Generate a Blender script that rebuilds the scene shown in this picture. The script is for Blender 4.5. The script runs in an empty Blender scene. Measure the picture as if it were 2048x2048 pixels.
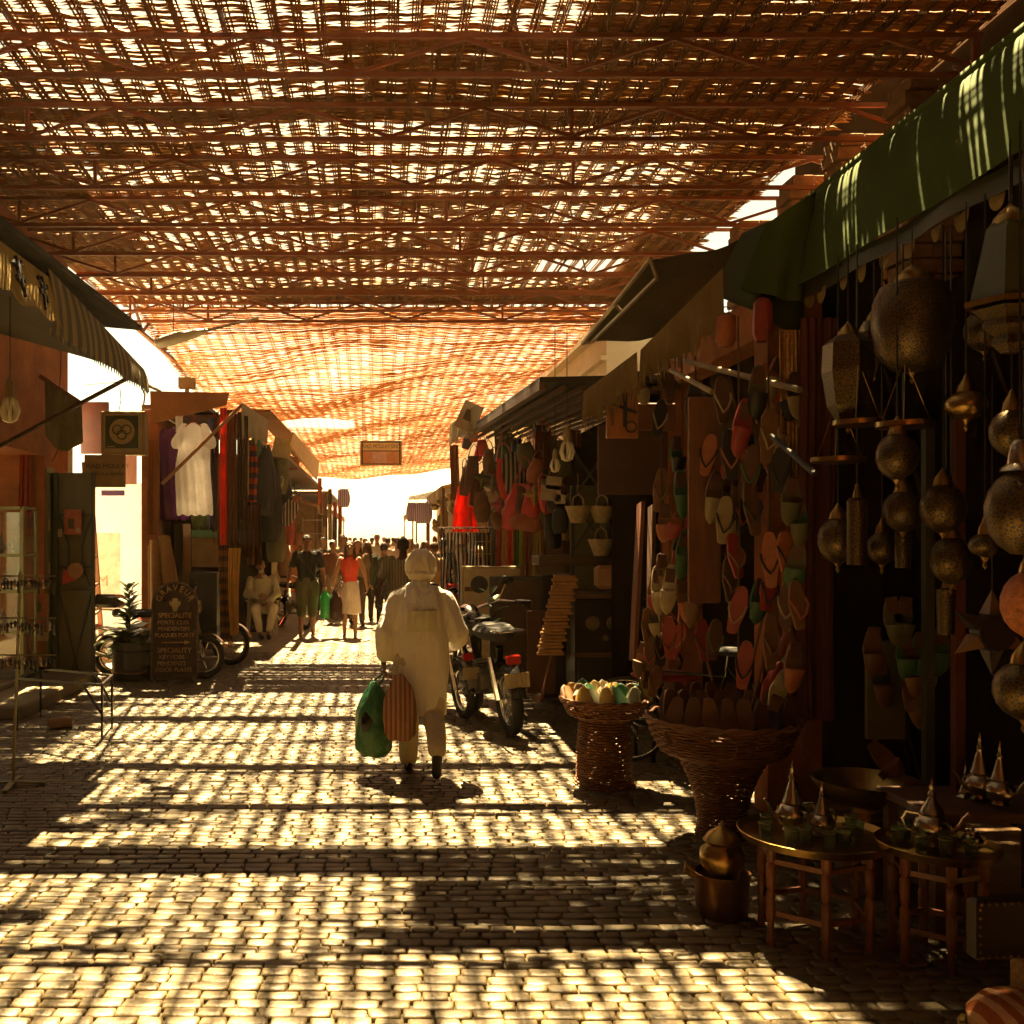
import bpy, bmesh, math, random
import numpy as np
from mathutils import Vector, Matrix, noise as mnoise
R = math.radians
rnd = random.Random(7)
scene = bpy.context.scene
C = scene.collection

# ---------------------------------------------------------------- camera, sky, sun, exposure
EYE = 1.75
cam_d = bpy.data.cameras.new('camera'); cam = bpy.data.objects.new('camera', cam_d); C.objects.link(cam)
cam.location = (0, 0, EYE); cam.rotation_euler = (R(90), 0, 0)
cam_d.sensor_width = 36; cam_d.lens = 36 * 1000 / 1024
cam_d.shift_x = 137 / 1024; cam_d.shift_y = 24 / 1024
cam_d.clip_start = 0.05; cam_d.clip_end = 400
scene.camera = cam

SUN = Vector((0.05, -0.53, -1.0)).normalized()           # the way sunlight travels
world = bpy.data.worlds.new('World'); scene.world = world; world.use_nodes = True
wn = world.node_tree.nodes; wl = world.node_tree.links; wn.clear()
sky = wn.new('ShaderNodeTexSky'); sky.sky_type = 'NISHITA'; sky.sun_disc = False
sky.sun_elevation = math.asin(-SUN.z); sky.sun_rotation = math.atan2(-SUN.x, -SUN.y)
sky.dust_density = 0.5; sky.air_density = 0.5
tint = wn.new('ShaderNodeMix'); tint.data_type = 'RGBA'; tint.blend_type = 'MULTIPLY'; tint.inputs[0].default_value = 1.0
tint.inputs[7].default_value = (1.0, 0.67, 0.27, 1)     # the photograph's warm white balance
bg = wn.new('ShaderNodeBackground'); bg.inputs[1].default_value = 0.05
wo = wn.new('ShaderNodeOutputWorld')
wl.new(sky.outputs[0], tint.inputs[6]); wl.new(tint.outputs[2], bg.inputs[0]); wl.new(bg.outputs[0], wo.inputs[0])
sd = bpy.data.lights.new('sun', 'SUN'); sd.energy = 5.0; sd.angle = R(0.53); sd.color = (1.0, 0.75, 0.38)
so = bpy.data.objects.new('sun', sd); C.objects.link(so); so.rotation_euler = SUN.to_track_quat('-Z', 'Y').to_euler()
so.location = (0, 0, 20)
vs = scene.view_settings; vs.view_transform = 'Standard'; vs.look = 'None'; vs.gamma = 1; vs.use_curve_mapping = False
vs.exposure = 3.85
cy = scene.cycles
cy.max_bounces = 7; cy.diffuse_bounces = 2; cy.glossy_bounces = 3; cy.transmission_bounces = 4; cy.transparent_max_bounces = 6
cy.sample_clamp_indirect = 6; cy.caustics_reflective = False; cy.caustics_refractive = False
cy.use_denoising = True

# ---------------------------------------------------------------- helpers
def P(u, v, y):                      # where a point seen at (u, v) in the 1024 px picture stands when it is y metres off
    return Vector(((u - 375) * y / 1000, y, EYE + (536 - v) * y / 1000))
def G(u, v):                         # the same for a point on the ground
    return P(u, v, EYE * 1000 / (v - 536))

_M = {}
UNGRADED = {'whitewash', 'white cotton', 'turban cotton', 'white dress cotton', 'worn cobble', 'pale bounce paving', 'opal glass', 'silver plate', 'green tea glass', 'case glass', 'white skirt', 'red vest', 'cream render', 'cream trousers', 'pale blue panel', 'green plastic', 'red patent', 'red dress cloth', 'vivid red', 'red leather', 'orange leather', 'salmon paint', 'dry reed', 'sunlit dry reed', 'red oxide steel', 'golden cloth', 'magenta leather', 'scarf scarlet', 'scarf orange', 'scarf lime', 'scarf yellow', 'white awning', 'pale green robe', 'ivory trousers', 'cream sign board'}
def mat(name, col, rough=0.7, metal=0.0, var=0.25, scale=6.0, bump=0.0, bscale=None, spec=0.5, alpha=None, trans=0.0,
        col2=None, coords='Object', stretch=(1, 1, 1), emit=0.0, sheen=0.0):
    if name in _M: return _M[name]
    if not metal and name not in UNGRADED:      # base colours cut darker and warmer: deeper shade and warm grade put in
        col = tuple(c * g for c, g in zip(col, (0.70, 0.64, 0.52))); col2 = tuple(c * g for c, g in zip(col2, (0.70, 0.64, 0.52))) if col2 else None
    m = bpy.data.materials.new(name); m.use_nodes = True; nt = m.node_tree; N = nt.nodes; L = nt.links
    b = N['Principled BSDF']
    tc = N.new('ShaderNodeTexCoord'); mp = N.new('ShaderNodeMapping'); mp.inputs['Scale'].default_value = stretch
    L.new(tc.outputs[coords], mp.inputs[0])
    nz = N.new('ShaderNodeTexNoise'); nz.inputs['Scale'].default_value = scale; nz.inputs['Detail'].default_value = 5; nz.inputs['Roughness'].default_value = 0.65
    L.new(mp.outputs[0], nz.inputs[0])
    rp = N.new('ShaderNodeValToRGB'); rp.color_ramp.elements[0].position = 0.3; rp.color_ramp.elements[1].position = 0.7
    c2 = col2 if col2 else tuple(min(1, c * (1 + var)) for c in col)
    c1 = col if col2 else tuple(c * (1 - var) for c in col)
    rp.color_ramp.elements[0].color = (*c1, 1); rp.color_ramp.elements[1].color = (*c2, 1)
    L.new(nz.outputs[0], rp.inputs[0]); L.new(rp.outputs[0], b.inputs['Base Color'])
    b.inputs['Roughness'].default_value = rough; b.inputs['Metallic'].default_value = metal
    b.inputs['Specular IOR Level'].default_value = spec
    if trans: b.inputs['Transmission Weight'].default_value = trans
    if alpha is not None: b.inputs['Alpha'].default_value = alpha
    if sheen: b.inputs['Sheen Weight'].default_value = sheen
    if emit: b.inputs['Emission Color'].default_value = (*c2, 1); b.inputs['Emission Strength'].default_value = emit
    if bump:
        n2 = N.new('ShaderNodeTexNoise'); n2.inputs['Scale'].default_value = bscale or scale * 4; n2.inputs['Detail'].default_value = 6
        L.new(mp.outputs[0], n2.inputs[0])
        bp = N.new('ShaderNodeBump'); bp.inputs['Strength'].default_value = 1.0; bp.inputs['Distance'].default_value = bump
        L.new(n2.outputs[0], bp.inputs['Height']); L.new(bp.outputs[0], b.inputs['Normal'])
    _M[name] = m; return m

def cloth(name, col, trans=0.0, var=0.15, scale=5, bump=0.004, stripes=None, axis=0, freq=20, wrinkle=0.010):
    """woven cloth; stripes = second colour laid in bands across axis"""
    if name in _M: return _M[name]
    m = mat(name, col, rough=0.85, var=var, scale=scale, bump=bump, bscale=60, spec=0.2)
    nt = m.node_tree; N = nt.nodes; L = nt.links; b = N['Principled BSDF']
    if wrinkle:     # soft creases running mostly downwards, on top of the weave
        tw = N.new('ShaderNodeTexCoord'); mw = N.new('ShaderNodeMapping'); mw.inputs['Scale'].default_value = (1, 1, .35); L.new(tw.outputs['Object'], mw.inputs[0])
        nw = N.new('ShaderNodeTexNoise'); nw.inputs['Scale'].default_value = 9; nw.inputs['Detail'].default_value = 3; nw.inputs['Distortion'].default_value = 1.2; L.new(mw.outputs[0], nw.inputs[0])
        bw = N.new('ShaderNodeBump'); bw.inputs['Distance'].default_value = wrinkle * 3; L.new(nw.outputs[0], bw.inputs['Height'])
        if b.inputs['Normal'].links: L.new(b.inputs['Normal'].links[0].from_socket, bw.inputs['Normal'])
        L.new(bw.outputs[0], b.inputs['Normal'])
    if stripes:
        tc = N.new('ShaderNodeTexCoord'); sx = N.new('ShaderNodeSeparateXYZ'); L.new(tc.outputs['Object'], sx.inputs[0])
        mu = N.new('ShaderNodeMath'); mu.operation = 'MULTIPLY'; mu.inputs[1].default_value = freq; L.new(sx.outputs[axis], mu.inputs[0])
        fr = N.new('ShaderNodeMath'); fr.operation = 'FRACT'; L.new(mu.outputs[0], fr.inputs[0])
        gt = N.new('ShaderNodeMath'); gt.operation = 'GREATER_THAN'; gt.inputs[1].default_value = 0.5; L.new(fr.outputs[0], gt.inputs[0])
        mx = N.new('ShaderNodeMix'); mx.data_type = 'RGBA'; L.new(gt.outputs[0], mx.inputs[0])
        src = b.inputs['Base Color'].links[0].from_socket
        L.new(src, mx.inputs[6]); mx.inputs[7].default_value = (*stripes, 1); L.new(mx.outputs[2], b.inputs['Base Color'])
    if trans:
        t = N.new('ShaderNodeBsdfTranslucent'); ms = N.new('ShaderNodeMixShader'); ms.inputs[0].default_value = trans
        src = b.inputs['Base Color'].links[0].from_socket
        L.new(src, t.inputs[0]); out = N['Material Output']
        L.new(b.outputs[0], ms.inputs[1]); L.new(t.outputs[0], ms.inputs[2]); L.new(ms.outputs[0], out.inputs[0])
    return m

class MB:
    """collects boxes, bars, tubes, lathes and sheets; build() links them as ONE mesh object"""
    def __init__(s): s.v = []; s.f = []; s.mi = []; s.cur = 0
    def add(s, vs, fs):
        o = len(s.v); s.v += [tuple(p) for p in vs]; s.f += [tuple(i + o for i in f) for f in fs]; s.mi += [s.cur] * len(fs); return s
    def hexa(s, p):   # 8 corners: bottom ring 0-3, top ring 4-7
        return s.add(p, [(0, 3, 2, 1), (4, 5, 6, 7), (0, 1, 5, 4), (1, 2, 6, 5), (2, 3, 7, 6), (3, 0, 4, 7)])
    def box(s, c, d, rz=0, M=None, bev=0):
        hx, hy, hz = d[0] / 2, d[1] / 2, d[2] / 2
        m = Matrix.Translation(Vector(c)) @ (M if M is not None else Matrix.Rotation(rz, 4, 'Z'))
        if bev:
            b = bev; vs = []
            for z, k in ((-hz, b), (-hz + b, 0), (hz - b, 0), (hz, b)):
                for sx, sy in ((-1, -1), (1, -1), (1, 1), (-1, 1)): vs.append(m @ Vector((sx * (hx - k), sy * (hy - k), z)))
            fs = [(3, 2, 1, 0), (12, 13, 14, 15)]
            for r_ in range(3):
                for i in range(4):
                    a = r_ * 4 + i; q = r_ * 4 + (i + 1) % 4; fs.append((a, q, q + 4, a + 4))
            return s.add(vs, fs)
        return s.hexa([m @ Vector((sx * hx, sy * hy, z)) for z in (-hz, hz) for sx, sy in ((-1, -1), (1, -1), (1, 1), (-1, 1))])
    def bar(s, a, b, w, h=None, up=(0, 0, 1)):
        a = Vector(a); b = Vector(b); d = (b - a); 
        if d.length < 1e-6: return s
        d.normalize(); h = h or w; upv = Vector(up)
        if abs(d.dot(upv)) > 0.98: upv = Vector((1, 0, 0))
        x = d.cross(upv).normalized(); z = x.cross(d)
        q = [(-w / 2, -h / 2), (w / 2, -h / 2), (w / 2, h / 2), (-w / 2, h / 2)]
        return s.hexa([a + x * i + z * j for i, j in q] + [b + x * i + z * j for i, j in q])
    def tube(s, pts, r, n=8, closed=False, caps=True):
        pts = [Vector(p) for p in pts]; m = len(pts); rs = r if isinstance(r, (list, tuple)) else [r] * m
        vs = []; prev = None
        for i, p in enumerate(pts):
            if closed: d = pts[(i + 1) % m] - pts[i - 1]
            else: d = pts[min(i + 1, m - 1)] - pts[max(i - 1, 0)]
            d = d.normalized() if d.length > 1e-9 else Vector((0, 0, 1))
            if prev is None:
                up = Vector((0, 0, 1)) if abs(d.z) < 0.9 else Vector((1, 0, 0)); x = d.cross(up).normalized()
            else:
                x = (prev - d * prev.dot(d)); x = x.normalized() if x.length > 1e-6 else d.orthogonal().normalized()
            prev = x; y = d.cross(x)
            for k in range(n):
                a = 2 * math.pi * k / n; vs.append(p + (x * math.cos(a) + y * math.sin(a)) * rs[i])
        fs = []
        for i in range(m if closed else m - 1):
            j = (i + 1) % m
            for k in range(n): fs.append((i * n + k, i * n + (k + 1) % n, j * n + (k + 1) % n, j * n + k))
        if caps and not closed: fs += [tuple(range(n - 1, -1, -1)), tuple((m - 1) * n + k for k in range(n))]
        return s.add(vs, fs)
    def lathe(s, prof, c=(0, 0, 0), n=24, M=None, sq=1.0):
        m = Matrix.Translation(Vector(c)) @ (M or Matrix.Identity(4)); vs = []
        for r, z in prof:
            for k in range(n):
                a = 2 * math.pi * k / n; vs.append(m @ Vector((r * math.cos(a), r * sq * math.sin(a), z)))
        fs = []
        for i in range(len(prof) - 1):
            for k in range(n): fs.append((i * n + k, i * n + (k + 1) % n, (i + 1) * n + (k + 1) % n, (i + 1) * n + k))
        if prof[0][0] > 1e-4: fs.append(tuple(range(n - 1, -1, -1)))
        if prof[-1][0] > 1e-4: fs.append(tuple((len(prof) - 1) * n + k for k in range(n)))
        return s.add(vs, fs)
    def loft(s, rings, n=16, cap=True):   # rings: (centre, rx, ry[, tiltMatrix])
        vs = []
        for rg in rings:
            c, rx, ry = Vector(rg[0]), rg[1], rg[2]; m = rg[3] if len(rg) > 3 else Matrix.Identity(3)
            for k in range(n):
                a = 2 * math.pi * k / n; vs.append(c + m @ Vector((rx * math.cos(a), ry * math.sin(a), 0)))
        fs = []
        for i in range(len(rings) - 1):
            for k in range(n): fs.append((i * n + k, i * n + (k + 1) % n, (i + 1) * n + (k + 1) % n, (i + 1) * n + k))
        if cap: fs += [tuple(range(n - 1, -1, -1)), tuple((len(rings) - 1) * n + k for k in range(n))]
        return s.add(vs, fs)
    def ball(s, c, r, n=14, k=9, M=None):
        r = r if isinstance(r, (tuple, list)) else (r, r, r)
        m = Matrix.Translation(Vector(c)) @ (M or Matrix.Identity(4)); vs = [m @ Vector((0, 0, -r[2]))]; fs = []
        for i in range(1, k):
            t = math.pi * i / k
            for j in range(n):
                a = 2 * math.pi * j / n; vs.append(m @ Vector((r[0] * math.sin(t) * math.cos(a), r[1] * math.sin(t) * math.sin(a), -r[2] * math.cos(t))))
        vs.append(m @ Vector((0, 0, r[2])))
        for j in range(n):
            q = (j + 1) % n; fs.append((0, 1 + q, 1 + j)); fs.append((len(vs) - 1, 1 + (k - 2) * n + j, 1 + (k - 2) * n + q))
            for i in range(k - 2): fs.append((1 + i * n + j, 1 + i * n + q, 1 + (i + 1) * n + q, 1 + (i + 1) * n + j))
        return s.add(vs, fs)
    def torus(s, c, R_, r, n=28, k=8, M=None):
        m = Matrix.Translation(Vector(c)) @ (M or Matrix.Identity(4))
        return s.tube([m @ Vector((R_ * math.cos(2 * math.pi * i / n), R_ * math.sin(2 * math.pi * i / n), 0)) for i in range(n)], r, k, closed=True)
    def sheet(s, fn, nu, nv, th=0.004):
        """a cloth: fn(a, b) for a, b in 0..1 gives points; given real thickness th"""
        pts = [[Vector(fn(i / nu, j / nv)) for j in range(nv + 1)] for i in range(nu + 1)]
        vs = []; 
        for side in (0, 1):
            for i in range(nu + 1):
                for j in range(nv + 1):
                    p = pts[i][j]
                    if side:
                        du = pts[min(i + 1, nu)][j] - pts[max(i - 1, 0)][j]; dv = pts[i][min(j + 1, nv)] - pts[i][max(j - 1, 0)]
                        n_ = du.cross(dv); n_ = n_.normalized() if n_.length > 1e-12 else Vector((0, 0, 1)); p = p - n_ * th
                    vs.append(p)
        W = nv + 1; K = (nu + 1) * W; fs = []
        for i in range(nu):
            for j in range(nv):
                a = i * W + j; fs.append((a, a + W, a + W + 1, a + 1)); fs.append((K + a, K + a + 1, K + a + W + 1, K + a + W))
        for i in range(nu):
            a = i * W; fs.append((a, K + a, K + a + W, a + W)); a = i * W + nv; fs.append((a, a + W, K + a + W, K + a))
        for j in range(nv):
            a = j; fs.append((a, a + 1, K + a + 1, K + a)); a = nu * W + j; fs.append((a, K + a, K + a + 1, a + 1))
        return s.add(vs, fs)
    def prism(s, outline, depth, M=None):
        """outline: 2-D points (x, z); extruded along y"""
        m = M or Matrix.Identity(4); n = len(outline)
        vs = [m @ Vector((x, -depth / 2, z)) for x, z in outline] + [m @ Vector((x, depth / 2, z)) for x, z in outline]
        fs = [tuple(range(n)), tuple(range(2 * n - 1, n - 1, -1))] + [(i, i + n, (i + 1) % n + n, (i + 1) % n) for i in range(n)]
        return s.add(vs, fs)
    def build(s, name, mats, parent=None, smooth=False, **props):
        me = bpy.data.meshes.new(name); me.from_pydata(s.v, [], s.f)
        for m in (mats if isinstance(mats, (list, tuple)) else [mats]): me.materials.append(m)
        if any(s.mi): me.polygons.foreach_set('material_index', s.mi)
        if smooth: me.polygons.foreach_set('use_smooth', [True] * len(me.polygons))
        me.validate(); me.update()
        o = bpy.data.objects.new(name, me); C.objects.link(o)
        if smooth == 2:
            bm = bmesh.new(); bm.from_mesh(me); bmesh.ops.recalc_face_normals(bm, faces=bm.faces); bm.to_mesh(me); bm.free()
            me.polygons.foreach_set('use_smooth', [True] * len(me.polygons))
            try: me.set_sharp_from_angle(angle=R(40))
            except Exception: pass
        if parent is not None: o.parent = parent; 
        for k, v_ in props.items(): o[k] = v_
        return o

def thing(name, label, cat, loc=(0, 0, 0), rz=0, group=None):
    o = bpy.data.objects.new(name, None); C.objects.link(o); o.location = loc; o.rotation_euler = (0, 0, rz); o.empty_display_size = 0.1
    return tag(o, label, cat, group)
def tag(o, label=None, cat=None, group=None, kind=None):
    if label: o['label'] = label
    if cat: o['category'] = cat
    if group: o['group'] = group
    if kind: o['kind'] = kind
    return o
def struct(o): o['kind'] = 'structure'; return o
def dup(root, loc=None, rz=None, label=None, group=None, scale=None):
    kids = {}
    for o in list(C.objects):
        if o.parent is not None: kids.setdefault(o.parent.name, []).append(o)
    def rec(o, par):
        c = o.copy(); C.objects.link(c)
        if par is not None: c.parent = par
        for ch in kids.get(o.name, []): rec(ch, c)
        return c
    c = rec(root, None)
    if loc is not None: c.location = loc
    if rz is not None: c.rotation_euler = (root.rotation_euler[0], root.rotation_euler[1], rz)
    if label: c['label'] = label
    if group: c['group'] = group
    if scale: c.scale = (scale,) * 3 if not isinstance(scale, tuple) else scale
    return c
_ts = bpy.data.scenes.new('workshop')          # scratch scene: keeps modifier evaluation off the big scene
def evaluated(o):
    _ts.collection.objects.link(o); vl = _ts.view_layers[0]; vl.update()
    me = bpy.data.meshes.new_from_object(o.evaluated_get(vl.depsgraph)); bpy.data.objects.remove(o); return me
def remesh(mb, voxel, smooth=4, fold=0.0, fscale=8, stretch=(1, 1, 1)):
    """one continuous skin over the overlapping shapes collected in mb"""
    o = mb.build('tmp', []) if False else None
    me = bpy.data.meshes.new('tmp'); me.from_pydata(mb.v, [], mb.f)
    bm = bmesh.new(); bm.from_mesh(me); bmesh.ops.recalc_face_normals(bm, faces=bm.faces); bm.to_mesh(me); bm.free()
    o = bpy.data.objects.new('tmp', me)
    r = o.modifiers.new('r', 'REMESH'); r.mode = 'VOXEL'; r.voxel_size = voxel; r.use_smooth_shade = True
    if smooth: sm = o.modifiers.new('s', 'SMOOTH'); sm.iterations = smooth; sm.factor = 0.5
    out = evaluated(o); bpy.data.meshes.remove(me)
    if fold:
        n_ = len(out.vertices); co = np.empty(n_ * 3, np.float32); out.vertices.foreach_get('co', co); co = co.reshape(-1, 3)
        nr = np.empty(n_ * 3, np.float32); out.vertex_normals.foreach_get('vector', nr); nr = nr.reshape(-1, 3)
        q = co * fscale * np.array(stretch, np.float32); s_ = np.zeros(n_, np.float32)
        for k_, (w1, w2, w3, am) in enumerate(((1.0, .7, .4, .5), (-.6, 1.1, .8, .45), (1.9, -1.3, .9, .3), (2.6, 2.1, -1.7, .2), (-3.7, 3.1, 2.3, .12))):
            s_ += am * np.sin(q[:, 0] * w1 + q[:, 1] * w2 + q[:, 2] * w3 + 1.3 * k_ + 1.2 * np.sin(q[:, 2] * .9 + k_ + q[:, 0] * .5))
        co += nr * (s_ * fold)[:, None]; out.vertices.foreach_set('co', co.ravel()); out.update()
    out.polygons.foreach_set('use_smooth', [True] * len(out.polygons))
    return out
def mesh_obj(name, me, m, parent=None):
    me.name = name; me.materials.clear()
    for q in (m if isinstance(m, (list, tuple)) else [m]): me.materials.append(q)
    o = bpy.data.objects.new(name, me); C.objects.link(o)
    if parent is not None: o.parent = parent
    return o
def text_part(name, s, size, m, parent, M, depth=0.002, align='CENTER', sx=1.0):
    cu = bpy.data.curves.new(name, 'FONT'); cu.body = s; cu.size = size; cu.align_x = align; cu.align_y = 'CENTER'; cu.extrude = depth
    me = evaluated(bpy.data.objects.new('tmp', cu)); bpy.data.curves.remove(cu)
    me.transform(M @ Matrix.Diagonal((sx, 1, 1, 1)))
    return mesh_obj(name, me, m, parent)
FACE = Matrix.Rotation(R(90), 4, 'X')       # lettering that stands upright and faces the camera (towards -Y)
# ---------------------------------------------------------------- ground and cobbles
m_ground = mat('joint sand', (0.10, 0.085, 0.06), rough=0.95, scale=30, bump=0.004)
g = MB(); g.add([(-32, -18, -0.02), (32, -18, -0.02), (32, 100, -0.02), (-32, 100, -0.02)], [(0, 1, 2, 3)])
struct(g.build('ground', m_ground))

def cobble_mat():
    m = mat('worn cobble', (0.13, 0.092, 0.040), rough=0.5, var=0.25, scale=3.0, bump=0.003, bscale=45, spec=0.5)
    nt = m.node_tree; N = nt.nodes; L = nt.links; b = N['Principled BSDF']
    oi = N.new('ShaderNodeNewGeometry')
    mx = N.new('ShaderNodeMix'); mx.data_type = 'RGBA'; mx.blend_type = 'MULTIPLY'; mx.inputs[0].default_value = 1
    rp = N.new('ShaderNodeMapRange'); rp.inputs[3].default_value = 0.7; rp.inputs[4].default_value = 1.2
    L.new(oi.outputs['Random Per Island'], rp.inputs[0])
    cb = N.new('ShaderNodeCombineColor'); [L.new(rp.outputs[0], cb.inputs[i]) for i in range(3)]
    src = b.inputs['Base Color'].links[0].from_socket
    L.new(src, mx.inputs[6]); L.new(cb.outputs[0], mx.inputs[7]); L.new(mx.outputs[2], b.inputs['Base Color'])
    return m
m_cob = cobble_mat()
def stone(cx, cy, w, d, rng, z=0.0):
    j = lambda a: rng.uniform(-a, a)
    tx, ty = j(0.014), j(0.018); h = z + j(0.002); b = 0.007; vs = []
    def pt(sx, sy, ix, iy, zz):
        return (cx + sx * (w / 2 - ix), cy + sy * (d / 2 - iy), zz)
    cr = [(-1, -1), (1, -1), (1, 1), (-1, 1)]
    jit = [(j(0.006), j(0.005)) for _ in cr]
    for zz, ix in ((-0.02, 0.0), (-0.006, 0.001), (0.0, b), (0.0015, 2.2 * b)):
        for (sx, sy), (jx, jy) in zip(cr, jit):
            x, y, _ = pt(sx, sy, ix, ix, 0); x += jx; y += jy
            vs.append((x, y, h + zz + tx * (x - cx) + ty * (y - cy) if zz > -0.015 else zz))
    # cut the corners of the crown a little by pulling them in
    fs = [(12, 13, 14, 15)]
    for r_ in range(3):
        for i in range(4): a = r_ * 4 + i; q = r_ * 4 + (i + 1) % 4; fs.append((a, q, q + 4, a + 4))
    return vs, fs
rng = random.Random(3)
stones = []
y = 2.6; row = 0
while y < 15.0:
    d = 0.070 + rng.uniform(-0.006, 0.008)
    hw = 4.2
    x = -hw + rng.uniform(0, 0.15)
    while x < hw:
        w = rng.choice((0.10, 0.115, 0.125, 0.14, 0.155)) + rng.uniform(-0.01, 0.01)
        yy = y + 0.015 * math.sin(x * 1.3 + row * 0.2) + rng.uniform(-0.003, 0.003)
        u = 375 + 1000 * x / y; v = 536 + 1750 / y
        stones.append((x + w / 2, yy, w - 0.006, d - 0.005, -30 < u < 1050 and v < 1030)); x += w
    y += d; row += 1
pav = bpy.data.objects.new('cobble_paving', None); C.objects.link(pav); struct(pav)
near = [s for s in stones if s[4]][:300]; nearset = set(id(s) for s in near)
for s_ in near:
    mb = MB(); vs_, fs_ = stone(0, 0, s_[2], s_[3], rng); mb.add(vs_, fs_)
    o = mb.build('cobblestone', m_cob, pav, smooth=True); o.location = (s_[0], s_[1], 0)
mb = MB()
for s_ in stones:
    if id(s_) not in nearset: mb.add(*stone(s_[0], s_[1], s_[2], s_[3], rng))
mb.build('cobblestones', m_cob, pav, smooth=True, kind='stuff')
# farther paving: same stone, paler to bounce light up; relief left to the material
def far_paving():
    m = bpy.data.materials.new('far cobbles'); m.use_nodes = True; nt = m.node_tree; N = nt.nodes; L = nt.links; b = N['Principled BSDF']
    tc = N.new('ShaderNodeTexCoord'); br = N.new('ShaderNodeTexBrick'); L.new(tc.outputs['Object'], br.inputs[0])
    br.inputs['Scale'].default_value = 1; br.inputs['Brick Width'].default_value = 0.125; br.inputs['Row Height'].default_value = 0.07; br.inputs['Mortar Size'].default_value = 0.006
    br.inputs['Color1'].default_value = (0.36, 0.29, 0.18, 1); br.inputs['Color2'].default_value = (0.26, 0.20, 0.12, 1); br.inputs['Mortar'].default_value = (0.10, 0.085, 0.06, 1)
    L.new(br.outputs[0], b.inputs['Base Color']); b.inputs['Roughness'].default_value = 0.5
    bp = N.new('ShaderNodeBump'); bp.inputs['Distance'].default_value = 0.01; bp.invert = True; L.new(br.outputs[1], bp.inputs['Height']); L.new(bp.outputs[0], b.inputs['Normal'])
    return m
mb = MB(); mb.box((0, 31, -0.022), (9, 32.0, 0.04)); struct(mb.build('far_pavement', far_paving()))
m_pale = mat('pale bounce paving', (0.52, 0.46, 0.36), rough=0.9, scale=1.5, var=0.1, bump=0.004)  # kept pale so sunlit ground bounces light onto the white walls
mb = MB(); mb.box((0, 67, -0.022), (50, 40.0, 0.04)); struct(mb.build('square_pavement', m_pale))
mb = MB(); mb.box((-5.6, 14.35, -0.01), (3.6, 3.5, 0.06)); struct(mb.build('alley_pavement', m_pale))
mb = MB(); mb.box((0, -7.2, -0.022), (9, 19.4, 0.04)); struct(mb.build('near_pavement', far_paving()))

# ---------------------------------------------------------------- roof: steel trusses and reed mats
m_steel = mat('red oxide steel', (0.22, 0.060, 0.006), rough=0.6, scale=4, var=0.3, bump=0.001)
HB = 3.15; ZB = EYE + HB; ZT = ZB + 0.27; ZM = EYE + 3.47
ratios = [1.79, 2.17, 2.52, 2.87, 3.215, 3.546, 3.84, 4.13, 4.44, 4.66]
truss_y = [HB * r for r in ratios]
XL, XR = -3.88, 4.15
XC = 3.85
def truss(y, i, xl, xr, zb, zt):
    t = thing('roof_truss', '', 'truss', (0, y, 0), 0, 'red steel trusses under the reed roof')
    MB().bar((xl, 0, zb), (xr, 0, zb), 0.030, 0.034).build('bottom_chord', m_steel, t)
    MB().bar((xl, 0, zt), (xr, 0, zt), 0.030, 0.034).build('top_chord', m_steel, t)
    off = (-0.55 + 0.23 * i) % 1.3; x = xl + 0.06; k = 0; first = True
    step = 0.72
    x0 = xl + off - 1.3
    prev = None; nodes = []
    xx = x0
    while xx < xr + step:
        nodes.append(xx); xx += step
    for a, b_ in zip(nodes[:-1], nodes[1:]):
        up = k % 2 == 0; k += 1
        za, zb_ = (zb + .02, zt - .02) if up else (zt - .02, zb + .02)
        a2, b2 = max(a, xl + .02), min(b_, xr - .02)
        if b2 - a2 < 0.1: continue
        f = lambda x_: za + (zb_ - za) * (x_ - a) / (b_ - a)
        MB().bar((a2, 0, f(a2)), (b2, 0, f(b2)), 0.022, 0.026).build('diagonal', m_steel, t)
        if k % 6 == 3 and xl < b_ < xr: MB().bar((b_ if not up else a, 0.0, zb + .026), (b_ if not up else a, 0.0, zt - .026), 0.028, 0.028).build('vertical', m_steel, t)
    MB().bar((xr - .05, 0.0, zb + .026), (xr - .05, 0, zt - .026), 0.04, 0.04).build('vertical', m_steel, t)
    return t
ordn = ['nearest', 'second', 'third', 'fourth', 'fifth', 'sixth', 'seventh', 'eighth', 'ninth', 'tenth', 'eleventh', 'twelfth']
for i, y in enumerate(truss_y[1:]):
    t = truss(y, i, XL, XR, ZB, ZT)
    t['label'] = 'red steel lattice truss overhead, %s one counted from the top of the picture' % ordn[i]

def reed_mat_material(name, c1, c2, tr):
    m = mat(name, c1, rough=0.8, col2=c2, scale=2.2, bump=0.001, stretch=(1, 1, 1))
    nt = m.node_tree; N = nt.nodes; L = nt.links; b = N['Principled BSDF']
    t = N.new('ShaderNodeBsdfTranslucent'); ms = N.new('ShaderNodeMixShader'); ms.inputs[0].default_value = tr
    L.new(b.inputs['Base Color'].links[0].from_socket, t.inputs[0]); L.new(b.outputs[0], ms.inputs[1]); L.new(t.outputs[0], ms.inputs[2]); L.new(ms.outputs[0], N['Material Output'].inputs[0])
    return m
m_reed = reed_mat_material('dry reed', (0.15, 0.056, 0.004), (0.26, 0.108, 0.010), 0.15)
m_reed2 = reed_mat_material('sunlit dry reed', (0.32, 0.105, 0.007), (0.48, 0.17, 0.014), 0.24)  # same reed in brighter orange: sunlit glow put into the colour
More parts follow.
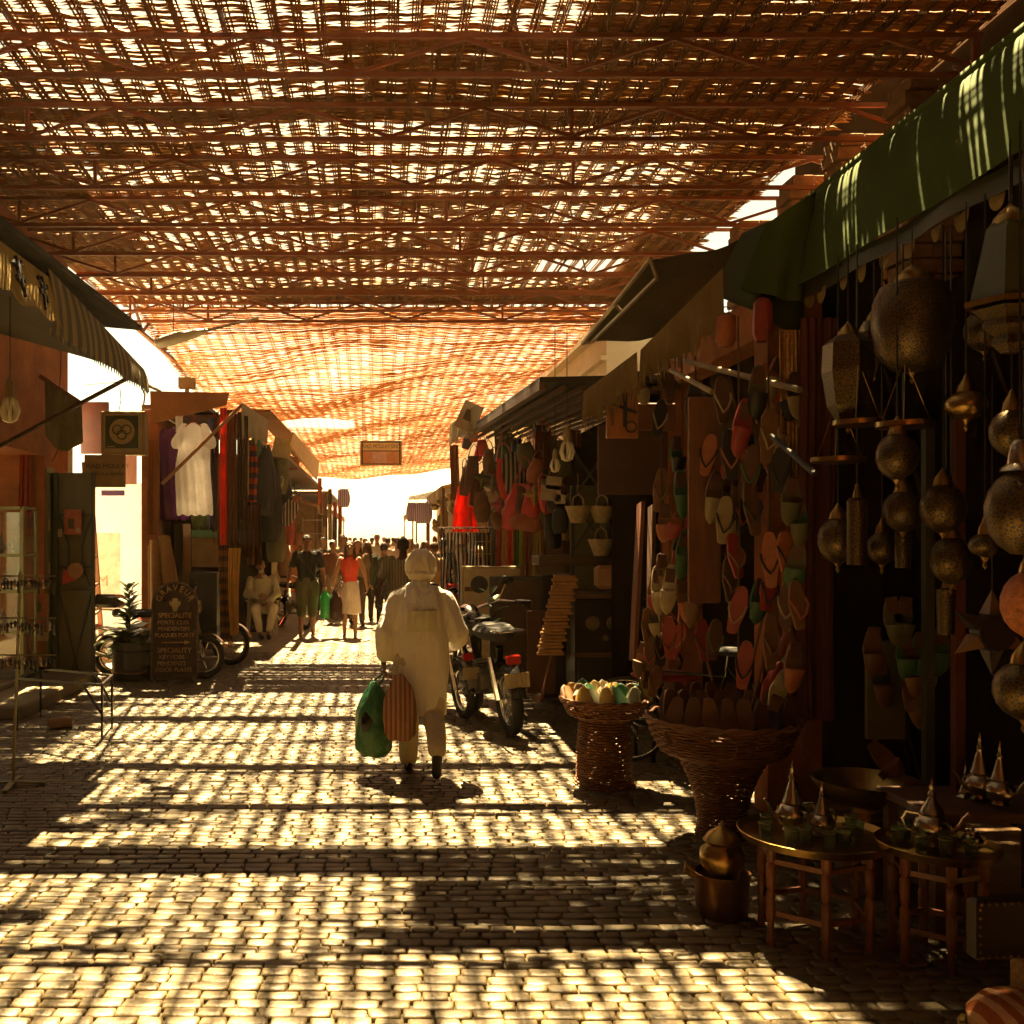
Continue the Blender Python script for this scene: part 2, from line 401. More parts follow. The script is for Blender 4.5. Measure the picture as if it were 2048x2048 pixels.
def zmat(x, y):
    """height of the mats: level over the trusses, sagging between props beyond them"""
    if y < 15: return ZM + 0.02 * math.sin(x * 2 + y)
    t = (y - 15)
    return ZM - 0.03 - 0.28 * min(1, t / 5) + min(1, t / 3) * ( 0.10 * math.sin(t * 0.75) * math.cos(x * .8 + t * .2) + 0.05 * math.sin(x * 2.1 + t) + 0.06 * x) - 0.010 * t
def smooth(a, b, x): t = np.clip((x - a) / (b - a), 0, 1); return t * t * (3 - 2 * t)
def openness(x, y):
    """0 = closed, 1 = open weave; panels differ from mat to mat as in the photograph"""
    pn = np.array([mnoise.noise(Vector((xx * 0.9, y * 1.1, 3.3))) for xx in x]) * 0.9
    p2 = np.array([mnoise.noise(Vector((xx * 3.1, y * 4.0, 9.3))) for xx in x]) * 0.45
    o = 0.70 + pn + p2
    if y < 15:
        xb = np.interp(y, [0, 6.3, 6.9, 7.3, 7.9, 8.3, 8.7, 9.0, 30], [1.2, 1.45, 1.3, 0.75, 0.7, 0.9, 2.6, 3.0, 3.2])
        o = o * (1 - smooth(xb - 0.05, xb + 0.1, x)) + 0.10 * smooth(xb - 0.05, xb + 0.1, x) * (np.sin(x * 9 + y * 5) > 0.6)
        o = o * (0.05 + 0.95 * smooth(-3.05, -2.8, x + 0.04 * np.sin(y * 3)))
        if 3.4 < y < 6.5: o = np.where((x > 2.3) & (x < 3.3), np.where(p2 > 0.07, 1.0, 0.05), o)
        if y < 3: o = o * 0.3  # unseen mats behind the camera closed up to cut the fill light
        for y0, y1, k in ((7.95, 8.4, 0.06), (6.0, 6.12, .2), (10.25, 10.45, 0.15), (12.2, 12.5, 0.1), (9.15, 9.3, .15), (13.9, 15, 0.12)):
            if y0 < y < y1: o = o * k
        if 7.0 < y < 8.0: o = o * (1 - 0.95 * smooth(-0.2, -0.08, x))
        if y > 8.8: o = o * (1 - 0.92 * np.exp(-((x - np.interp(y, [8.8, 15], [1.27, 1.1])) / 0.07) ** 4))
        if y > 11: o = o * 1.15
        if y > 13.3: o = np.where(x < -1.75, 1.3, o)
        if 12.55 < y < 13.25: o = o + 3 * ((x > 2.05) & (x < 3.2))       # the slot of bare sky by the right wall
    else:
        o = 0.95 + pn * 0.8 + p2
        if y < 16.4: o = o * .15
        if 26.0 < y < 27.4: o = o + 2.0 * ((x > -2.4) & (x < -.55))
        o = o * (1 - 0.7 * np.exp(-((x - 0.15 - 0.1 * np.sin(y)) / 0.25) ** 4) * (17 < y < 22))
    return np.clip(o, 0, 3)
def reed_rows(y0, y1, pitch, cell, xl, xr, seed, thick, sparse=True):
    rs = np.random.RandomState(seed); n = int((xr - xl) / (cell / 2)) + 1
    xs0 = xs = xl + np.arange(n) * cell / 2; V = []; F = []; base = 0
    y = y0
    while y < y1:
        p = pitch * rs.uniform(0.85, 1.2)
        o = openness(xs, y)
        if y > 7.6 and y < 14.9: o[xs > 3.85 + 0.05 * math.sin(y * 7)] = 4.0
        mid = (np.arange(n) % 2 == 1)
        if sparse:      # stout bundles with reeds missing here and there
            po = np.clip(0.01 + (0.62 if y < 7.3 else 0.42 if y < 14.7 else 0.30) * o, 0.0, 0.93); gap = rs.uniform(0, 1, n) < po
            c = np.where(gap, 0.05, rs.uniform(0.46, 0.80, n)); tk = np.where(gap, 0.003, thick * rs.uniform(.8, 1.2, n))
            c[~mid] = np.where(gap[~mid] & (rs.uniform(0, 1, (~mid).sum()) < 0.25), 0.12, rs.uniform(0.55, 0.85, (~mid).sum())); tk[~mid] = thick * .9
            cl = o < 0.26; c[cl] = 1.05
            c[o > 2] = 0.02; tk[o > 2] = .002; c[o > 3.5] = 0.0; tk[o > 3.5] = 0.0
        else:
            c = np.clip(1.15 - o * (0.45 + 0.95 * rs.uniform(0, 1, n)), 0.22, 1.12); shut = rs.uniform(0, 1, n) < 0.46; c[shut] = 1.05
            c[~mid] = np.clip(c[~mid] + 0.2, 0.4, 1.12); c[o > 2] = 0.03; tk = np.full(n, thick)
        w = p * c / 2
        xs = xs0 + rs.uniform(-0.028, 0.028)
        yy = y + 0.010 * np.sin(xs * 1.7 + y * 3) + rs.uniform(-0.003, 0.003, n)
        z = np.array([zmat(a, y) for a in xs]) + rs.uniform(-0.006, 0.006) + np.where((np.arange(n) // 2) % 2 == 0, 0.006, -0.006) * mid
        v = np.stack([np.stack([xs, yy - w, z], 1), np.stack([xs, yy + w, z], 1), np.stack([xs, yy, z + tk], 1)], 1).reshape(-1, 3)
        i = np.arange(n - 1) * 3 + base
        for a, b_ in ((0, 1), (1, 2), (2, 0)):
            F.append(np.stack([i + b_, i + a, i + a + 3, i + b_ + 3], 1))
        V.append(v); base += 3 * n; y += p
    return np.concatenate(V), np.concatenate(F)
def fast_mesh(name, V, F, m, parent, **props):
    me = bpy.data.meshes.new(name); me.vertices.add(len(V)); me.vertices.foreach_set('co', V.astype(np.float32).ravel())
    me.loops.add(F.size); me.loops.foreach_set('vertex_index', F.astype(np.int32).ravel())
    me.polygons.add(len(F)); me.polygons.foreach_set('loop_start', np.arange(0, F.size, 4, dtype=np.int32)); me.polygons.foreach_set('loop_total', np.full(len(F), 4, dtype=np.int32))
    me.materials.append(m); me.update(calc_edges=True); me.validate()
    o = bpy.data.objects.new(name, me); C.objects.link(o); o.parent = parent
    for k, v in props.items(): o[k] = v
    return o
CELL = 0.16
m1 = thing('reed_mat', 'dark woven reed mat roof laid over the red trusses at the near end', 'reed mat', (0, 0, 0))
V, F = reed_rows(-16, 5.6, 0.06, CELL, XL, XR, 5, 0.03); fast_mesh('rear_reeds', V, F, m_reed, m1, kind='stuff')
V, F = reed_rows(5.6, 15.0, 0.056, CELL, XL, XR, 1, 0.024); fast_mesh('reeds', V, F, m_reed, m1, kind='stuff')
m2 = thing('reed_mat', 'sagging orange lit reed mats stretched over the far half of the street', 'reed mat', (0, 0, 0))
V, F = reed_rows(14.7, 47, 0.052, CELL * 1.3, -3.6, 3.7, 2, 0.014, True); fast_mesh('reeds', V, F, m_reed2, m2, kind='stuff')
def weavers(y0, y1, step, parent, m, xl, xr, cell, w=0.016):
    mb = MB(); k = 0; x = xl; Y1 = y1
    while x < xr:
        y1 = 7.6 if (x > XC and Y1 == 15) else Y1
        for dx in (-0.032, -0.016, 0.0, 0.016, 0.032):
            ph = rnd.uniform(0, 6); y = y0
            pts = []
            while y <= y1 + 1e-6:
                xx = x + dx + 0.008 * math.sin(y * 1.9 + ph); pts.append((xx, y, zmat(xx, y) - 0.010)); y += step
            mb.tube(pts, w / 2, 3)
        x += cell
    mb.build('weaver_cords', m, parent, kind='stuff')
weavers(-16, 15, 0.5, m1, m_reed, XL, XR, CELL)
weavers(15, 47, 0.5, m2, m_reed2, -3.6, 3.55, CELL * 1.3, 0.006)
# loose poles lashed along the mats
m_pole = mat('grey bamboo', (0.30, 0.17, 0.08), rough=0.7, scale=8)
for a, b_, lab in (((P(640, 0, 6.45)), P(520, 290, 13.9), 'thin grey pole lashed under the mats right of the middle of the street'),
                   ((P(505, 0, 6.3)), P(590, 290, 13.9), 'thin pale cord pole running along the mats above the middle of the street'),
                   ((P(0, 170, 9.2)), P(150, 420, 14.5), 'thin pole lashed under the mats above the left awnings')):
    a = Vector((a.x, a.y, ZT + 0.03)); b_ = Vector((b_.x, b_.y, ZT + 0.03))
    o = MB().tube([a, (a + b_) / 2 + Vector((0.03, 0, 0)), b_], 0.011, 6).build('roof_pole', m_pole); tag(o, lab, 'pole')
mb = MB()
# ---------------------------------------------------------------- buildings and stalls
m_wallO = mat('terracotta render', (0.42, 0.14, 0.035), rough=0.9, scale=2.2, var=0.42, bump=0.006, bscale=25)
m_wallC = mat('cream render', (0.62, 0.50, 0.33), rough=0.9, scale=1.2, var=0.12, bump=0.006, bscale=20)
m_white = mat('whitewash', (0.92, 0.92, 0.90), rough=0.9, scale=1.5, var=0.05, bump=0.01, bscale=18)
m_dark = mat('shade-black interior', (0.020, 0.011, 0.005), rough=1.0, scale=3, spec=0.0)  # near-black colour carries the deep shade of shop interiors and walls
m_wood = mat('brown timber', (0.14, 0.065, 0.028), rough=0.65, scale=5, stretch=(1, 1, 8), bump=0.001)
m_woodR = mat('reddish board', (0.22, 0.075, 0.03), rough=0.55, scale=5, stretch=(6, 1, 1))
m_gm = mat('grey green paint', (0.16, 0.16, 0.075), rough=0.5, scale=2.5, var=0.2, bump=0.001)
m_gmd = mat('dark green paint', (0.055, 0.06, 0.03), rough=0.5, scale=3)
m_canv = mat('dark canvas', (0.05, 0.045, 0.028), rough=0.9, scale=4, bump=0.004)
m_conc = mat('old concrete', (0.30, 0.26, 0.19), rough=0.9, scale=2, bump=0.005)
m_brick = mat('old mud brick', (0.36, 0.22, 0.11), rough=0.95, scale=9, bump=0.008)

m_cream = cloth('cream canvas', (0.60, 0.50, 0.33), trans=0.25)
def fringed(name, label, a0, a1, drop0, drop1, m, n=26, teeth=30, cat='valance', amp=0.025, tooth=0.05, lean=0.0):
    """cloth valance hanging from the line a0-a1 with a ragged fringe along its bottom"""
    a0, a1 = Vector(a0), Vector(a1); t = thing(name, label, cat, a0)
    side = (a1 - a0).cross(Vector((0, 0, 1))).normalized()
    def fn(i, j):
        p = (a1 - a0) * i; d = drop0 + (drop1 - drop0) * i
        return p + Vector((0, 0, -d * j)) + side * (amp * math.sin(i * 19) * j + amp * .6 * math.sin(i * 47 + 2) * j + lean * j * j)
    MB().sheet(fn, n, 5, 0.004).build('cloth', m, t, smooth=2)
    mb = MB(); L_ = (a1 - a0).length
    for k in range(teeth):
        i = (k + .5) / teeth; p = fn(i, 1); w = L_ / teeth * 0.42; dr = (a1 - a0).normalized(); h = tooth * rnd.uniform(.6, 1.3)
        q = [p - dr * w, p + dr * w, p + Vector((0, 0, -h)) + dr * rnd.uniform(-.01, .01)]
        o = side * 0.002
        mb.add([x - o for x in q] + [x + o for x in q], [(0, 1, 2), (5, 4, 3), (0, 3, 4, 1), (1, 4, 5, 2), (2, 5, 3, 0)])
    mb.build('fringe', m, t, kind='stuff')
    return t
def building(name, label, boxes, m, cat='building', bev=0.0):
    t = thing(name, label, cat, (0, 0, 0))
    for nm, c, d, mm in boxes: MB().box(c, d).build(nm, mm or m, t)
    return t
# left: terracotta building, shop opening between y 7.4 and 11.6
building('shop_building', 'terracotta rendered building with a shop opening, under the lizard awning', [
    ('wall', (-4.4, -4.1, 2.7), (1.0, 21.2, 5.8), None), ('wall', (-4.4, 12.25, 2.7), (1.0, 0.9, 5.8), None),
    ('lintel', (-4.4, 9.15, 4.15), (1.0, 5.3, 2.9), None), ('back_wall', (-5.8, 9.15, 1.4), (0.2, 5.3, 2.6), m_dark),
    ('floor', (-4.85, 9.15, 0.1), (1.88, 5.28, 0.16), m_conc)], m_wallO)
building('house', 'unseen building added behind the camera to keep sky light out', [('wall', (0, -16.6, 2.7), (9.6, 0.6, 5.8), None)], m_wallO)  # added out of view to block sky light from behind
# alley with its sunlit white wall
mb = MB(); mb.box((-5.3, 16.25, 1.3), (4.3, 0.3, 2.6))
tag(mb.build('alley_wall', m_white), 'bright whitewashed wall at the end of the side alley on the left', 'wall')
mb = MB(); mb.box((-6.9, 14.2, 1.4), (0.3, 4.0, 2.8)); tag(mb.build('alley_wall', m_white), 'white wall closing the far side of the left alley', 'wall')
mb = MB(); mb.box((-4.45, 12.73, 1.7), (1.2, 0.03, 3.4)); tag(mb.build('alley_wall', m_white), 'white bounce panel added on the alley side of the terracotta building', 'wall')  # added panel, throws sun back onto the alley wall
# left stall block 2
building('stall_building', 'terracotta stall block hung with clothes beyond the white alley', [
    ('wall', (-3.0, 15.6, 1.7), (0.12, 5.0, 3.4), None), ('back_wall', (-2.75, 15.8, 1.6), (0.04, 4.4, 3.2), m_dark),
    ('pillar', (-2.90, 13.0, 1.6), (0.20, 0.2, 3.2), None), ('roof', (-2.75, 15.9, 3.52), (0.9, 4.4, 0.06), m_wood)], m_wallO)
building('stall_building', 'dark row of stalls further down the left side of the street', [
    ('wall', (-2.75, 24.5, 1.55), (0.2, 12.6, 3.1), None), ('roof', (-2.2, 24.5, 3.2), (1.2, 12.6, 0.07), m_wood), ('side_wall', (-2.3, 18.3, 1.5), (0.8, 0.12, 3.0), m_dark)], m_brick)
building('stall_building', 'brown stalls at the far left end of the covered street', [
    ('wall', (-2.5, 38.5, 1.5), (0.25, 15, 3.0), None), ('roof', (-2.0, 38.5, 3.1), (1.2, 15, 0.08), m_wood), ('side_wall', (-1.95, 31.1, 1.4), (0.9, 0.12, 2.8), m_brick)], m_wallO)
t = thing('stall_canopy', 'tapered orange end board of the clothes stall canopy on the left', 'canopy', (0, 0, 0)); m_oboard = mat('orange painted board', (0.50, 0.22, 0.07), rough=0.7, scale=3)
q = [P(151, 424, 12.9), P(226, 405, 12.9), P(229, 393, 12.9), P(150, 391, 12.9)]; MB().hexa([v + Vector((0, d, 0)) for d in (0, .04) for v in q]).build('end_board', m_oboard, t)
MB().box((-2.40, 15.5, 3.44), (1.0, 2.8, .05)).build('cover', m_wood, t)
for k in range(5): MB().bar((-2.85 + k * .22, 13.9, 3.39), (-2.85 + k * .22, 16.8, 3.39), .04).build('batten', m_wood, t)
fringed('awning_valance', 'cream fringed valance along the front of the clothes stall on the left', P(241, 402, 12.9), P(268, 420, 15.2), .42, .34, m_cream, tooth=.08)
# right side
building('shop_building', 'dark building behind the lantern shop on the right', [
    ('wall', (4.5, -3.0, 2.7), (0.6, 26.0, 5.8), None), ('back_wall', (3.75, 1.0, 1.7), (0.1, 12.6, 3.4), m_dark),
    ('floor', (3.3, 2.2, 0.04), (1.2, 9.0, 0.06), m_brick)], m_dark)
t = building('shop_building', 'terracotta wall behind the slipper stall on the right', [
    ('wall', (3.05, 7.6, 1.75), (0.3, 2.6, 3.5), m_dark), ('pillar', (2.62, 6.35, 1.72), (0.34, 0.22, 3.44), None), ('pillar', (2.75, 8.95, 1.7), (0.3, 0.2, 3.4), None),  # wall in near-black for the shade behind the slippers
    ('lintel', (2.72, 7.65, 3.25), (0.22, 2.38, 0.3), None)], m_wallO)
# brick piers that carry the roof along the right wall; the bricks are separate pieces
for (px, py, z0, z1, lab) in ((4.0, 7.3, 3.3, 5.10, 'crumbling brick pier under the mats, nearest of the four on the right'), (4.0, 8.35, 3.3, 5.12, 'crumbling brick pier under the mats, second of the four on the right'),
                              (4.0, 9.3, 3.3, 5.12, 'crumbling brick pier under the mats, third of the four on the right'), (4.0, 10.6, 3.3, 5.12, 'sunlit pier beyond the other three at the right edge of the mats')):
    t = thing('brick_pier', lab, 'pier', (px, py, z0), 0, 'brick piers carrying the roof'); rows = int((z1 - z0) / 0.11)
    me = None
    for r_ in range(rows):
        for k in range(2):
            w = 0.2
            o = MB().box((0, 0, 0), (0.19, 0.32, 0.10), bev=0.008).build('brick', m_brick, t) if me is None else bpy.data.objects.new('brick', me)
            if me is None: me = o.data
            else: C.objects.link(o); o.parent = t
            o.location = ((k - .5) * 0.2 + rnd.uniform(-.008, .008) + (0.012 if r_ % 2 else -0.012), rnd.uniform(-.01, .01), r_ * 0.11 + 0.05)
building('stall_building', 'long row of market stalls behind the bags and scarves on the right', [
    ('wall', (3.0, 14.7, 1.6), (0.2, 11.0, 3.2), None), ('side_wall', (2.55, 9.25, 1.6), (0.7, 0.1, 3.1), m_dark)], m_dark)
t = building('house', 'cream coloured house above the right stalls with a moulded cornice', [
    ('wall', (4.6, 20.5, 2.6), (1.8, 9.0, 5.2), None), ('cornice', (3.62, 20.5, 5.1), (0.2, 9.2, 0.14), None), ('cornice', (3.66, 20.5, 4.6), (0.12, 9.1, 0.07), None)], m_wallC)
for yy in (17.2, 19.2, 21.6, 23.6):
    f = MB().box((3.695, yy, 4.0), (0.03, 0.7, 0.9)).build('window', m_wood, t)
    MB().box((3.677, yy - .16, 4.0), (0.012, 0.26, 0.8)).build('shutter', m_woodR, f); MB().box((3.677, yy + .16, 4.0), (0.012, 0.26, 0.8)).build('shutter', m_woodR, f)
building('house', 'pale house beyond the roof mats at the far right', [('wall', (4.2, 34, 2.6), (1.6, 16, 5.2), None)], m_wallC)
building('stall_building', 'far right stalls running to the bright end of the street', [
    ('wall', (2.9, 33, 1.5), (0.2, 25, 3.0), None), ('roof', (2.35, 33.5, 2.95), (1.0, 22, 0.06), m_wood)], m_brick)
building('house', 'house front closing the view, whitened for the glow at the end of the street', [('wall', (0, 86, 3), (60, 1, 6), None)], m_white)  # white colour stands in for the glow of the street end

# canopies on the right: dark lean-to roof
m_ply = mat('dark board', (0.045, 0.034, 0.018), rough=0.8, scale=4)
t = thing('canopy', 'dark board canopy over the bag stall with a fringed edge', 'canopy', (0, 0, 0))
mb = MB(); mb.hexa([(1.45, 8.8, 3.10), (2.95, 8.8, 3.13), (2.95, 16.5, 3.6), (1.45, 16.5, 3.42), (1.45, 8.8, 3.15), (2.95, 8.8, 3.18), (2.95, 16.5, 3.65), (1.45, 16.5, 3.47)]); mb.build('roof', m_ply, t)
for k in range(9): MB().bar((1.5 + k * .17, 8.84, 3.06), (1.5 + k * .17, 16.4, 3.36), 0.04).build('rafter', m_wood, t)
MB().bar((1.47, 8.8, 3.07), (1.47, 16.5, 3.39), 0.05, 0.07).build('edge_beam', m_wood, t)
m_tan = cloth('tan canvas', (0.30, 0.22, 0.095), trans=0.12)
fringed('awning_valance', 'tan fringed valance above the sign board right of the metal door', P(584, 392, 7.2), P(637, 352, 6.6), 0.21, 0.22, m_tan, tooth=0.07)
fringed('awning_valance', 'wide tan fringed valance beside the green drape, flecked with sunlight', P(641, 350, 6.6), P(723, 268, 5.95), 0.22, 0.34, m_tan, tooth=0.07, amp=0.03)
fringed('awning_valance', 'small fringed valance at the far left corner of the dark canopy', P(450, 425, 16.4), P(476, 405, 14.2), 0.32, 0.3, m_cream)
# metal-framed flap left of the tan valance
m_frame = mat('worn metal tube', (0.34, 0.26, 0.15), rough=0.45, metal=0.6)
t = thing('awning_flap', 'raised dark awning flap on a thin metal frame, between roof and tan valance', 'awning', (0, 0, 0))
A, B, C_, D = P(583, 342, 8.6), P(652, 258, 7.4), P(760, 228, 7.4), P(700, 320, 8.2)
m_flap = mat('dusty brown tarp', (0.085, 0.07, 0.035), rough=0.85, scale=4, bump=0.004)
MB().sheet(lambda i, j: (A * (1 - i) + B * i) * (1 - j) + (D * (1 - i) + C_ * i) * j + Vector((0, 0, -0.06 * math.sin(math.pi * j) + 0.015 * math.sin(9 * j + 5 * i))), 10, 10, 0.006).build('tarp', m_flap, t, smooth=2)
A2, B2 = P(582, 344, 8.5), P(650, 259, 7.3); A3, B3 = P(592, 342, 8.4), P(657, 278, 7.25)
for p, q in ((A2, B2), (A3, B3), (B2, B3), (A2, A3), ((A2 + B2) / 2 + Vector((0, 0, .02)), (A3 + B3) / 2)): MB().bar(p, q, 0.022).build('frame_tube', m_frame, t)
# orange sign board seen under the valance
t = thing('sign_board', 'orange board with curling black lettering hung under the tan valance', 'sign', P(622, 415, 7.0))
t.scale = (.52, 1, .54)
ob = MB(); ob.box((0, 0, 0), (0.42, 0.03, 0.60)); ob.build('board', mat('orange board', (0.55, 0.22, 0.07), rough=0.6), t)
m_black = mat('black paint', (0.012, 0.01, 0.008), rough=0.5)
mb = MB(); mb.box((0.03, -0.024, 0.05), (0.05, 0.012, 0.42)); mb.bar((-0.14, -0.024, 0.14), (0.19, -0.024, 0.02), 0.012, 0.035); mb.torus((0.11, -0.024, -0.16), 0.07, 0.010, 18, 5, Matrix.Rotation(R(90), 4, 'X'))
mb.build('lettering', m_black, t)
mb = MB()
for k in range(5): mb.torus((-0.14, -0.02, 0.06 - k * .045), 0.022, 0.004, 10, 4, Matrix.Rotation(R(90), 4, 'X'))
mb.tube([(0.17, -0.02, 0.2), (0.15, -.02, 0.1), (0.175, -.02, 0.0)], 0.004, 4); mb.build('scroll', m_black, t)

# ---------------------------------------------------------------- the green drape (near right)
m_green = mat('green tarpaulin', (0.072, 0.120, 0.02), spec=.15, rough=0.8, scale=2, var=0.12, bump=0.003, bscale=14)
m_ivory = cloth('ivory scallop cloth', (0.55, 0.42, 0.20), trans=0.2)
t = thing('green_awning', 'long green tarpaulin awning with ivory scallops over the lantern shop', 'awning', (0, 0, 0))
def gd(i, j):       # i along the street, j from the roll down to the hem
    y = 2.2 + (4.85 - 0.90 * j) * i; x = 2.70 - 0.18 * j ** 0.7; z = 3.86 - 0.60 * j
    return (x + 0.012 * math.sin(y * 6) * j, y, z + 0.025 * math.sin(j * 3.14) - 0.02 * i)
MB().sheet(gd, 44, 12, 0.006).build('drape', m_green, t, smooth=2)
MB().tube([(2.72, 2.2, 3.87), (2.72, 7.05, 3.85)], 0.035, 10).build('roller', m_green, t, smooth=2)
MB().sheet(lambda i, j: (2.57 + 0.02 * math.sin(i * 30), 2.3 + 3.8 * i, 3.27 - 0.10 * j), 40, 2, 0.004).build('inner_band', m_gmd, t, smooth=2)
for k in range(17):
    yy = 2.35 + k * 0.225; w = 0.15 if k % 3 == 0 else 0.10
    mb = MB(); pts = [(-w / 2 * 1.0, 0.0)] + [(w / 2 * -math.cos(a), -0.085 * math.sin(a) * (1.0 if k % 2 else .8)) for a in [math.pi * q / 8 for q in range(0, 9)]]
    mb.prism(pts[1:], 0.004, Matrix.Translation((2.60 + rnd.uniform(-.015, .015), yy + w / 2, 3.185)) @ Matrix.Rotation(R(90 + rnd.uniform(-14, 14)), 4, 'Z'))
    mb.build('scallop', m_ivory, t)
# folded end of the tarpaulin
def fold(name, label, quad, amp, m):
    a, b, c, d = [Vector(q) for q in quad]; t = tag(MB().sheet(lambda i, j: (a * (1 - i) + b * i) * (1 - j) + (d * (1 - i) + c * i) * j + Vector((0, -amp * math.sin(math.pi * i) + 0.02 * math.sin(i * 12) * j, -0.04 * math.sin(math.pi * i) * j)), 16, 14, 0.006).build(name, m, smooth=2), label, 'awning'); return t
fold('awning_end_flap', 'green tarpaulin end fold hanging from the corner of the green awning', (P(765, 226, 6.1), P(815, 192, 6.0), P(802, 302, 5.98), P(741, 288, 6.1)), 0.10, m_green)
fold('awning_end_flap', 'darker green tarpaulin hanging behind the corner fold above the slippers', (P(742, 234, 6.2), P(800, 214, 6.18), P(803, 340, 6.16), P(712, 292, 6.2)), 0.12, mat('dark green tarpaulin', (0.06, 0.095, 0.03), rough=0.6, scale=2, bump=0.003))

# ---------------------------------------------------------------- left awnings
m_yel = cloth('yellow canvas', (0.60, 0.42, 0.12), trans=0.25)
m_strp = cloth('striped canvas', (0.50, 0.38, 0.16), trans=0.2, stripes=(0.13, 0.11, 0.07), axis=1, freq=5.2)
AX = -2.15
t = thing('lizard_awning', 'yellow awning with dark lizard figures and a scalloped hem on the left', 'awning', (0, 0, 0))
def band(y0, y1, ztop, zbot, m, par, name, scal=0.0, bulge=0.02, zt2=None):
    n = 40
    def fn(i, j):
        y = y0 + (y1 - y0) * i; zb = zbot + (scal * abs(math.sin(i * (y1 - y0) / 0.42 * math.pi)) - scal * .5 if scal else 0)
        zt_ = ztop + ((zt2 or ztop) - ztop) * i; return (AX - 0.06 * (1 - j) + bulge * math.sin(j * 3.1) * .5 + .012 * math.sin(y * 7) * j, y, zt_ + (zb - zt_) * j)
    return MB().sheet(fn, n, 6, 0.005).build(name, m, par, smooth=2)
band(3.4, 6.9, 3.45, 3.19, m_yel, t, 'valance', scal=-0.05, zt2=3.50)
mb = MB(); mb.hexa([(-4.05, 3.4, 3.9), (AX - .07, 3.4, 3.42), (AX - .07, 6.75, 3.44), (-4.05, 6.75, 3.9), (-4.05, 3.4, 3.93), (AX - .07, 3.4, 3.45), (AX - .07, 6.75, 3.47), (-4.05, 6.75, 3.93)]); mb.build('canvas_top', m_canv, t)
liz = [(0, 1.0), (.12, .86), (.1, .7), (.3, .74), (.42, .9), (.46, .72), (.34, .6), (.14, .56), (.13, .3), (.34, .28), (.44, .08), (.3, .1), (.24, .18), (.1, .14), (.05, -.1), (.02, -.5), (-.04, -.1), (-.1, .14), (-.28, .12), (-.3, .0), (-.42, .14), (-.34, .28), (-.13, .3), (-.14, .56), (-.36, .55), (-.5, .66), (-.4, .78), (-.3, .7), (-.1, .7), (-.1, .86)]
for yy, tw in ((4.9, 0.2), (5.55, 0.9), (6.08, 0.4), (6.5, 1.2)):
    M_ = Matrix.Translation((AX - 0.006, yy, 3.33)) @ Matrix.Rotation(R(-12), 4, 'Y') @ Matrix.Rotation(R(90), 4, 'Z') @ Matrix.Rotation((tw - .6) * .5, 4, 'Y')
    MB().prism([(a * .18, (b - .25) * .17) for a, b in liz], 0.02, M_).build('lizard', cloth('black applique', (.03, .028, .02)), t)
t = thing('striped_awning', 'faded striped awning valance on the left, beyond the lizard awning', 'awning', (0, 0, 0))
band(6.75, 9.55, 3.56, 3.12, m_strp, t, 'valance', bulge=0.03, zt2=3.34)
mb = MB()
for k in range(44):
    yy = 6.6 + k * 0.067; x = AX + .012 * math.sin(yy * 7); mb.add([(x - .002, yy - .02, 3.125), (x - .002, yy + .02, 3.125), (x, yy, 3.07), (x + .004, yy - .02, 3.125), (x + .004, yy + .02, 3.125)], [(0, 1, 2), (4, 3, 2)])
mb.build('fringe', m_strp, t, kind='stuff')
mb = MB(); mb.hexa([(-4.0, 6.8, 3.9), (AX - .08, 6.8, 3.51), (AX - .08, 9.54, 3.30), (-4.0, 9.54, 3.8), (-4.0, 6.8, 3.93), (AX - .08, 6.8, 3.54), (AX - .08, 9.54, 3.33), (-4.0, 9.54, 3.83)]); mb.build('canvas_top', m_canv, t)
t = tag(MB().hexa([(-3.9, 4.0, 4.08), (-2.25, 4.0, 3.58), (-2.1, 9.0, 3.60), (-3.9, 10.2, 3.98), (-3.9, 4.0, 4.12), (-2.25, 4.0, 3.62), (-2.1, 9.0, 3.64), (-3.9, 10.2, 4.02)]).build('roof_tarp', m_canv), 'black tarp lying over the two left awnings', 'tarp')
o = MB().tube([P(0, 446, 10.2), P(130, 377, 9.4)], 0.022, 8).build('awning_strut', mat('dark polished tube', (0.10, 0.06, 0.03), rough=0.25, metal=0.7), smooth=2); tag(o, 'dark slanting metal strut propping the left awnings', 'strut')
o = MB().tube([P(129, 377, 9.4), P(160, 391, 12.9)], 0.018, 6).build('awning_strut', m_frame, smooth=2); tag(o, 'short bracket tube between striped awning and the stall beyond', 'strut')
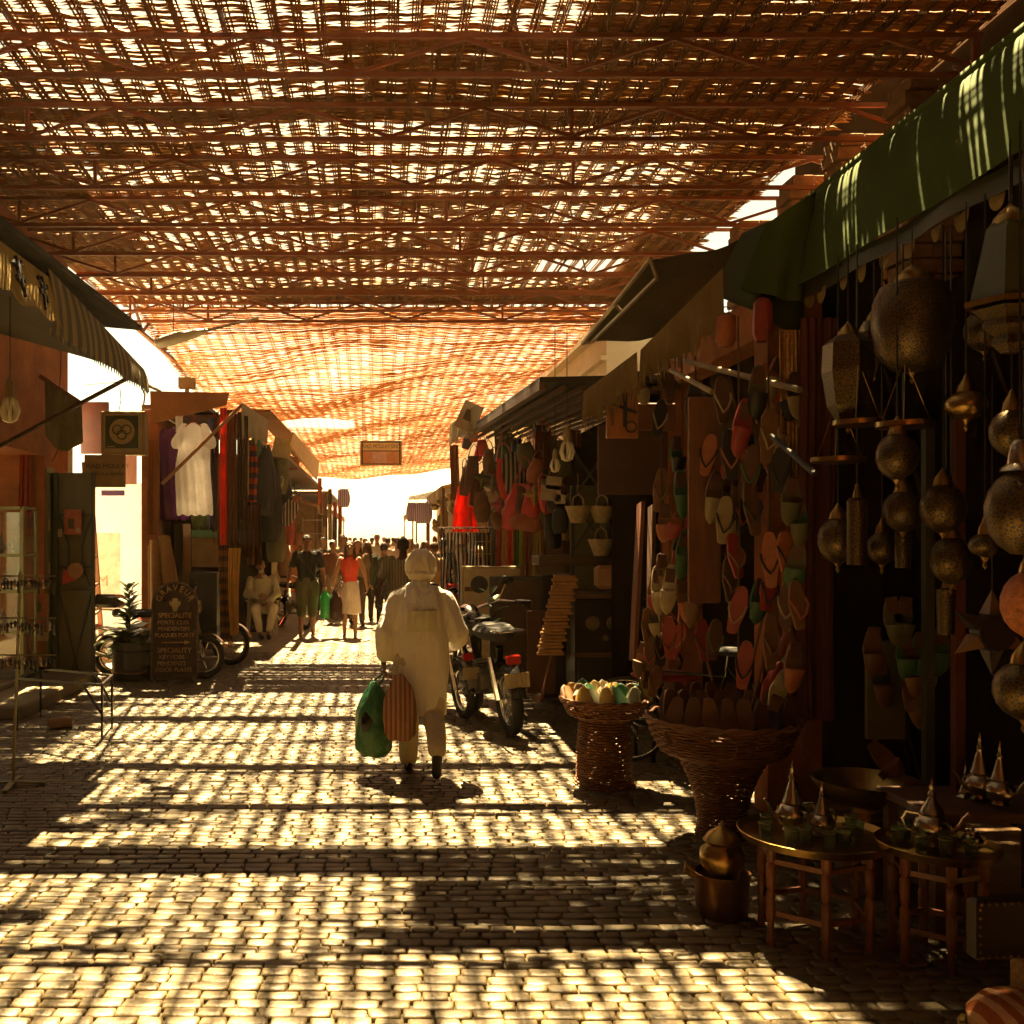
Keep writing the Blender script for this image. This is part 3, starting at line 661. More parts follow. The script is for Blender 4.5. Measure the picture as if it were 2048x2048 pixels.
# small hanging cloth under the awnings, wires and lamp
m_drab = cloth('drab cloth', (0.16, 0.15, 0.09))
o = MB().sheet(lambda i, j: P(45 + 37 * i, 380 + 26 * i + (8 + 52 * (0.4 + .6 * math.sin(1.0 + i * 1.9))) * j, 11.2) + Vector((0, .04 * math.sin(i * 14) * j, 0)), 18, 6, 0.004).build('hanging_cloth', m_drab, smooth=2); tag(o, 'drab olive cloth sagging from a rail on the terracotta wall', 'cloth')
o = MB().bar(P(40, 376, 11.25), P(82, 404, 11.25), 0.05).build('cloth_rail', m_woodR); tag(o, 'reddish wooden rail holding the drab cloth on the left wall', 'rail')
m_bulb = mat('opal glass', (0.75, 0.68, 0.45), rough=0.25)
def bulb(loc, label, s=1.0, cord=0.9):
    t = thing('light_bulb', label, 'light bulb', loc, 0, 'spiral light bulbs on cords')
    MB().tube([(0, 0, 0.16 * s), (0, 0, cord)], 0.004, 5).build('cord', m_black, t)
    MB().lathe([(0.012 * s, .17 * s), (0.02 * s, .15 * s), (0.024 * s, .11 * s), (0.026 * s, .07 * s)], n=12).build('socket', m_cream, t, smooth=2)
    mb = MB()
    for k in range(5):
        a = k * 2 * math.pi / 5; ca, sa = math.cos(a), math.sin(a)
        mb.tube([(0.012 * s * ca, 0.012 * s * sa, 0.07 * s), (0.03 * s * ca, .03 * s * sa, 0.05 * s), (0.046 * s * ca, .046 * s * sa, 0.0), (0.03 * s * ca, .03 * s * sa, -0.045 * s), (0.008 * s * ca, .008 * s * sa, -0.055 * s)], 0.010 * s, 6)
    mb.build('bulb', m_bulb, t, smooth=2); return t
bulb(P(10, 411, 7.6), 'large spiral bulb hanging under the lizard awning', 1.45, 1.0)
bulb(P(567, 452, 9.0), 'larger spiral bulb hanging left of the green metal door', 1.35, 1.1)
bulb(P(555, 466, 9.3), 'smaller spiral bulb hanging lowest beside the metal door', .95, 1.3)
for a, b, lab in (((118, 395), (112, 380), 'thin cable dangling beside the ring sign'), ):
    pass
def wire(pts, label, r=0.006, m=None):
    o = MB().tube(pts, r, 5).build('cable', m or m_black); return tag(o, label, 'cable')
wire([P(62, 335, 11.5), P(60, 380, 11.5), P(57, 420, 11.5), P(58, 450, 11.5), P(52, 462, 11.5)], 'black cable drooping down the terracotta wall behind the left awnings')
wire([P(140, 383, 12.6), P(145, 395, 12.6), P(143, 410, 12.6), P(132, 416, 12.6)], 'pale cable curling over the ring sign', 0.012, m_cream)
wire([P(84, 385, 15), P(110, 383, 15), P(136, 378, 15)], 'thin cable strung across the gap over the alley')
wire([P(120, 388, 12.7), P(121, 400, 12.7), P(119, 411, 12.7)], 'short black cable above the ring sign')
# lattice girder beyond the alley
t = thing('roof_girder', 'pale lattice girder along the street over the left alley', 'girder', (-3.55, 0, 0))
MB().bar((0, 14.4, 4.85), (0, 21.5, 4.85), 0.05).build('bottom_chord', m_steel, t); MB().bar((0, 14.4, 5.3), (0, 21.5, 5.3), 0.05).build('top_chord', m_steel, t)
for k in range(9):
    y0 = 14.5 + k * .78; MB().bar((0, y0, 4.87 if k % 2 else 5.28), (0, y0 + .78, 5.28 if k % 2 else 4.87), 0.035).build('diagonal', m_steel, t)
for y0 in (14.5, 16.9, 19.3): MB().bar((0, y0, 4.878), (0, y0, 5.272), 0.034).build('vertical', m_steel, t)
# street lamp head
t = thing('street_lamp', 'long grey street lamp head slung under the mats on the left', 'street lamp', P(181, 337, 13.2))
M_ = Matrix.Rotation(R(-14), 4, 'Y')
MB().loft([(M_ @ Vector((x, 0, 0)), b, a, (M_ @ Matrix.Rotation(R(90), 4, 'Y')).to_3x3()) for x, a, b in ((-.36, .02, .02), (-.34, .10, .06), (-.2, .12, .085), (.05, .115, .07), (.25, .08, .045), (.36, .03, .02))], 14).build('housing', mat('grey aluminium', (0.42, 0.40, 0.30), rough=0.5, metal=0.3), t, smooth=2)
MB().tube([(M_ @ Vector((.3, 0, 0))), (0.7, .1, .2), (1.0, .2, .3)], 0.02, 6).build('arm', m_frame, t, smooth=2)
MB().tube([(-.1, 0, .08), (-.1, 0, .45)], 0.006, 5).build('hanger', m_black, t)
m_fl = mat('steel fixture', (0.4, 0.38, 0.3), rough=0.5)
t = thing('flood_light', 'small white flood light standing on the stall roof left of the mats', 'flood light', P(187, 383, 13.6))
MB().box((0, 0, 0.0), (0.22, 0.1, 0.16), bev=.01).build('housing', m_cream, t); MB().tube([(0, 0, -.08), (0, 0, -.26)], .03, 8).build('post', m_cream, t)

# ---------------------------------------------------------------- signs on the left
t = thing('ring_sign', 'square box sign with three linked rings in a disc, green and cream', 'sign', P(123, 433, 12.3))
m_sgn = mat('sign green', (0.05, 0.075, 0.035), rough=0.4); m_sf = mat('sign cream', (0.50, 0.42, 0.22), rough=0.4)
MB().box((0, 0.09, 0), (0.54, 0.17, 0.54), bev=.008).build('frame', mat('brass frame', (0.30, 0.20, 0.08), rough=0.4, metal=0.3), t)
MB().box((0.0, -0.004, 0), (0.47, 0.02, 0.47)).build('panel', m_sf, t); MB().box((-0.01, -0.02, 0.01), (0.40, 0.014, 0.40), bev=.002).build('field', m_sgn, t)
MB().lathe([(0.155, -0.006), (0.155, 0.006)], (-0.005, -0.032, 0.015), 32, FACE).build('disc', m_sf, t)
for i, (dx, dz) in enumerate(((-.062, .022), (.052, .022), (-.005, -.04))): MB().torus((dx, -0.041, dz + .015), 0.055, 0.008, 26, 6, FACE).build('ring', m_sgn, t)
MB().box((-0.14, -0.03, -0.17), (0.10, 0.008, 0.012)).build('small_print', m_sf, t)
t = thing('riad_sign', 'brown board lettered RIAD MOULAY hung below the ring sign', 'sign', P(105, 471, 12.2))
t.scale = (.94, 1, .94)
MB().box((0, 0, 0), (0.53, 0.03, 0.42), bev=.004).build('board', mat('tan board', (0.34, 0.22, 0.09), rough=0.7), t)
text_part('lettering', 'RIAD MOULAY', 0.085, m_black, t, Matrix.Translation((0.04, -.018, 0.06)) @ FACE)
text_part('lettering', '20 m à droite', 0.07, m_black, t, Matrix.Translation((0.05, -.018, -0.035)) @ FACE)
o = MB().box(P(113, 493, 13.05), (0.30, 0.02, 0.07)).build('purple_strip', mat('violet plastic', (0.36, 0.22, 0.65), rough=0.5)); tag(o, 'violet strip under the RIAD MOULAY board', 'sign')
o = MB().box(P(95, 428, 13.1), (0.36, 0.04, 0.68), bev=.005).build('shop_sign', mat('maroon board', (0.12, 0.03, 0.018), rough=0.6)); tag(o, 'dark maroon board standing behind the ring sign', 'sign')
o = MB().box(P(131, 470, 14.0), (0.16, 0.03, 0.40)).build('wall_board', m_woodR); tag(o, 'small narrow brown board on the pillar below the ring sign', 'sign')
t = thing('wall_poster', 'pink painted panel with pale handwriting on the white alley wall', 'poster', P(103, 572, 16.1))
MB().box((0, 0, 0), (0.55, 0.02, 1.25), bev=.006).build('panel', mat('salmon paint', (0.85, 0.52, 0.42), rough=0.8), t)
text_part('lettering', 'M', 0.25, m_cream, t, Matrix.Translation((0.0, -.014, -0.15)) @ FACE)
# hanging sign RIAD MOULAY SAID
t = thing('hanging_sign', 'framed RIAD MOULAY SAID sign hanging across the middle of the street', 'sign', P(381, 453, 22), R(0))
MB().box((0, 0.03, 0), (0.92, 0.05, 0.56), bev=.006).build('frame', mat('pale wood frame', (0.75, 0.48, 0.25), rough=0.6), t)
MB().box((0, -0.002, 0.0), (0.86, 0.014, 0.50)).build('border', m_black, t)
m_ysg = mat('ochre sign', (0.95, 0.70, 0.35), rough=0.6)
MB().box((0, -0.014, 0.14), (0.80, 0.012, 0.17)).build('title_panel', m_ysg, t)
text_part('lettering', 'RIAD MOULAY SAID', 0.125, m_black, t, Matrix.Translation((0, -.022, 0.14)) @ FACE, sx=0.74)
MB().box((0, -0.014, -0.10), (0.80, 0.012, 0.27)).build('photo_panel', mat('orange photo', (0.75, 0.25, 0.07), rough=0.6, scale=9, col2=(0.85, 0.50, 0.28)), t)
MB().box((-0.03, -0.024, -0.10), (0.32, 0.010, 0.24)).build('photo', mat('pink photo', (0.7, 0.4, 0.36), rough=0.6, scale=14, col2=(0.95, 0.65, 0.55)), t)
for sx in (-.4, .4): MB().tube([(sx, 0, .28), (sx, 0, 1.15)], .006, 5).build('hanger', m_black, t)

# far canopies closing in on the bright end of the street
for (y0, y1, x0, z0, col, lab) in ((19.5, 25.0, 1.30, 2.95, (.50, .36, .18), 'tan canvas canopy over the far right stalls, nearest of three'), (26.0, 33.0, 1.32, 2.85, (.62, .50, .32), 'cream canvas canopy over the far right stalls, middle of three'), (34.0, 44.0, 1.25, 2.85, (.45, .24, .10), 'rusty canvas canopy over the far right stalls, farthest of three')):
    m = cloth('far canopy %d' % int(y0), col, trans=.4); t = thing('stall_canopy', lab, 'canopy', (0, 0, 0))
    MB().hexa([(x0, y0, z0 - .25), (2.9, y0, z0 + .12), (2.9, y1, z0 + .12), (x0, y1, z0 - .25), (x0, y0, z0 - .22), (2.9, y0, z0 + .15), (2.9, y1, z0 + .15), (x0, y1, z0 - .22)]).build('cover', m, t)
    MB().sheet(lambda i, j: (x0 - .01 + .02 * math.sin(i * 20) * j, y0 + (y1 - y0) * i, z0 - .24 - .22 * j), 24, 3, .004).build('valance', m, t, smooth=2)
    for yy in (y0 + .1, y1 - .1): MB().bar((x0 + .04, yy, 0), (x0 + .04, yy, z0 - .26), .05).build('post', m_wood, t)
for (y0, y1, x0, z0, col, lab) in ((25.0, 31.0, -1.45, 2.75, (.42, .26, .12), 'brown canvas canopy at the far left stalls, nearer of two'), (33.0, 44.0, -1.35, 2.8, (.58, .34, .14), 'orange tan canvas canopy at the far left stalls, farther of two')):
    m = cloth('far left canopy %d' % int(y0), col, trans=.4); t = thing('stall_canopy', lab, 'canopy', (0, 0, 0))
    MB().hexa([(-2.6, y0, z0 + .12), (x0, y0, z0 - .25), (x0, y1, z0 - .25), (-2.6, y1, z0 + .12), (-2.6, y0, z0 + .15), (x0, y0, z0 - .22), (x0, y1, z0 - .22), (-2.6, y1, z0 + .15)]).build('cover', m, t)
    MB().sheet(lambda i, j: (x0 + .01 + .02 * math.sin(i * 20) * j, y0 + (y1 - y0) * i, z0 - .24 - .2 * j), 24, 3, .004).build('valance', m, t, smooth=2)
    for yy in (y0 + .1, y1 - .1): MB().bar((x0 - .04, yy, 0), (x0 - .04, yy, z0 - .26), .05).build('post', m_wood, t)
# ---------------------------------------------------------------- right side: footwear, baskets, tables, lanterns
def sole_outline(L_, w):
    pts = [(0, .5), (.55, .44), (.86, .18), (.95, -.02), (.72, -.22), (.60, -.38), (.50, -.47), (0, -.5)]
    out = [(x * w, z * L_) for x, z in pts]
    out += [(-x * w * .92, z * L_) for x, z in reversed(pts[1:-1])]
    # round it: Catmull through the points
    n = len(out); r_ = []
    for i in range(n):
        p0, p1, p2, p3 = [out[(i + k - 1) % n] for k in range(4)]
        for t in (0, .5):
            r_.append(tuple(0.5 * ((2 * p1[q]) + (-p0[q] + p2[q]) * t + (2 * p0[q] - 5 * p1[q] + 4 * p2[q] - p3[q]) * t * t + (-p0[q] + 3 * p1[q] - 3 * p2[q] + p3[q]) * t ** 3) for q in (0, 1)))
    return r_
def flipflop(label, col, strap, L_=0.27, closed=False, loc=(0, 0, 0), ry=0, rz=0, rx=0, name=None, group='sandals and slippers hung on the stall'):
    """toes point down, sole faces the viewer's side (-Y)"""
    t = thing(name or ('slipper' if closed else 'sandal'), label, 'slipper' if closed else 'sandal', loc, 0, group)
    t.rotation_euler = (R(rx), R(ry), R(rz))
    MB().prism(sole_outline(L_, 0.052), 0.016).build('sole', col, t)
    if closed:   # babouche: a pointed vamp over the toe half
        mb = MB(); rings = []
        for k in range(7):
            s_ = k / 6; z = -0.02 * L_ / .27 - s_ * L_ * 0.53; wd = 0.050 * (1 - s_ ** 2.2) ** .6 + .004; hgt = 0.035 * (1 - s_ ** 1.5) + .004
            rings.append(((0, -0.010 - hgt * .5, z), wd, hgt * .9))
        mb.loft(rings, 12); mb.build('upper', strap, t, smooth=2)
        MB().box((0, -0.012, .075), (0.060, .008, .09), bev=.004).build('insole', lea('brown'), t)
    else:
        for sx in (-1, 1):
            MB().tube([(0, -.012, -.075), (sx * .022, -.040, -.045), (sx * .042, -.036, .0), (sx * .047, -.010, .035)], [.005, .006, .007, .006], 6).build('strap', strap, t, smooth=2)
    return t
colr = {
 'brown leather': mat('brown leather', (0.141, 0.058, 0.021), rough=0.6, scale=12), 'tan leather': mat('tan leather', (0.280, 0.141, 0.058), rough=0.6, scale=12),
 'red leather': mat('red leather', (0.297, 0.028, 0.017), rough=0.5, scale=12), 'orange leather': mat('orange leather', (0.372, 0.108, 0.033), rough=0.5, scale=12),
 'green leather': mat('green leather', (0.050, 0.165, 0.066), rough=0.5, scale=12), 'black leather': mat('black leather', (0.012, 0.011, 0.009), rough=0.5, scale=12),
 'cream leather': mat('cream leather', (0.455, 0.389, 0.231), rough=0.6, scale=12), 'olive leather': mat('olive leather', (0.132, 0.132, 0.042), rough=0.6, scale=12),
 'yellow leather': mat('yellow leather', (0.512, 0.330, 0.042), rough=0.5, scale=12), 'white leather': mat('white leather', (0.578, 0.528, 0.413), rough=0.5, scale=12)}
def lea(s): return colr[s + ' leather']
# (u, v, y, length, colour, strap, closed, tilt, note)
FW = [
 (770, 560, 5.45, .27, 'orange', 'black', 0, -4, 'orange leather sandal with black thong, right of the middle column'),
 (768, 590, 5.5, .20, 'red', 'black', 0, 8, 'small red sandal tucked under the orange one'),
 (770, 642, 5.45, .27, 'tan', 'tan', 0, -3, 'wide tan leather mule hanging lowest on the right column'),
 (737, 610, 5.6, .24, 'red', 'cream', 0, 12, 'red sandal with loose cream straps'), (735, 556, 5.7, .23, 'red', 'tan', 0, -14, 'slanting red sandal above the cream strapped one'),
 (744, 665, 5.6, .24, 'red', 'black', 0, 5, 'small dark red sandal hanging beside the tan mule'),
 (752, 508, 5.5, .27, 'brown', 'black', 0, -10, 'brown leather sandal leaning left in the upper column'), (768, 436, 5.4, .27, 'tan', 'cream', 0, 4, 'brown slipper with a cream toe strap at the top of the column'),
 (741, 425, 5.5, .26, 'red', 'red', 1, 10, 'scarlet pointed slipper hanging near the top right'), (730, 455, 5.6, .25, 'black', 'orange', 0, -6, 'black sandal with orange edge behind the scarlet slipper'),
 (724, 520, 5.7, .24, 'cream', 'black', 0, 3, 'thin pale sandal seen edge on in the middle'), (713, 495, 5.9, .25, 'brown', 'cream', 1, 6, 'brown pointed slipper beside the grey plank'),
 (693, 405, 6.1, .27, 'black', 'black', 0, 3, 'large black sandal with two pale studs'), (668, 385, 6.5, .22, 'brown', 'black', 0, -8, 'dim brown sandal in the upper left of the stall'),
 (659, 418, 6.6, .22, 'black', 'cream', 0, 8, 'black sandal with round cream patch'), (660, 490, 6.7, .26, 'tan', 'tan', 0, 4, 'pale tan sandal at the left end of the stall'),
 (665, 522, 6.6, .20, 'tan', 'orange', 1, 0, 'tan slipper with banded toe under the pale sandal'), (681, 492, 6.4, .25, 'green', 'green', 1, -6, 'bright green pointed slipper'),
 (683, 552, 6.4, .26, 'green', 'green', 1, 5, 'dull green slipper hanging below the bright green one'), (677, 523, 6.5, .17, 'orange', 'red', 1, 20, 'small orange slipper between the two green ones'),
 (695, 520, 6.3, .22, 'orange', 'brown', 0, 0, 'orange brown sandal right of the green slippers'), (663, 572, 6.6, .22, 'tan', 'tan', 1, -10, 'thin tan slipper seen sideways at the left'),
 (658, 588, 6.6, .26, 'cream', 'white', 1, -4, 'narrow white slipper, left one of the white pair'), (669, 587, 6.5, .26, 'white', 'white', 1, 4, 'white slipper, right one of the white pair'),
 (684, 598, 6.4, .25, 'tan', 'orange', 1, -12, 'tan pointed slipper beside the white pair'), (695, 600, 6.3, .26, 'tan', 'tan', 1, 8, 'broad tan slipper pointing down right of the white pair'),
 (669, 638, 6.6, .25, 'red', 'brown', 0, -4, 'dusky red sandal hanging low by the dark cabinet'), (703, 640, 6.3, .24, 'red', 'brown', 0, -8, 'red brown sandal low in the stall beside the string of studs'),
 (751, 470, 5.5, .25, 'brown', 'green', 0, 6, 'brown sandal with green strap high in the column'), (790, 500, 5.3, .20, 'olive', 'olive', 1, 4, 'olive slipper in the bunch by the pillar'),
 (798, 520, 5.3, .22, 'green', 'olive', 1, -4, 'pale green slipper at the right edge of the bunch'), (796, 565, 5.3, .22, 'olive', 'green', 1, 6, 'olive green slipper hanging lower in the bunch by the pillar'),
 (785, 552, 5.35, .19, 'orange', 'black', 0, -6, 'small orange sandal in the bunch by the pillar'), (787, 604, 5.3, .22, 'brown', 'cream', 0, 3, 'brown sandal with three pale straps'),
 (797, 605, 5.25, .23, 'tan', 'orange', 0, -10, 'tan sandal with shining straps beside the pillar'), (792, 665, 5.3, .22, 'tan', 'orange', 1, 5, 'tan pointed slipper hanging lowest by the pillar'),
 (714, 640, 6.0, .22, 'brown', 'olive', 0, 6, 'dark brown sandal half hidden in the middle of the stall'), (708, 455, 6.0, .22, 'orange', 'black', 0, 8, 'orange sandal near the top of the grey plank'),
 (722, 400, 5.8, .24, 'brown', 'cream', 0, -5, 'brown sandal with looping cream cord near the top'), (757, 390, 5.5, .24, 'olive', 'black', 1, 2, 'olive slipper at the very top of the middle column'),
 (729, 580, 5.8, .23, 'brown', 'tan', 0, -6, 'brown sandal with tan strap left of the red cream strapped one'), (780, 470, 5.35, .22, 'black', 'black', 0, 2, 'black sandal in the dark cluster near the fabric strip'),
 (757, 600, 5.6, .20, 'green', 'green', 1, 8, 'tiny green slipper behind the orange sandal'), (676, 455, 6.5, .20, 'green', 'black', 1, -5, 'small dark green slipper above the bright green one')]
for (u, v, y, L_, c, s_, cl, tl, lab) in FW:
    flipflop(lab, lea(c), lea(s_), L_ * 1.15, bool(cl), P(u, v, y), ry=tl + 2, rz=rnd.uniform(-25, 25))
q2 = random.Random(12); _seen = {}
for k in range(64):
    u = 640 + 165 * ((k * .618) % 1); v = 372 + 330 * ((k * .377 + .05) % 1); y = 6.9 - (u - 640) / 165 * 1.2 + .22; cn = q2.choice(['brown', 'tan', 'red', 'orange', 'black', 'olive', 'brown', 'tan']); cl = q2.random() < .4
    lab = 'dim %s %s in the back layer of the stall, %s %s' % (cn, 'slipper' if cl else 'sandal', ('top', 'upper', 'middle', 'lower', 'bottom')[min(4, int((v - 372) / 66))], ('far left', 'left', 'centre', 'right', 'far right')[min(4, int((u - 640) / 33))])
    if lab in _seen: lab = lab.replace('in the back', 'tucked deeper in the back')
    if lab in _seen: lab = lab.replace('dim ', 'dusty ')
    _seen[lab] = 1
    flipflop(lab, lea(cn), lea(q2.choice(['black', 'brown', 'cream', 'red'])), q2.uniform(.2, .27), cl, P(u, v, y), ry=q2.uniform(-18, 18), rz=q2.uniform(-40, 40), group='sandals and slippers in the back layer')
# hanging cords and racks behind the footwear
m_cord = mat('brown cord', (0.12, 0.07, 0.03), rough=0.9)
for u, y, z0, z1, lab in ((770, 5.5, 1.0, 2.9, 'brown cord carrying the right column of sandals'), (740, 5.65, .9, 3.0, 'brown cord carrying the column with the red sandals'), (683, 6.45, 1.0, 3.0, 'brown cord carrying the green slippers'), (662, 6.65, 1.0, 2.9, 'brown cord carrying the pale sandals at the left end'), (697, 6.35, 1.1, 2.9, 'brown cord left of the grey plank'), (793, 5.35, .9, 2.3, 'brown cord by the pillar')):
    x = (u - 375) * y / 1000; o = MB().tube([(x, y + .03, z0), (x + .01, y + .03, (z0 + z1) / 2), (x, y + .03, z1)], .006, 5).build('cord', m_cord); tag(o, lab, 'cord', 'cords the footwear hangs from')
o = MB().tube([P(650, 352, 7.0), P(800, 390, 5.3)], .018, 8).build('hanging_rail', m_frame, smooth=2); tag(o, 'metal rail the sandals hang from, at the top of the slipper stall', 'rail')
o = MB().tube([P(671, 370, 6.2), P(712, 392, 5.6)], .016, 8).build('awning_strut', m_frame, smooth=2); tag(o, 'short dark strut with a shiny end above the black sandal', 'strut')
o = MB().tube([P(772, 436, 5.1), P(815, 474, 4.6)], .014, 8).build('awning_strut', m_black, smooth=2); tag(o, 'black slanting strut crossing the lit fabric strip', 'strut')
# boards, planks, grey plank with anchor-like figure
o = MB().box(P(704, 500, 6.05), (0.19, 0.03, 1.25), bev=.01).build('wooden_panel', mat('worn orange board', (0.26, 0.10, 0.035), rough=0.7, scale=4, stretch=(6, 1, 1))); tag(o, 'tall pale orange wooden panel in the slipper stall', 'panel')
t = thing('plank', 'reddish plank leaning beside the dark cabinet, farther one', 'plank', (0, 0, 0), 0, 'planks leaning by the cabinet')
MB().bar(P(590 + 43, 660, 7.9), P(641, 503, 8.1), 0.15, 0.03, up=(1, 0, 0)).build('board', m_woodR, t)
t = thing('plank', 'brown plank leaning beside the dark cabinet, in front of the reddish one', 'plank', (0, 0, 0), 0, 'planks leaning by the cabinet')
MB().bar(P(650, 650, 7.6), P(652, 506, 7.8), 0.13, 0.03, up=(1, 0, 0)).build('board', m_wood, t)
o = MB().box(P(640, 460, 8.9), (0.75, 0.04, 0.62), bev=.01).build('hanging_board', mat('dark red board', (0.10, 0.035, 0.015), rough=0.7, scale=4)); tag(o, 'dark red board hung behind the planks', 'board')
o = MB().box(P(655, 417, 8.6), (0.34, 0.04, 0.24), bev=.01).build('hanging_board', m_woodR); tag(o, 'small brown board hung above the dark red one', 'board')
# gold streaked fabric lit by the sun, and red columns
m_gold = mat('shiny gold cloth', (0.75, 0.42, 0.12), rough=0.25, metal=0.5, scale=20, bump=0.01)
def hang(name, label, cat, u0, u1, v0, v1, y, m, folds=4, amp=0.03, group=None, taper=0.0, th=0.004, nu=28, par=None, part=None):
    """cloth hanging between picture columns u0..u1 and rows v0..v1 at distance y"""
    a = P(u0, v0, y); b = P(u1, v0, y); c = P(u0, v1, y)
    W = b.x - a.x; H = a.z - c.z; ph = rnd.uniform(0, 6)
    o = MB().sheet(lambda i, j: (-W / 2 + W * i * 1.0 + (0.5 - i) * W * taper * j + 0.01 * math.sin(j * 5 + ph) * (1 if W > .15 else .3),
                                 amp * math.sin(i * folds * 6.283 + ph + j) * (0.4 + .6 * j) + amp * .4 * math.sin(i * folds * 15 + ph) , -H * j), nu, 8, th).build(part or name, m, par, smooth=2)
    o.location = ((a.x + b.x) / 2, y, a.z)
    if par is None: tag(o, label, cat, group)
    return o
hang('gold_cloth', 'glittering gold striped cloth strip lit by sun in the slipper stall', 'cloth', 779, 800, 330, 482, 6.05, m_gold, 5, .02)
hang('gold_cloth', 'narrow gold cloth catching the sun low beside the pillar', 'cloth', 781, 793, 570, 710, 5.9, m_gold, 3, .015, taper=.5)
m_redcol = mat('dark red cloth', (0.13, 0.03, 0.012), rough=0.9, scale=3, bump=0.004)
hang('red_cloth', 'long dark red cloth hanging between gold strip and lanterns', 'cloth', 800, 836, 318, 720, 5.75, m_redcol, 2, .03)
hang('red_cloth', 'dull orange cloth strip at the foot of the slipper stall', 'cloth', 762, 782, 640, 720, 5.95, mat('orange cloth', (0.34, 0.12, 0.05), rough=0.9), 2, .02)
for i, (u, v, h, c, lab) in enumerate(((763, 320, .13, 'red', 'red tin lantern hung at the top of the slipper stall'), (726, 330, .10, 'orange', 'orange lit pot shape behind the tan valance'))):
    t = thing('tin_lantern', lab, 'lantern', P(u, v, 6.0)); MB().lathe([(.03, h), (.055, h * .8), (.06, -h * .6), (.04, -h)], n=16).build('body', lea(c), t, smooth=2); MB().torus((0, 0, h + .02), .02, .004, 12, 5, FACE).build('ring', m_black, t)
# boxes on the cord: striped bundle of belts etc. low stall goods
m_bam = mat('bamboo stick', (0.36, 0.16, 0.06), rough=0.5, scale=20)
for (a, b, r_, lab) in ((P(715, 690, 6.3), P(695, 615, 6.5), .009, 'thin pale cane leaning behind the red seated bicycle'), (P(734, 745, 5.7), P(766, 600, 5.9), .010, 'thin red brown cane leaning in the basket, left'), (P(742, 745, 5.7), P(775, 612, 5.9), .010, 'thin red brown cane leaning in the basket, right')):
    o = MB().tube([a, b], r_, 6).build('cane', m_bam); tag(o, lab, 'cane')
for (u, v, y, w, h, c, lab) in ((780, 660, 5.75, .06, .30, 'orange', 'tall orange slipper stuck upright behind the basket'), (788, 668, 5.6, .07, .26, 'olive', 'glossy olive slipper stuck upright behind the basket'), (772, 685, 5.6, .06, .24, 'red', 'scarlet slipper stuck upright behind the basket'), (779, 690, 5.5, .06, .22, 'cream', 'glossy cream slipper upright beside the scarlet one')):
    flipflop(lab, lea(c), lea(c), h, True, P(u, v, y), ry=180 + 20, name='slipper', group='slippers standing behind the basket')

# wicker baskets on pedestals
m_wick = mat('wicker', (0.27, 0.11, 0.04), rough=0.6, scale=14, var=0.35)
def wicker_basket(label, loc, rb, rw, rr, hb, h, courses, group='wicker pedestal baskets of slippers'):
    t = thing('wicker_basket', label, 'basket', loc, 0, group)
    prof = lambda s_: (rb + (rw - rb) * (s_ / hb) ** 2 * 1.0) if s_ < hb else rw * 1.25 + (rr - rw * 1.25) * ((s_ - hb) / (h - hb)) ** .7
    def rad(s_):
        if s_ < 0.06: return rb * (1.14 - s_ / .06 * .14)
        if s_ < hb: return rb + (rw - rb) * ((s_ - .06) / (hb - .06)) ** 2
        k = (s_ - hb) / (h - hb); return rw + (rr * .80 - rw) * k / .15 if k < .15 else rr * .80 + rr * .20 * ((k - .15) / .85) ** .8
    ns = 44; stand = MB(); bowl = MB(); 
    for k in range(courses):
        s_ = h * (k + .5) / courses; r_ = rad(s_)
        pts = [((r_ + .006 * (1 if (i + k) % 2 else -1)) * math.cos(2 * math.pi * i / ns), (r_ + .006 * (1 if (i + k) % 2 else -1)) * math.sin(2 * math.pi * i / ns), s_ + .002 * math.sin(i * 1.7 + k)) for i in range(ns)]
        (stand if s_ < hb else bowl).tube(pts, h / courses * .46, 4, closed=True)
    for i in range(22):
        a = 2 * math.pi * i / 22
        (bowl).tube([(rad(s_) * math.cos(a), rad(s_) * math.sin(a), s_) for s_ in [hb, hb + (h - hb) * .3, hb + (h - hb) * .6, h]], .006, 4)
    stand.build('pedestal', m_wick, t, smooth=True); bowl.build('bowl', m_wick, t, smooth=True)
    mb = MB(); n = 60
    for off in (0, 1): mb.tube([((rr + .010 * math.cos(i * .9 + off * 3.1)) * math.cos(2 * math.pi * i / n), (rr + .010 * math.cos(i * .9 + off * 3.1)) * math.sin(2 * math.pi * i / n), h + .012 * math.sin(i * .9 + off * 3.1)) for i in range(n)], .012, 6, closed=True)
    mb.build('rim', m_wick, t, smooth=True)
    MB().lathe([(rr * .93, h - .06), (0.0, h - .06)], n=24).build('tray', m_dark, t)
    return t
B1 = Vector((1.615, 7.05, 0)); B2v = Vector((2.03, 5.85, 0))
wicker_basket('wicker pedestal basket heaped with yellow and green slippers, nearer the moped', B1, .185, .165, .295, .47, .60, 32)
wicker_basket('large wicker pedestal basket packed with brown slippers, beside the brass tables', B2v, .13, .25, .43, .46, .68, 40)
cs = ['yellow', 'green', 'white', 'yellow', 'cream', 'green', 'yellow', 'olive', 'tan', 'yellow', 'green', 'cream', 'yellow', 'olive', 'green', 'yellow', 'white', 'tan', 'olive', 'green']
nm_ = ['front left', 'front', 'front right', 'left', 'middle', 'right', 'back left', 'back', 'back right']
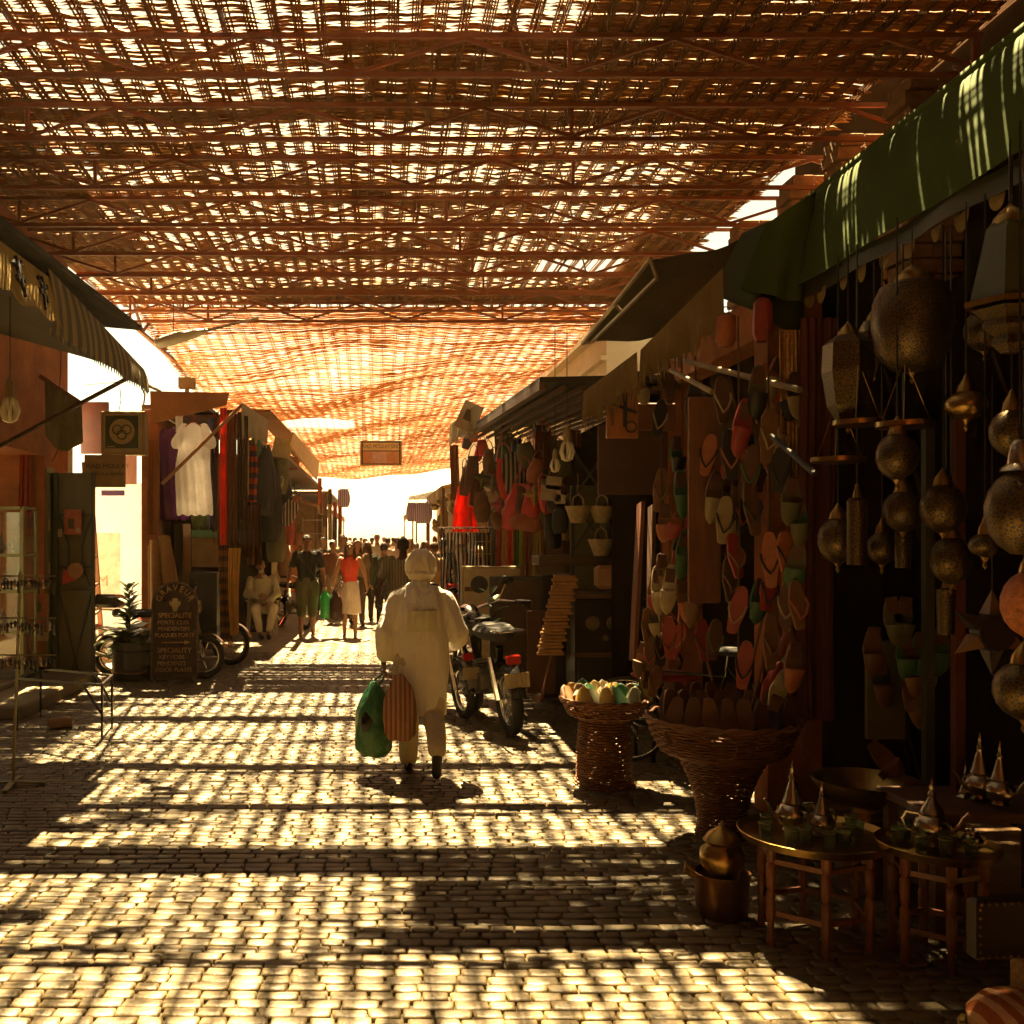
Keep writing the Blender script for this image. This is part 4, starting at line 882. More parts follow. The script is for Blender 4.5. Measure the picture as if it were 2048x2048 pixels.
for k in range(22):
    a = k * 2.4; r_ = .05 + .042 * math.sqrt(k) ; c = cs[k % len(cs)]
    flipflop('%s pointed slipper, %s, %s of the heap in the nearer wicker basket' % (c, ('toe up', 'leaning', 'half buried')[k // 9], nm_[(0 if math.sin(a) < -.35 else 6 if math.sin(a) > .35 else 3) + (0 if math.cos(a) < -.35 else 2 if math.cos(a) > .35 else 1)]),
             lea(c), lea(c), .20, True, B1 + Vector((r_ * 1.05 * math.cos(a), r_ * math.sin(a) * .9, .60 + .03 * (1 - r_ / .3))), rx=180 - 35 + rnd.uniform(-15, 15), ry=rnd.uniform(-40, 40), rz=rnd.uniform(-30, 30), group='slippers heaped in the nearer wicker basket')
cs2 = ['brown', 'brown', 'tan', 'brown', 'red', 'brown', 'black', 'brown', 'olive', 'brown', 'cream', 'green', 'brown', 'tan', 'black', 'brown', 'red', 'brown', 'green', 'brown']
for k in range(24):
    row_, q = divmod(k, 8); x = -.33 + q * .094 + row_ * .02; yy = -.27 + row_ * .2 + .10 * abs(q - 3.5) / 3.5 * (1 - row_ * .7); c = cs2[k % 20]
    flipflop('%s soled slipper on its toe, %s row of the large wicker basket, %s' % (c, ('front', 'middle', 'back')[row_], ('far left', 'left end', 'left', 'left of centre', 'right of centre', 'right', 'right end', 'far right')[q]),
             lea(c if c in ('brown', 'black', 'tan') else 'brown'), lea(cs2[(k * 7 + 3) % 20]), .25, True, B2v + Vector((x, yy, .715 + .02 * row_)), rx=12 + rnd.uniform(-8, 8), ry=rnd.uniform(-10, 10), rz=180 + rnd.uniform(-30, 30), group='slippers packed in the large wicker basket')

# brass tray tables with tea glasses and pots
m_brass = mat('aged brass', (0.36, 0.22, 0.06), rough=0.28, metal=1.0, scale=9, var=0.25, bump=0.0015, bscale=40)
m_silver = mat('silver plate', (0.45, 0.38, 0.27), rough=0.24, metal=1.0, scale=10, var=0.1, bump=0.001, bscale=50)
m_tglass = mat('green tea glass', (0.55, 0.75, 0.45), rough=0.05, trans=0.85, var=0.05)
def tray_table(label, loc, r_, h, nleg=6):
    t = thing('tray_table', label, 'table', loc, 0, 'brass tray tables')
    MB().lathe([(0.0, h - .006), (r_ * .93, h - .006), (r_, h + .018), (r_ * 1.01, h + .016), (r_ * .95, h - .018), (0, h - .018)], n=48).build('tray', m_brass, t, smooth=2)
    for k in range(nleg):
        a = 2 * math.pi * (k + .3) / nleg; x, y = r_ * .72 * math.cos(a), r_ * .72 * math.sin(a); x2, y2 = r_ * .66 * math.cos(a), r_ * .66 * math.sin(a)
        MB().lathe([(.017, 0), (.019, .03), (.014, .08), (.020, .12), (.020, .22), (.012, .235), (.020, .25), (.022, .34), (.013, .355), (.021, .37), (.021, h - .025)], (x, y, 0), 8).build('leg', m_turn, t, smooth=2)
    for k in range(nleg):
        a = 2 * math.pi * (k + .3) / nleg; b = 2 * math.pi * (k + 1.3) / nleg
        for z in (.14, h - .09): MB().bar((r_ * .70 * math.cos(a), r_ * .70 * math.sin(a), z), (r_ * .70 * math.cos(b), r_ * .70 * math.sin(b), z), .012, .022).build('stretcher', m_turn, t)
    return t
m_turn = mat('turned cedar', (0.22, 0.07, 0.025), rough=0.45, scale=10, var=0.4)
TA = P(814, 835, 4.35); TA.z = 0; hA = P(814, 835, 4.35).z
TB = P(937, 846, 4.15); TB.z = 0; hB_ = P(937, 846, 4.15).z
tray_table('larger brass tray table with green tea glasses and two silver tea pots', TA, .315, hA)
tray_table('smaller brass tray table with a silver tea pot, right of the larger one', TB, .235, hB_)
def tea_pot(label, loc, s=1.0, tall=1.0, rz=0):
    t = thing('tea_pot', label, 'tea pot', loc, rz, 'silver tea pots'); 
    MB().lathe([(.030, 0), (.034, .006), (.026, .014), (.045, .03), (.056, .05), (.055, .07), (.040, .092), (.030, .10)], n=22).build('body', m_silver, t, smooth=2)
    MB().lathe([(.033, .10), (.036, .104), (.030, .118), (.017, .130 * tall), (.010, .146 * tall), (.013, .152 * tall), (.006, .165 * tall), (.008, .172 * tall), (.002, .19 * tall), (.0, .20 * tall)], n=18).build('lid', m_silver, t, smooth=2)
    MB().tube([(-.05, 0, .05), (-.075, 0, .07), (-.085, 0, .095), (-.1, 0, .115)], [.010, .008, .006, .005], 8).build('spout', m_silver, t, smooth=2)
    MB().tube([(.035, 0, .095), (.07, 0, .098), (.082, 0, .075), (.07, 0, .045), (.053, 0, .04)], .005, 7).build('handle', m_silver, t, smooth=2)
    t.scale = (s, s, s); return t
TAt = Vector((TA.x, TA.y, hA - .006)); TBt = Vector((TB.x, TB.y, hB_ - .006))
tea_pot('tall silver tea pot on the larger tray table', TAt + Vector((-.06, .08, 0)), 1.25, 1.25)
tea_pot('shorter silver tea pot with a conical lid on the larger tray table', TAt + Vector((.035, .0, 0)), 1.0, 1.2, .4)
tea_pot('silver tea pot with a wide domed lid on the smaller tray table', TBt + Vector((-.01, .02, 0)), 1.35, 1.05, 2.6)
tea_pot('squat silver sugar pot at the right of the smaller tray table', TBt + Vector((.11, -.06, 0)), .75, .8)
def tglass(label, loc, g_):
    t = thing('tea_glass', label, 'glass', loc, 0, g_)
    MB().lathe([(.021, 0), (.024, .03), (.029, .075), (.027, .075), (.021, .03), (.018, .008), (0, .008)], n=14).build('cup', m_tglass, t, smooth=2)
    MB().torus((0, 0, .066), .0285, .0013, 14, 4).build('gold_band', m_brass, t)
    return t
pos = ['at the left edge', 'at the front left', 'in front of the tall pot', 'at the front', 'at the front right', 'behind the left edge', 'right of the conical pot', 'far right', 'beside the rim, right', 'at the back left', 'at the back right', 'at the centre back']
for k, (dx, dy) in enumerate(((-.22, -.02), (-.15, -.12), (-.08, -.10), (-.01, -.17), (.06, -.15), (-.17, .09), (.12, -.07), (.18, -.02), (.2, .08), (-.05, .2), (.13, .17), (.05, .22))):
    tglass('green tea glass on the larger tray, %s' % pos[k], TAt + Vector((dx, dy, 0)), 'tea glasses on the larger tray')
for k, (dx, dy) in enumerate(((-.14, .04), (-.10, -.06), (-.02, -.10), (.07, -.12), (-.07, .12))):
    tglass('small gilt tea glass on the smaller tray, %s' % pos[k], TBt + Vector((dx, dy, 0)), 'tea glasses on the smaller tray')
# big brass bowl on a drum behind the tables
t = thing('brass_bowl', 'wide shallow brass bowl standing behind the tea tables', 'bowl', P(866, 800, 4.95))
MB().lathe([(.09, -.03), (.17, .0), (.245, .08), (.255, .105), (.24, .105), (.165, .015), (0, .0)], n=40).build('bowl', m_brass, t, smooth=2); MB().lathe([(.08, -.09), (.06, -.05), (.09, -.03)], n=20).build('foot', m_brass, t, smooth=2)
BB = P(866, 800, 4.95)
t = thing('stand', 'dark wooden stand under the wide brass bowl', 'stand', (BB.x, BB.y, 0)); MB().lathe([(.16, 0), (.16, .02), (.14, .03), (.14, BB.z - .12), (.17, BB.z - .095)], n=20).build('drum', m_wood, t, smooth=2)
# brass couscous pot on the ground
t = thing('brass_pot', 'brass lidded pot in a copper bucket on the cobbles, left of the tea tables', 'pot', (G(722, 915).x, 4.62, 0)); m_cop = mat('old copper', (0.34, 0.16, 0.06), rough=0.35, metal=1.0, scale=8, bump=0.001)
MB().lathe([(.10, 0), (.115, .02), (.125, .19), (.13, .20), (.12, .20), (.105, .03), (0, .02)], n=28).build('bucket', m_cop, t, smooth=2)
MB().lathe([(.075, .16), (.08, .2), (.10, .25), (.095, .30), (.065, .33), (.085, .345), (.06, .38), (.02, .405), (.008, .42), (.0, .44)], n=24).build('pot', m_brass, t, smooth=2)
MB().tube([(-.125, 0, .17), (-.17, 0, .20), (-.17, 0, .24), (-.13, 0, .19)], .008, 6).build('handle', m_brass, t, smooth=2)
# studded leather stool and striped pouf in the corner
m_lth = mat('dark studded leather', (0.030, 0.015, 0.006), rough=0.45, scale=6, bump=0.002)
t = thing('leather_chair', 'dark leather chair back edged with brass nails in the lower right corner', 'chair', P(1050, 925, 3.55), R(6))
MB().box((0, 0, 0), (.60, .05, .215), bev=.012).build('back', m_lth, t, smooth=2)
mb = MB()
for k in range(21): mb.ball((-.28 + k * .028, -.027, .092), .006, 6, 4); mb.ball((-.28 + k * .028, -.027, -.092), .006, 6, 4)
for k in range(6): mb.ball((-.285, -.027, -.075 + k * .03), .006, 6, 4)
mb.build('nails', m_brass, t, kind='stuff')
MB().box((.0, 0, -.11 - .12), (.24, .08, .24), bev=.01).build('post', mat('inlaid wood', (0.20, 0.09, 0.04), rough=0.4, scale=60, col2=(0.5, .36, .2)), t)
t = thing('striped_pouf', 'orange and tan striped leather pouf in the lower right corner', 'pouf', (G(1010, 1024).x - .02, 3.42, 0))
MB().lathe([(.16, .0), (.20, .04), (.205, .09), (.17, .135), (.10, .155), (0, .16)], n=28).build('cushion', cloth('pouf stripes', (0.50, 0.15, 0.05), stripes=(0.55, 0.30, 0.14), axis=0, freq=16), t, smooth=2)
MB().torus((0, 0, .035), .215, .016, 30, 6).build('rim', m_brass, t, smooth=2)

# ---------------------------------------------------------------- lanterns
def pierced():
    m = bpy.data.materials.new('pierced brass'); m.use_nodes = True; nt = m.node_tree; N = nt.nodes; L = nt.links; b = N['Principled BSDF']
    tc = N.new('ShaderNodeTexCoord'); vo = N.new('ShaderNodeTexVoronoi'); vo.feature = 'DISTANCE_TO_EDGE'; vo.inputs['Scale'].default_value = 75
    L.new(tc.outputs['Object'], vo.inputs[0]); gt = N.new('ShaderNodeMath'); gt.operation = 'LESS_THAN'; gt.inputs[1].default_value = 0.13; L.new(vo.outputs[0], gt.inputs[0])
    rp = N.new('ShaderNodeMix'); rp.data_type = 'RGBA'; L.new(gt.outputs[0], rp.inputs[0]); rp.inputs[6].default_value = (0.02, 0.013, 0.006, 1); rp.inputs[7].default_value = (0.16, 0.10, 0.03, 1)
    L.new(rp.outputs[2], b.inputs['Base Color']); L.new(gt.outputs[0], b.inputs['Metallic']); b.inputs['Roughness'].default_value = 0.4
    bp = N.new('ShaderNodeBump'); bp.inputs['Distance'].default_value = 0.006; L.new(gt.outputs[0], bp.inputs['Height']); L.new(bp.outputs[0], b.inputs['Normal']); return m
m_pierce = pierced()
m_orl = mat('orange resin globe', (0.60, 0.19, 0.04), rough=0.4, scale=40, var=0.5, bump=0.006)
m_gl = mat('dusty green glass', (0.10, 0.11, 0.04), rough=0.15, scale=3)
HOOK = 3.12
def lantern(label, u, v, y, prof, n=20, m=None, cap=True, top=None, finial=True):
    c = P(u, v, y); t = thing('lantern', label, 'lantern', c, rnd.uniform(0, 3), 'brass lanterns hung in the shop')
    MB().lathe(prof, n=n).build('shade', m or m_pierce, t, smooth=(2 if n > 10 else False))
    zt = max(p[1] for p in prof); zb = min(p[1] for p in prof); r0 = max(p[0] for p in prof)
    if cap: MB().lathe([(r0 * .45, zt - .01), (r0 * .38, zt + .02), (r0 * .2, zt + .045), (.008, zt + .06), (.0, zt + .075)], n=16).build('cap', m_brass, t, smooth=2)
    if finial: MB().lathe([(0, zb - .05), (.010, zb - .035), (.006, zb - .02), (.018, zb), (0.0, zb + .002)], n=10).build('finial', m_brass, t, smooth=2)
    MB().tube([(0, 0, zt + .05), (0, 0, max(zt + .1, HOOK - c.z))], .004, 5).build('chain', m_black, t)
    return t
def sph(r_, sq=1.0, n=9): return [(max(.0, r_ * math.sin(math.pi * k / n)) if 0 < k < n else r_ * .25, -r_ * sq * math.cos(math.pi * k / n)) for k in range(n + 1)]
lantern('biggest pierced brass drum lantern at the top of the lantern shop', 912, 325, 4.4, [(.03, -.21), (.09, -.19), (.145, -.12), (.165, 0), (.16, .10), (.13, .17), (.05, .20)], 28)
lantern('six sided pierced lantern left of the biggest drum lantern', 848, 372, 4.7, [(.05, -.24), (.09, -.16), (.115, .0), (.11, .13), (.06, .17)], 6)
lantern('small pierced lantern tucked behind the biggest drum lantern', 874, 345, 5.0, [(.03, -.13), (.07, -.08), (.085, .06), (.05, .12)], 8)
t = lantern('large lantern with sloping green glass sides at the top right', 1010, 275, 3.45, [(.13, -.10), (.075, .16), (.06, .18)], 6, m_gl, finial=False)
MB().lathe([(.145, -.11), (.145, -.09), (.12, -.085)], n=6).build('ledge', m_brass, t); MB().lathe([(.03, -.27), (.06, -.24), (.05, -.21), (.09, -.18), (.08, -.155), (.125, -.12)], n=6).build('lower_tiers', m_pierce, t)
t = lantern('egg shaped pierced lantern with a silver bell cap at the right edge', 1020, 512, 3.3, sph(.105, 1.33), 28, finial=False, cap=False)
MB().lathe([(.06, .135), (.055, .145), (.038, .16), (.030, .22), (.022, .235), (0, .24)], n=20).build('cap', m_silver, t, smooth=2)
lantern('pierced globe lantern hanging under the right brass tray', 897, 456, 4.3, sph(.085, 1.2), 22)
lantern('pierced globe lantern right of the centre of the shop', 943, 508, 4.4, sph(.095, 1.15), 22)
lantern('pear shaped pierced lantern beside the tall tube lantern', 838, 540, 4.9, sph(.095, 1.2), 22)
lantern('tall pierced tube lantern next to the pillar', 857, 533, 4.7, [(.045, -.15), (.045, .15), (.03, .165)], 18, finial=False)
lantern('round pierced lantern above the second tube lantern', 903, 511, 4.7, sph(.09, 1.1), 22)
lantern('small round pierced lantern low between the tube lanterns', 882, 548, 4.9, sph(.07, 1.15), 18)
lantern('short pierced tube lantern in the middle of the shop', 903, 549, 4.75, [(.035, -.09), (.035, .09), (.02, .1)], 16, finial=False)
lantern('dusky pierced globe lantern hanging lowest in the middle', 951, 560, 4.4, sph(.085, 1.25), 22)
lantern('long pierced tube lantern hanging below the dusky globe', 946, 612, 4.5, [(.035, -.10), (.04, .10), (.02, .11)], 12, finial=False)
lantern('small shallow pierced lantern behind the egg shaped one', 985, 545, 4.0, sph(.06, .8), 18)
lantern('orange globe lantern at the right edge', 1033, 604, 3.3, sph(.095, 1.2), 24, m_orl)
lantern('pierced globe lantern at the right edge under the leather star', 1024, 690, 3.5, sph(.098, 1.05), 24)
lantern('pierced globe lantern above the silver capped one', 1012, 432, 3.6, sph(.075, 1.15), 22)
lantern('flattened pierced dome lantern shining in the dark', 966, 405, 4.1, sph(.08, .75), 22, m_brass)
lantern('dim pierced lantern high behind the drum lantern', 985, 330, 4.6, sph(.09, 1.1), 16)
# flat brass ring trays that carry lanterns
for (u, v, y, r_, lab) in ((858, 425, 4.6, .11, 'thin brass hanging tray above the tube lantern'), (905, 427, 4.35, .12, 'thin brass hanging tray beside the drum lantern'), (838, 462, 4.7, .12, 'tilted brass hanging tray by the pillar')):
    t = thing('hanging_tray', lab, 'tray', P(u, v, y)); MB().lathe([(r_ * .9, -.004), (r_, .0), (r_, .022), (r_ * .96, .022), (r_ * .9, .004)], n=30).build('ring', m_brass, t, smooth=2)
    MB().lathe([(0, -.003), (r_ * .9, -.003), (r_ * .9, .003), (0, .003)], n=30).build('plate', m_brass, t)
    for k in range(3): a = k * 2.09; MB().tube([(r_ * .95 * math.cos(a), r_ * .95 * math.sin(a), .02), (0, 0, .3)], .002, 4).build('chain', m_brass, t)
# leather star lantern
t = thing('star_lantern', 'hanging star lantern of brown and black leather triangles', 'lantern', P(992, 632, 3.9)); 
m_ltn = mat('tan parchment', (0.22, 0.11, 0.04), rough=0.5, scale=8)
for k in range(6):
    a = R(90 + 60 * k); c, s_ = math.cos(a), math.sin(a); c2, s2 = math.cos(a + .38), math.sin(a + .38); c3, s3 = math.cos(a - .38), math.sin(a - .38)
    tip = (.17 * c, 0, .17 * s_); A_ = (.075 * c2, -.03, .075 * s2); B_ = (.075 * c3, -.03, .075 * s3); D_ = (.075 * c2, .04, .075 * s2); E_ = (.075 * c3, .04, .075 * s3)
    MB().add([tip, A_, B_, D_, E_], [(0, 2, 1), (0, 3, 4), (0, 1, 3), (0, 4, 2), (1, 2, 4, 3)]).build('point', m_ltn if k % 2 == 0 else m_lth, t)
MB().lathe([(.072, -.03), (.072, .04)], n=12, M=FACE).build('core', m_lth, t); MB().tube([(0, 0, .16), (0, 0, 1.0)], .003, 4).build('chain', m_black, t)
# back of the shop: greenish board, shelf posts, slippers on the board
o = MB().box(P(885, 690, 5.3), (.20, .03, .52), bev=.004).build('display_board', m_gm); tag(o, 'grey green board standing at the back of the lantern shop', 'board')
flipflop('dark slipper hung on the grey green board', lea('black'), lea('brown'), .25, True, P(881, 680, 5.25), ry=-6, group='slippers at the back of the lantern shop')
for (u, v, c, tl, lab) in ((912, 672, 'tan', -8, 'tan slipper with pale toe right of the grey green board, upper'), (924, 672, 'cream', 4, 'cream slipper at the back, beside the tan one'), (914, 705, 'tan', -20, 'tan slipper lying low at the back of the lantern shop'), (872, 650, 'brown', 3, 'brown slipper with pale rim above the green board'), (893, 620, 'olive', -8, 'olive slipper, left one of the dim pair'), (902, 620, 'olive', 8, 'olive slipper, right one of the dim pair'), (905, 655, 'green', 0, 'green slipper with white band, left'), (920, 655, 'green', 0, 'green slipper with white band, right'), (939, 650, 'green', 5, 'dark green slipper with pale toe cap by the shelf post'), (885, 760, 'tan', -40, 'tan slipper lying behind the brass bowl'), (898, 785, 'orange', -50, 'orange brown slipper sloping down behind the bowl')):
    flipflop(lab, lea(c), lea(c), .22, True, P(u, v, 5.1), ry=tl, group='slippers at the back of the lantern shop')
for (u, y, lab) in ((928, 5.0, 'dark shelf post in the middle of the lantern shop'), (958, 4.7, 'brown shelf post right of the middle of the lantern shop')):
    o = MB().box(((u - 375) * y / 1000, y, 1.15), (.045, .045, 2.3)).build('shelf_post', m_gmd if u < 940 else m_redcol); tag(o, lab, 'post')
# glass tea pots and bottles in the dark at the right
for k, (u, v, y, s_, lab) in enumerate(((980, 800, 4.5, 1.2, 'dim glass and silver pot at the back right, tallest'), (966, 812, 4.6, .9, 'dim silver pot at the back right, middle one'), (1000, 805, 4.4, 1.1, 'dim silver pot at the back right edge'))):
    tea_pot(lab, P(u, v, y), s_, 1.3, k)
t = thing('display_table', 'dark table carrying the dim silver pots at the back right', 'table', (2.78, 4.55, 0)); zz = P(980, 800, 4.5).z
MB().box((0, 0, zz - .03), (.75, .5, .04), bev=.005).build('top', m_wood, t); [MB().box((sx * .33, sy * .2, (zz - .05) / 2), (.05, .05, zz - .05)).build('leg', m_wood, t) for sx in (-1, 1) for sy in (-1, 1)]
# ---------------------------------------------------------------- people
m_skin = mat('tanned skin', (0.36, 0.17, 0.09), rough=0.55, scale=5, var=0.1)
m_skinL = mat('light skin', (0.52, 0.29, 0.17), rough=0.55, scale=5, var=0.1)
m_skinD = mat('dark skin', (0.17, 0.08, 0.045), rough=0.5, scale=5, var=0.1)
m_hair = mat('dark hair', (0.025, 0.014, 0.008), rough=0.45, scale=30, var=0.4, bump=0.003)
m_hairB = mat('brown hair', (0.12, 0.05, 0.02), rough=0.45, scale=30, var=0.4, bump=0.003)
m_shoe = mat('dark shoe', (0.03, 0.02, 0.014), rough=0.5)
V3 = Vector
def cap(mb, a, b, r0, r1, n=12, k=5):
    a, b = V3(a), V3(b); d = b - a; L_ = d.length; pts = []; rs = []
    if L_ < 1e-5: mb.ball(a, r0, n, 8); return
    d /= L_
    for i in range(k): t = -math.pi / 2 + math.pi / 2 * i / (k - 1) if k > 1 else 0; pts.append(a + d * r0 * math.sin(t)); rs.append(max(r0 * math.cos(t), r0 * .05))
    for i in range(k): t = math.pi / 2 * i / (k - 1); pts.append(b + d * r1 * math.sin(t)); rs.append(max(r1 * math.cos(t), r1 * .05))
    keep = [0]
    for i in range(1, len(pts)):
        if (pts[i] - pts[keep[-1]]).length > 1e-4: keep.append(i)
    mb.tube([pts[i] for i in keep], [rs[i] for i in keep], n)
def hand(mb, wrist, d, side, curl=0.5, s=1.0, palm_n=None):
    """palm, four bent fingers of different lengths and a thumb off the side of the palm"""
    d = V3(d).normalized(); n = V3(palm_n or (side, 0, 0)); n = (n - d * n.dot(d)).normalized(); x = d.cross(n).normalized()
    w = V3(wrist); cap(mb, w - d * .02, w + d * .03 * s, .024 * s, .026 * s)
    for i in range(4):
        o = x * ((i - 1.5) * .019 * s); L_ = (.070, .078, .073, .058)[i] * s
        base = w + d * .075 * s + o; cap(mb, w + d * .02 * s + o * .7, base, .013 * s, .0105 * s, 8, 3)
        p1 = base + (d * math.cos(curl * .6) - n * math.sin(curl * .6)) * L_ * .45; p2 = p1 + (d * math.cos(curl * 1.9) - n * math.sin(curl * 1.9)) * L_ * .35; p3 = p2 + (d * math.cos(curl * 3.0) - n * math.sin(curl * 3.0)) * L_ * .25
        mb.tube([base, p1, p2, p3], [.0100 * s, .0092 * s, .0085 * s, .007 * s], 7)
    b = w + d * .022 * s - x * .026 * s; p1 = b + (d * .6 - x * .7 - n * .3).normalized() * .035 * s; p2 = p1 + (d * .9 - x * .1 - n * .45).normalized() * .03 * s
    mb.tube([b, p1, p2], [.0125 * s, .0105 * s, .0085 * s], 7)
def head_shape(mb, c, s=1.0, M=None):
    M = M or Matrix.Identity(4); f = lambda x, y, z: c + (M @ V3((x * s, y * s, z * s)))
    mb.ball(f(0, 0, .02), (.075 * s, .092 * s, .095 * s), 16, 12, M); mb.ball(f(0, -.022, -.045), (.056 * s, .062 * s, .062 * s), 14, 9, M)
    cap(mb, f(0, -.088, .012), f(0, -.103, -.022), .010 * s, .015 * s, 8, 3)             # nose
    mb.ball(f(0, -.083, -.055), (.024 * s, .010 * s, .009 * s), 8, 6, M); mb.ball(f(0, -.078, -.088), (.022 * s, .016 * s, .016 * s), 8, 6, M)
    for sx in (-1, 1):
        mb.ball(f(sx * .076, .008, -.006), (.010 * s, .020 * s, .030 * s), 8, 6, M); mb.ball(f(sx * .034, -.080, .032), (.020 * s, .010 * s, .007 * s), 8, 5, M)
DEF = dict(h=1.75, skin=m_skin, hairm=m_hair, hair='short', vox=.011, la=None, ra=None, lf=0.0, rf=0.0, w=1.0, top=None, topm=None, sleeve='short', legs='long', legm=None, skirt=None, shoem=m_shoe, curl=.6, turn=0.0, face=True, hips=0.93, lift=0.0, lean=0.0)
def person(label, loc, rz, group=None, **kw):
    """stands at loc facing local -Y; la/ra = (elbow, wrist) of left/right arm (local -x is the person's right as seen from the front: left in the picture)"""
    q = dict(DEF); q.update(kw); s = q['h'] / 1.75; w = q['w']; vox = q['vox']
    t = thing('person', label, 'person', loc, R(rz), group)
    S = lambda x, y, z: V3((x * s, y * s, z * s))
    ln = q['lean']
    sh = [S(-.175 * w, ln, 1.42), S(.175 * w, ln, 1.42)]
    el = [S(-.235 * w, .02 + ln * .8, 1.14), S(.235 * w, .02 + ln * .8, 1.14)]; wr = [S(-.25 * w, -.06, .90), S(.25 * w, -.06, .90)]
    for i, a in enumerate((q['la'], q['ra'])):
        if a: el[i] = S(*a[0]); wr[i] = S(*a[1])
    hp = [S(-.085, 0, q['hips'] - .02), S(.085, 0, q['hips'] - .02)]
    ft = [q['lf'], q['rf']]; kn = []; an = []
    for i, sx in enumerate((-1, 1)):
        f = ft[i]      # stride: <0 forward, >0 behind
        kn.append(S(sx * .095, f * .45 - abs(f) * .12 - (.05 if f > .2 else .01), .50)); zl = .085 + max(0, f - .12) * .55; an.append(S(sx * .10, f, zl))
    mb = MB()
    for i in (0, 1):
        cap(mb, sh[i], el[i], .052 * s * w, .040 * s); cap(mb, el[i], wr[i], .040 * s, .025 * s); hand(mb, wr[i], wr[i] - el[i], 1 if i == 0 else -1, q['curl'], s, palm_n=(1 if i else -1, 0, 0))
        cap(mb, hp[i], kn[i], .082 * s * w, .055 * s); cap(mb, kn[i], an[i], .056 * s, .036 * s)
        cap(mb, kn[i] * .6 + an[i] * .4 + V3((0, .012, 0)), kn[i] * .45 + an[i] * .55, .052 * s, .046 * s)
        tiltz = max(0, ft[i] - .12) * 2.2
        toe = an[i] + S(0, -.15 * math.cos(tiltz * 2.2), -.05 - .11 * math.sin(tiltz * 2.2)); toe.z = max(toe.z, .026 * s)
        cap(mb, an[i] + S(0, .03, -.045), toe, .034 * s, .032 * s)
    hy = ln * 1.15
    mb.loft([((0, 0, .86 * s), .13 * w * s, .10 * s), ((0, 0, .96 * s), .155 * w * s, .115 * s), ((0, ln * .4, 1.10 * s), .135 * w * s, .10 * s), ((0, ln * .8, 1.28 * s), .16 * w * s, .115 * s), ((0, ln, 1.40 * s), .16 * w * s, .10 * s), ((0, ln, 1.46 * s), .09 * w * s, .075 * s), ((0, ln, 1.50 * s), .055 * s, .055 * s)], 18)
    cap(mb, S(0, ln, 1.45), S(0, hy - .01, 1.58), .058 * s, .052 * s)
    hc = S(0, hy - .015, 1.635); Mh = Matrix.Rotation(q['turn'], 4, 'Z') @ Matrix.Rotation(q.get('nod', 0.0), 4, 'X')
    head_shape(mb, hc, s, Mh)
    mesh_obj('body', remesh(mb, vox, 3), q['skin'], t)
    if q['face'] and vox < .014:
        e = MB(); hl = lambda x, y, z: hc + Mh @ V3((x * s, y * s, z * s))
        for sx in (-1, 1): e.ball(hl(sx * .032, -.083, .012), (.012 * s, .006 * s, .006 * s), 8, 5)
        e.ball(hl(0, -.094, -.052), (.022 * s, .003 * s, .003 * s), 8, 4)
        e.build('eyes', m_hair, t, smooth=True)
    # hair
    hm = MB(); H = lambda x, y, z: hc + Mh @ V3((x * s, y * s, z * s))
    if q['hair'] in ('short', 'long', 'beard'):
        hm.ball(H(0, .012, .045), (.084 * s, .092 * s, .082 * s), 18, 12, Mh); hm.ball(H(0, .045, .01), (.076 * s, .058 * s, .08 * s), 14, 9, Mh)
        if q['hair'] == 'long':
            for sx in (-1, 1): cap(hm, H(sx * .065, .02, .02), H(sx * .095, -.01, -.21), .034 * s, .026 * s); cap(hm, H(sx * .04, .07, .0), H(sx * .06, .08, -.26), .045 * s, .03 * s)
        mesh_obj('hair', remesh(hm, max(vox, .010), 3, .005, 60), q['hairm'], t)
    # legs
    lm = MB()
    if q['legs'] in ('long', 'short', 'loose'):
        ex = {'long': .016, 'short': .024, 'loose': .030}[q['legs']]
        for i in (0, 1):
            cap(lm, hp[i], kn[i], (.092 + ex) * s * w, (.058 + ex) * s)
            if q['legs'] == 'short': cap(lm, kn[i], kn[i] * .82 + an[i] * .18, (.058 + ex) * s, (.062 + ex) * s)
            else: cap(lm, kn[i], an[i] + S(0, 0, .02) , (.055 + ex) * s, (.040 + ex) * s)
        lm.loft([((0, 0, .84 * s), .15 * w * s, .115 * s), ((0, 0, .95 * s), .170 * w * s, .128 * s), ((0, 0, 1.03 * s), .155 * w * s, .118 * s)], 18)
        mesh_obj('trousers' if q['legs'] != 'short' else 'shorts', remesh(lm, max(vox, .012), 4, .010, 9, (1, 1, .5)), q['legm'], t)
    if q['skirt']:
        z1, rad, m = q['skirt']; km = MB(); rg = []
        for k in range(9):
            f = k / 8; z = (z1 + (1.02 - z1) * f) * s; r_ = (.150 + (rad - .150) * (1 - f) ** .8) * w * s; rg.append(((0, 0, z), r_, r_ * .78))
        km.loft(rg, 24); mesh_obj('skirt', remesh(km, max(vox, .012), 2, .016, 8, (1.6, 1.6, .35)), m, t)
    # top
    tm = MB(); zb = q.get('hem', .93)
    tm.loft([((0, 0, zb * s), q.get('hemr', .168) * w * s, q.get('hemr', .168) * .80 * s)] + ([((0, 0, .98 * s), .172 * w * s, .132 * s)] if zb < .93 else []) + [((0, ln * .5, 1.12 * s), .150 * w * s, .120 * s), ((0, ln * .8, 1.28 * s), .175 * w * s, .130 * s), ((0, ln, 1.40 * s), .178 * w * s, .112 * s), ((0, ln, 1.455 * s), .115 * w * s, .088 * s), ((0, ln, 1.49 * s), .062 * s, .062 * s)], 24)
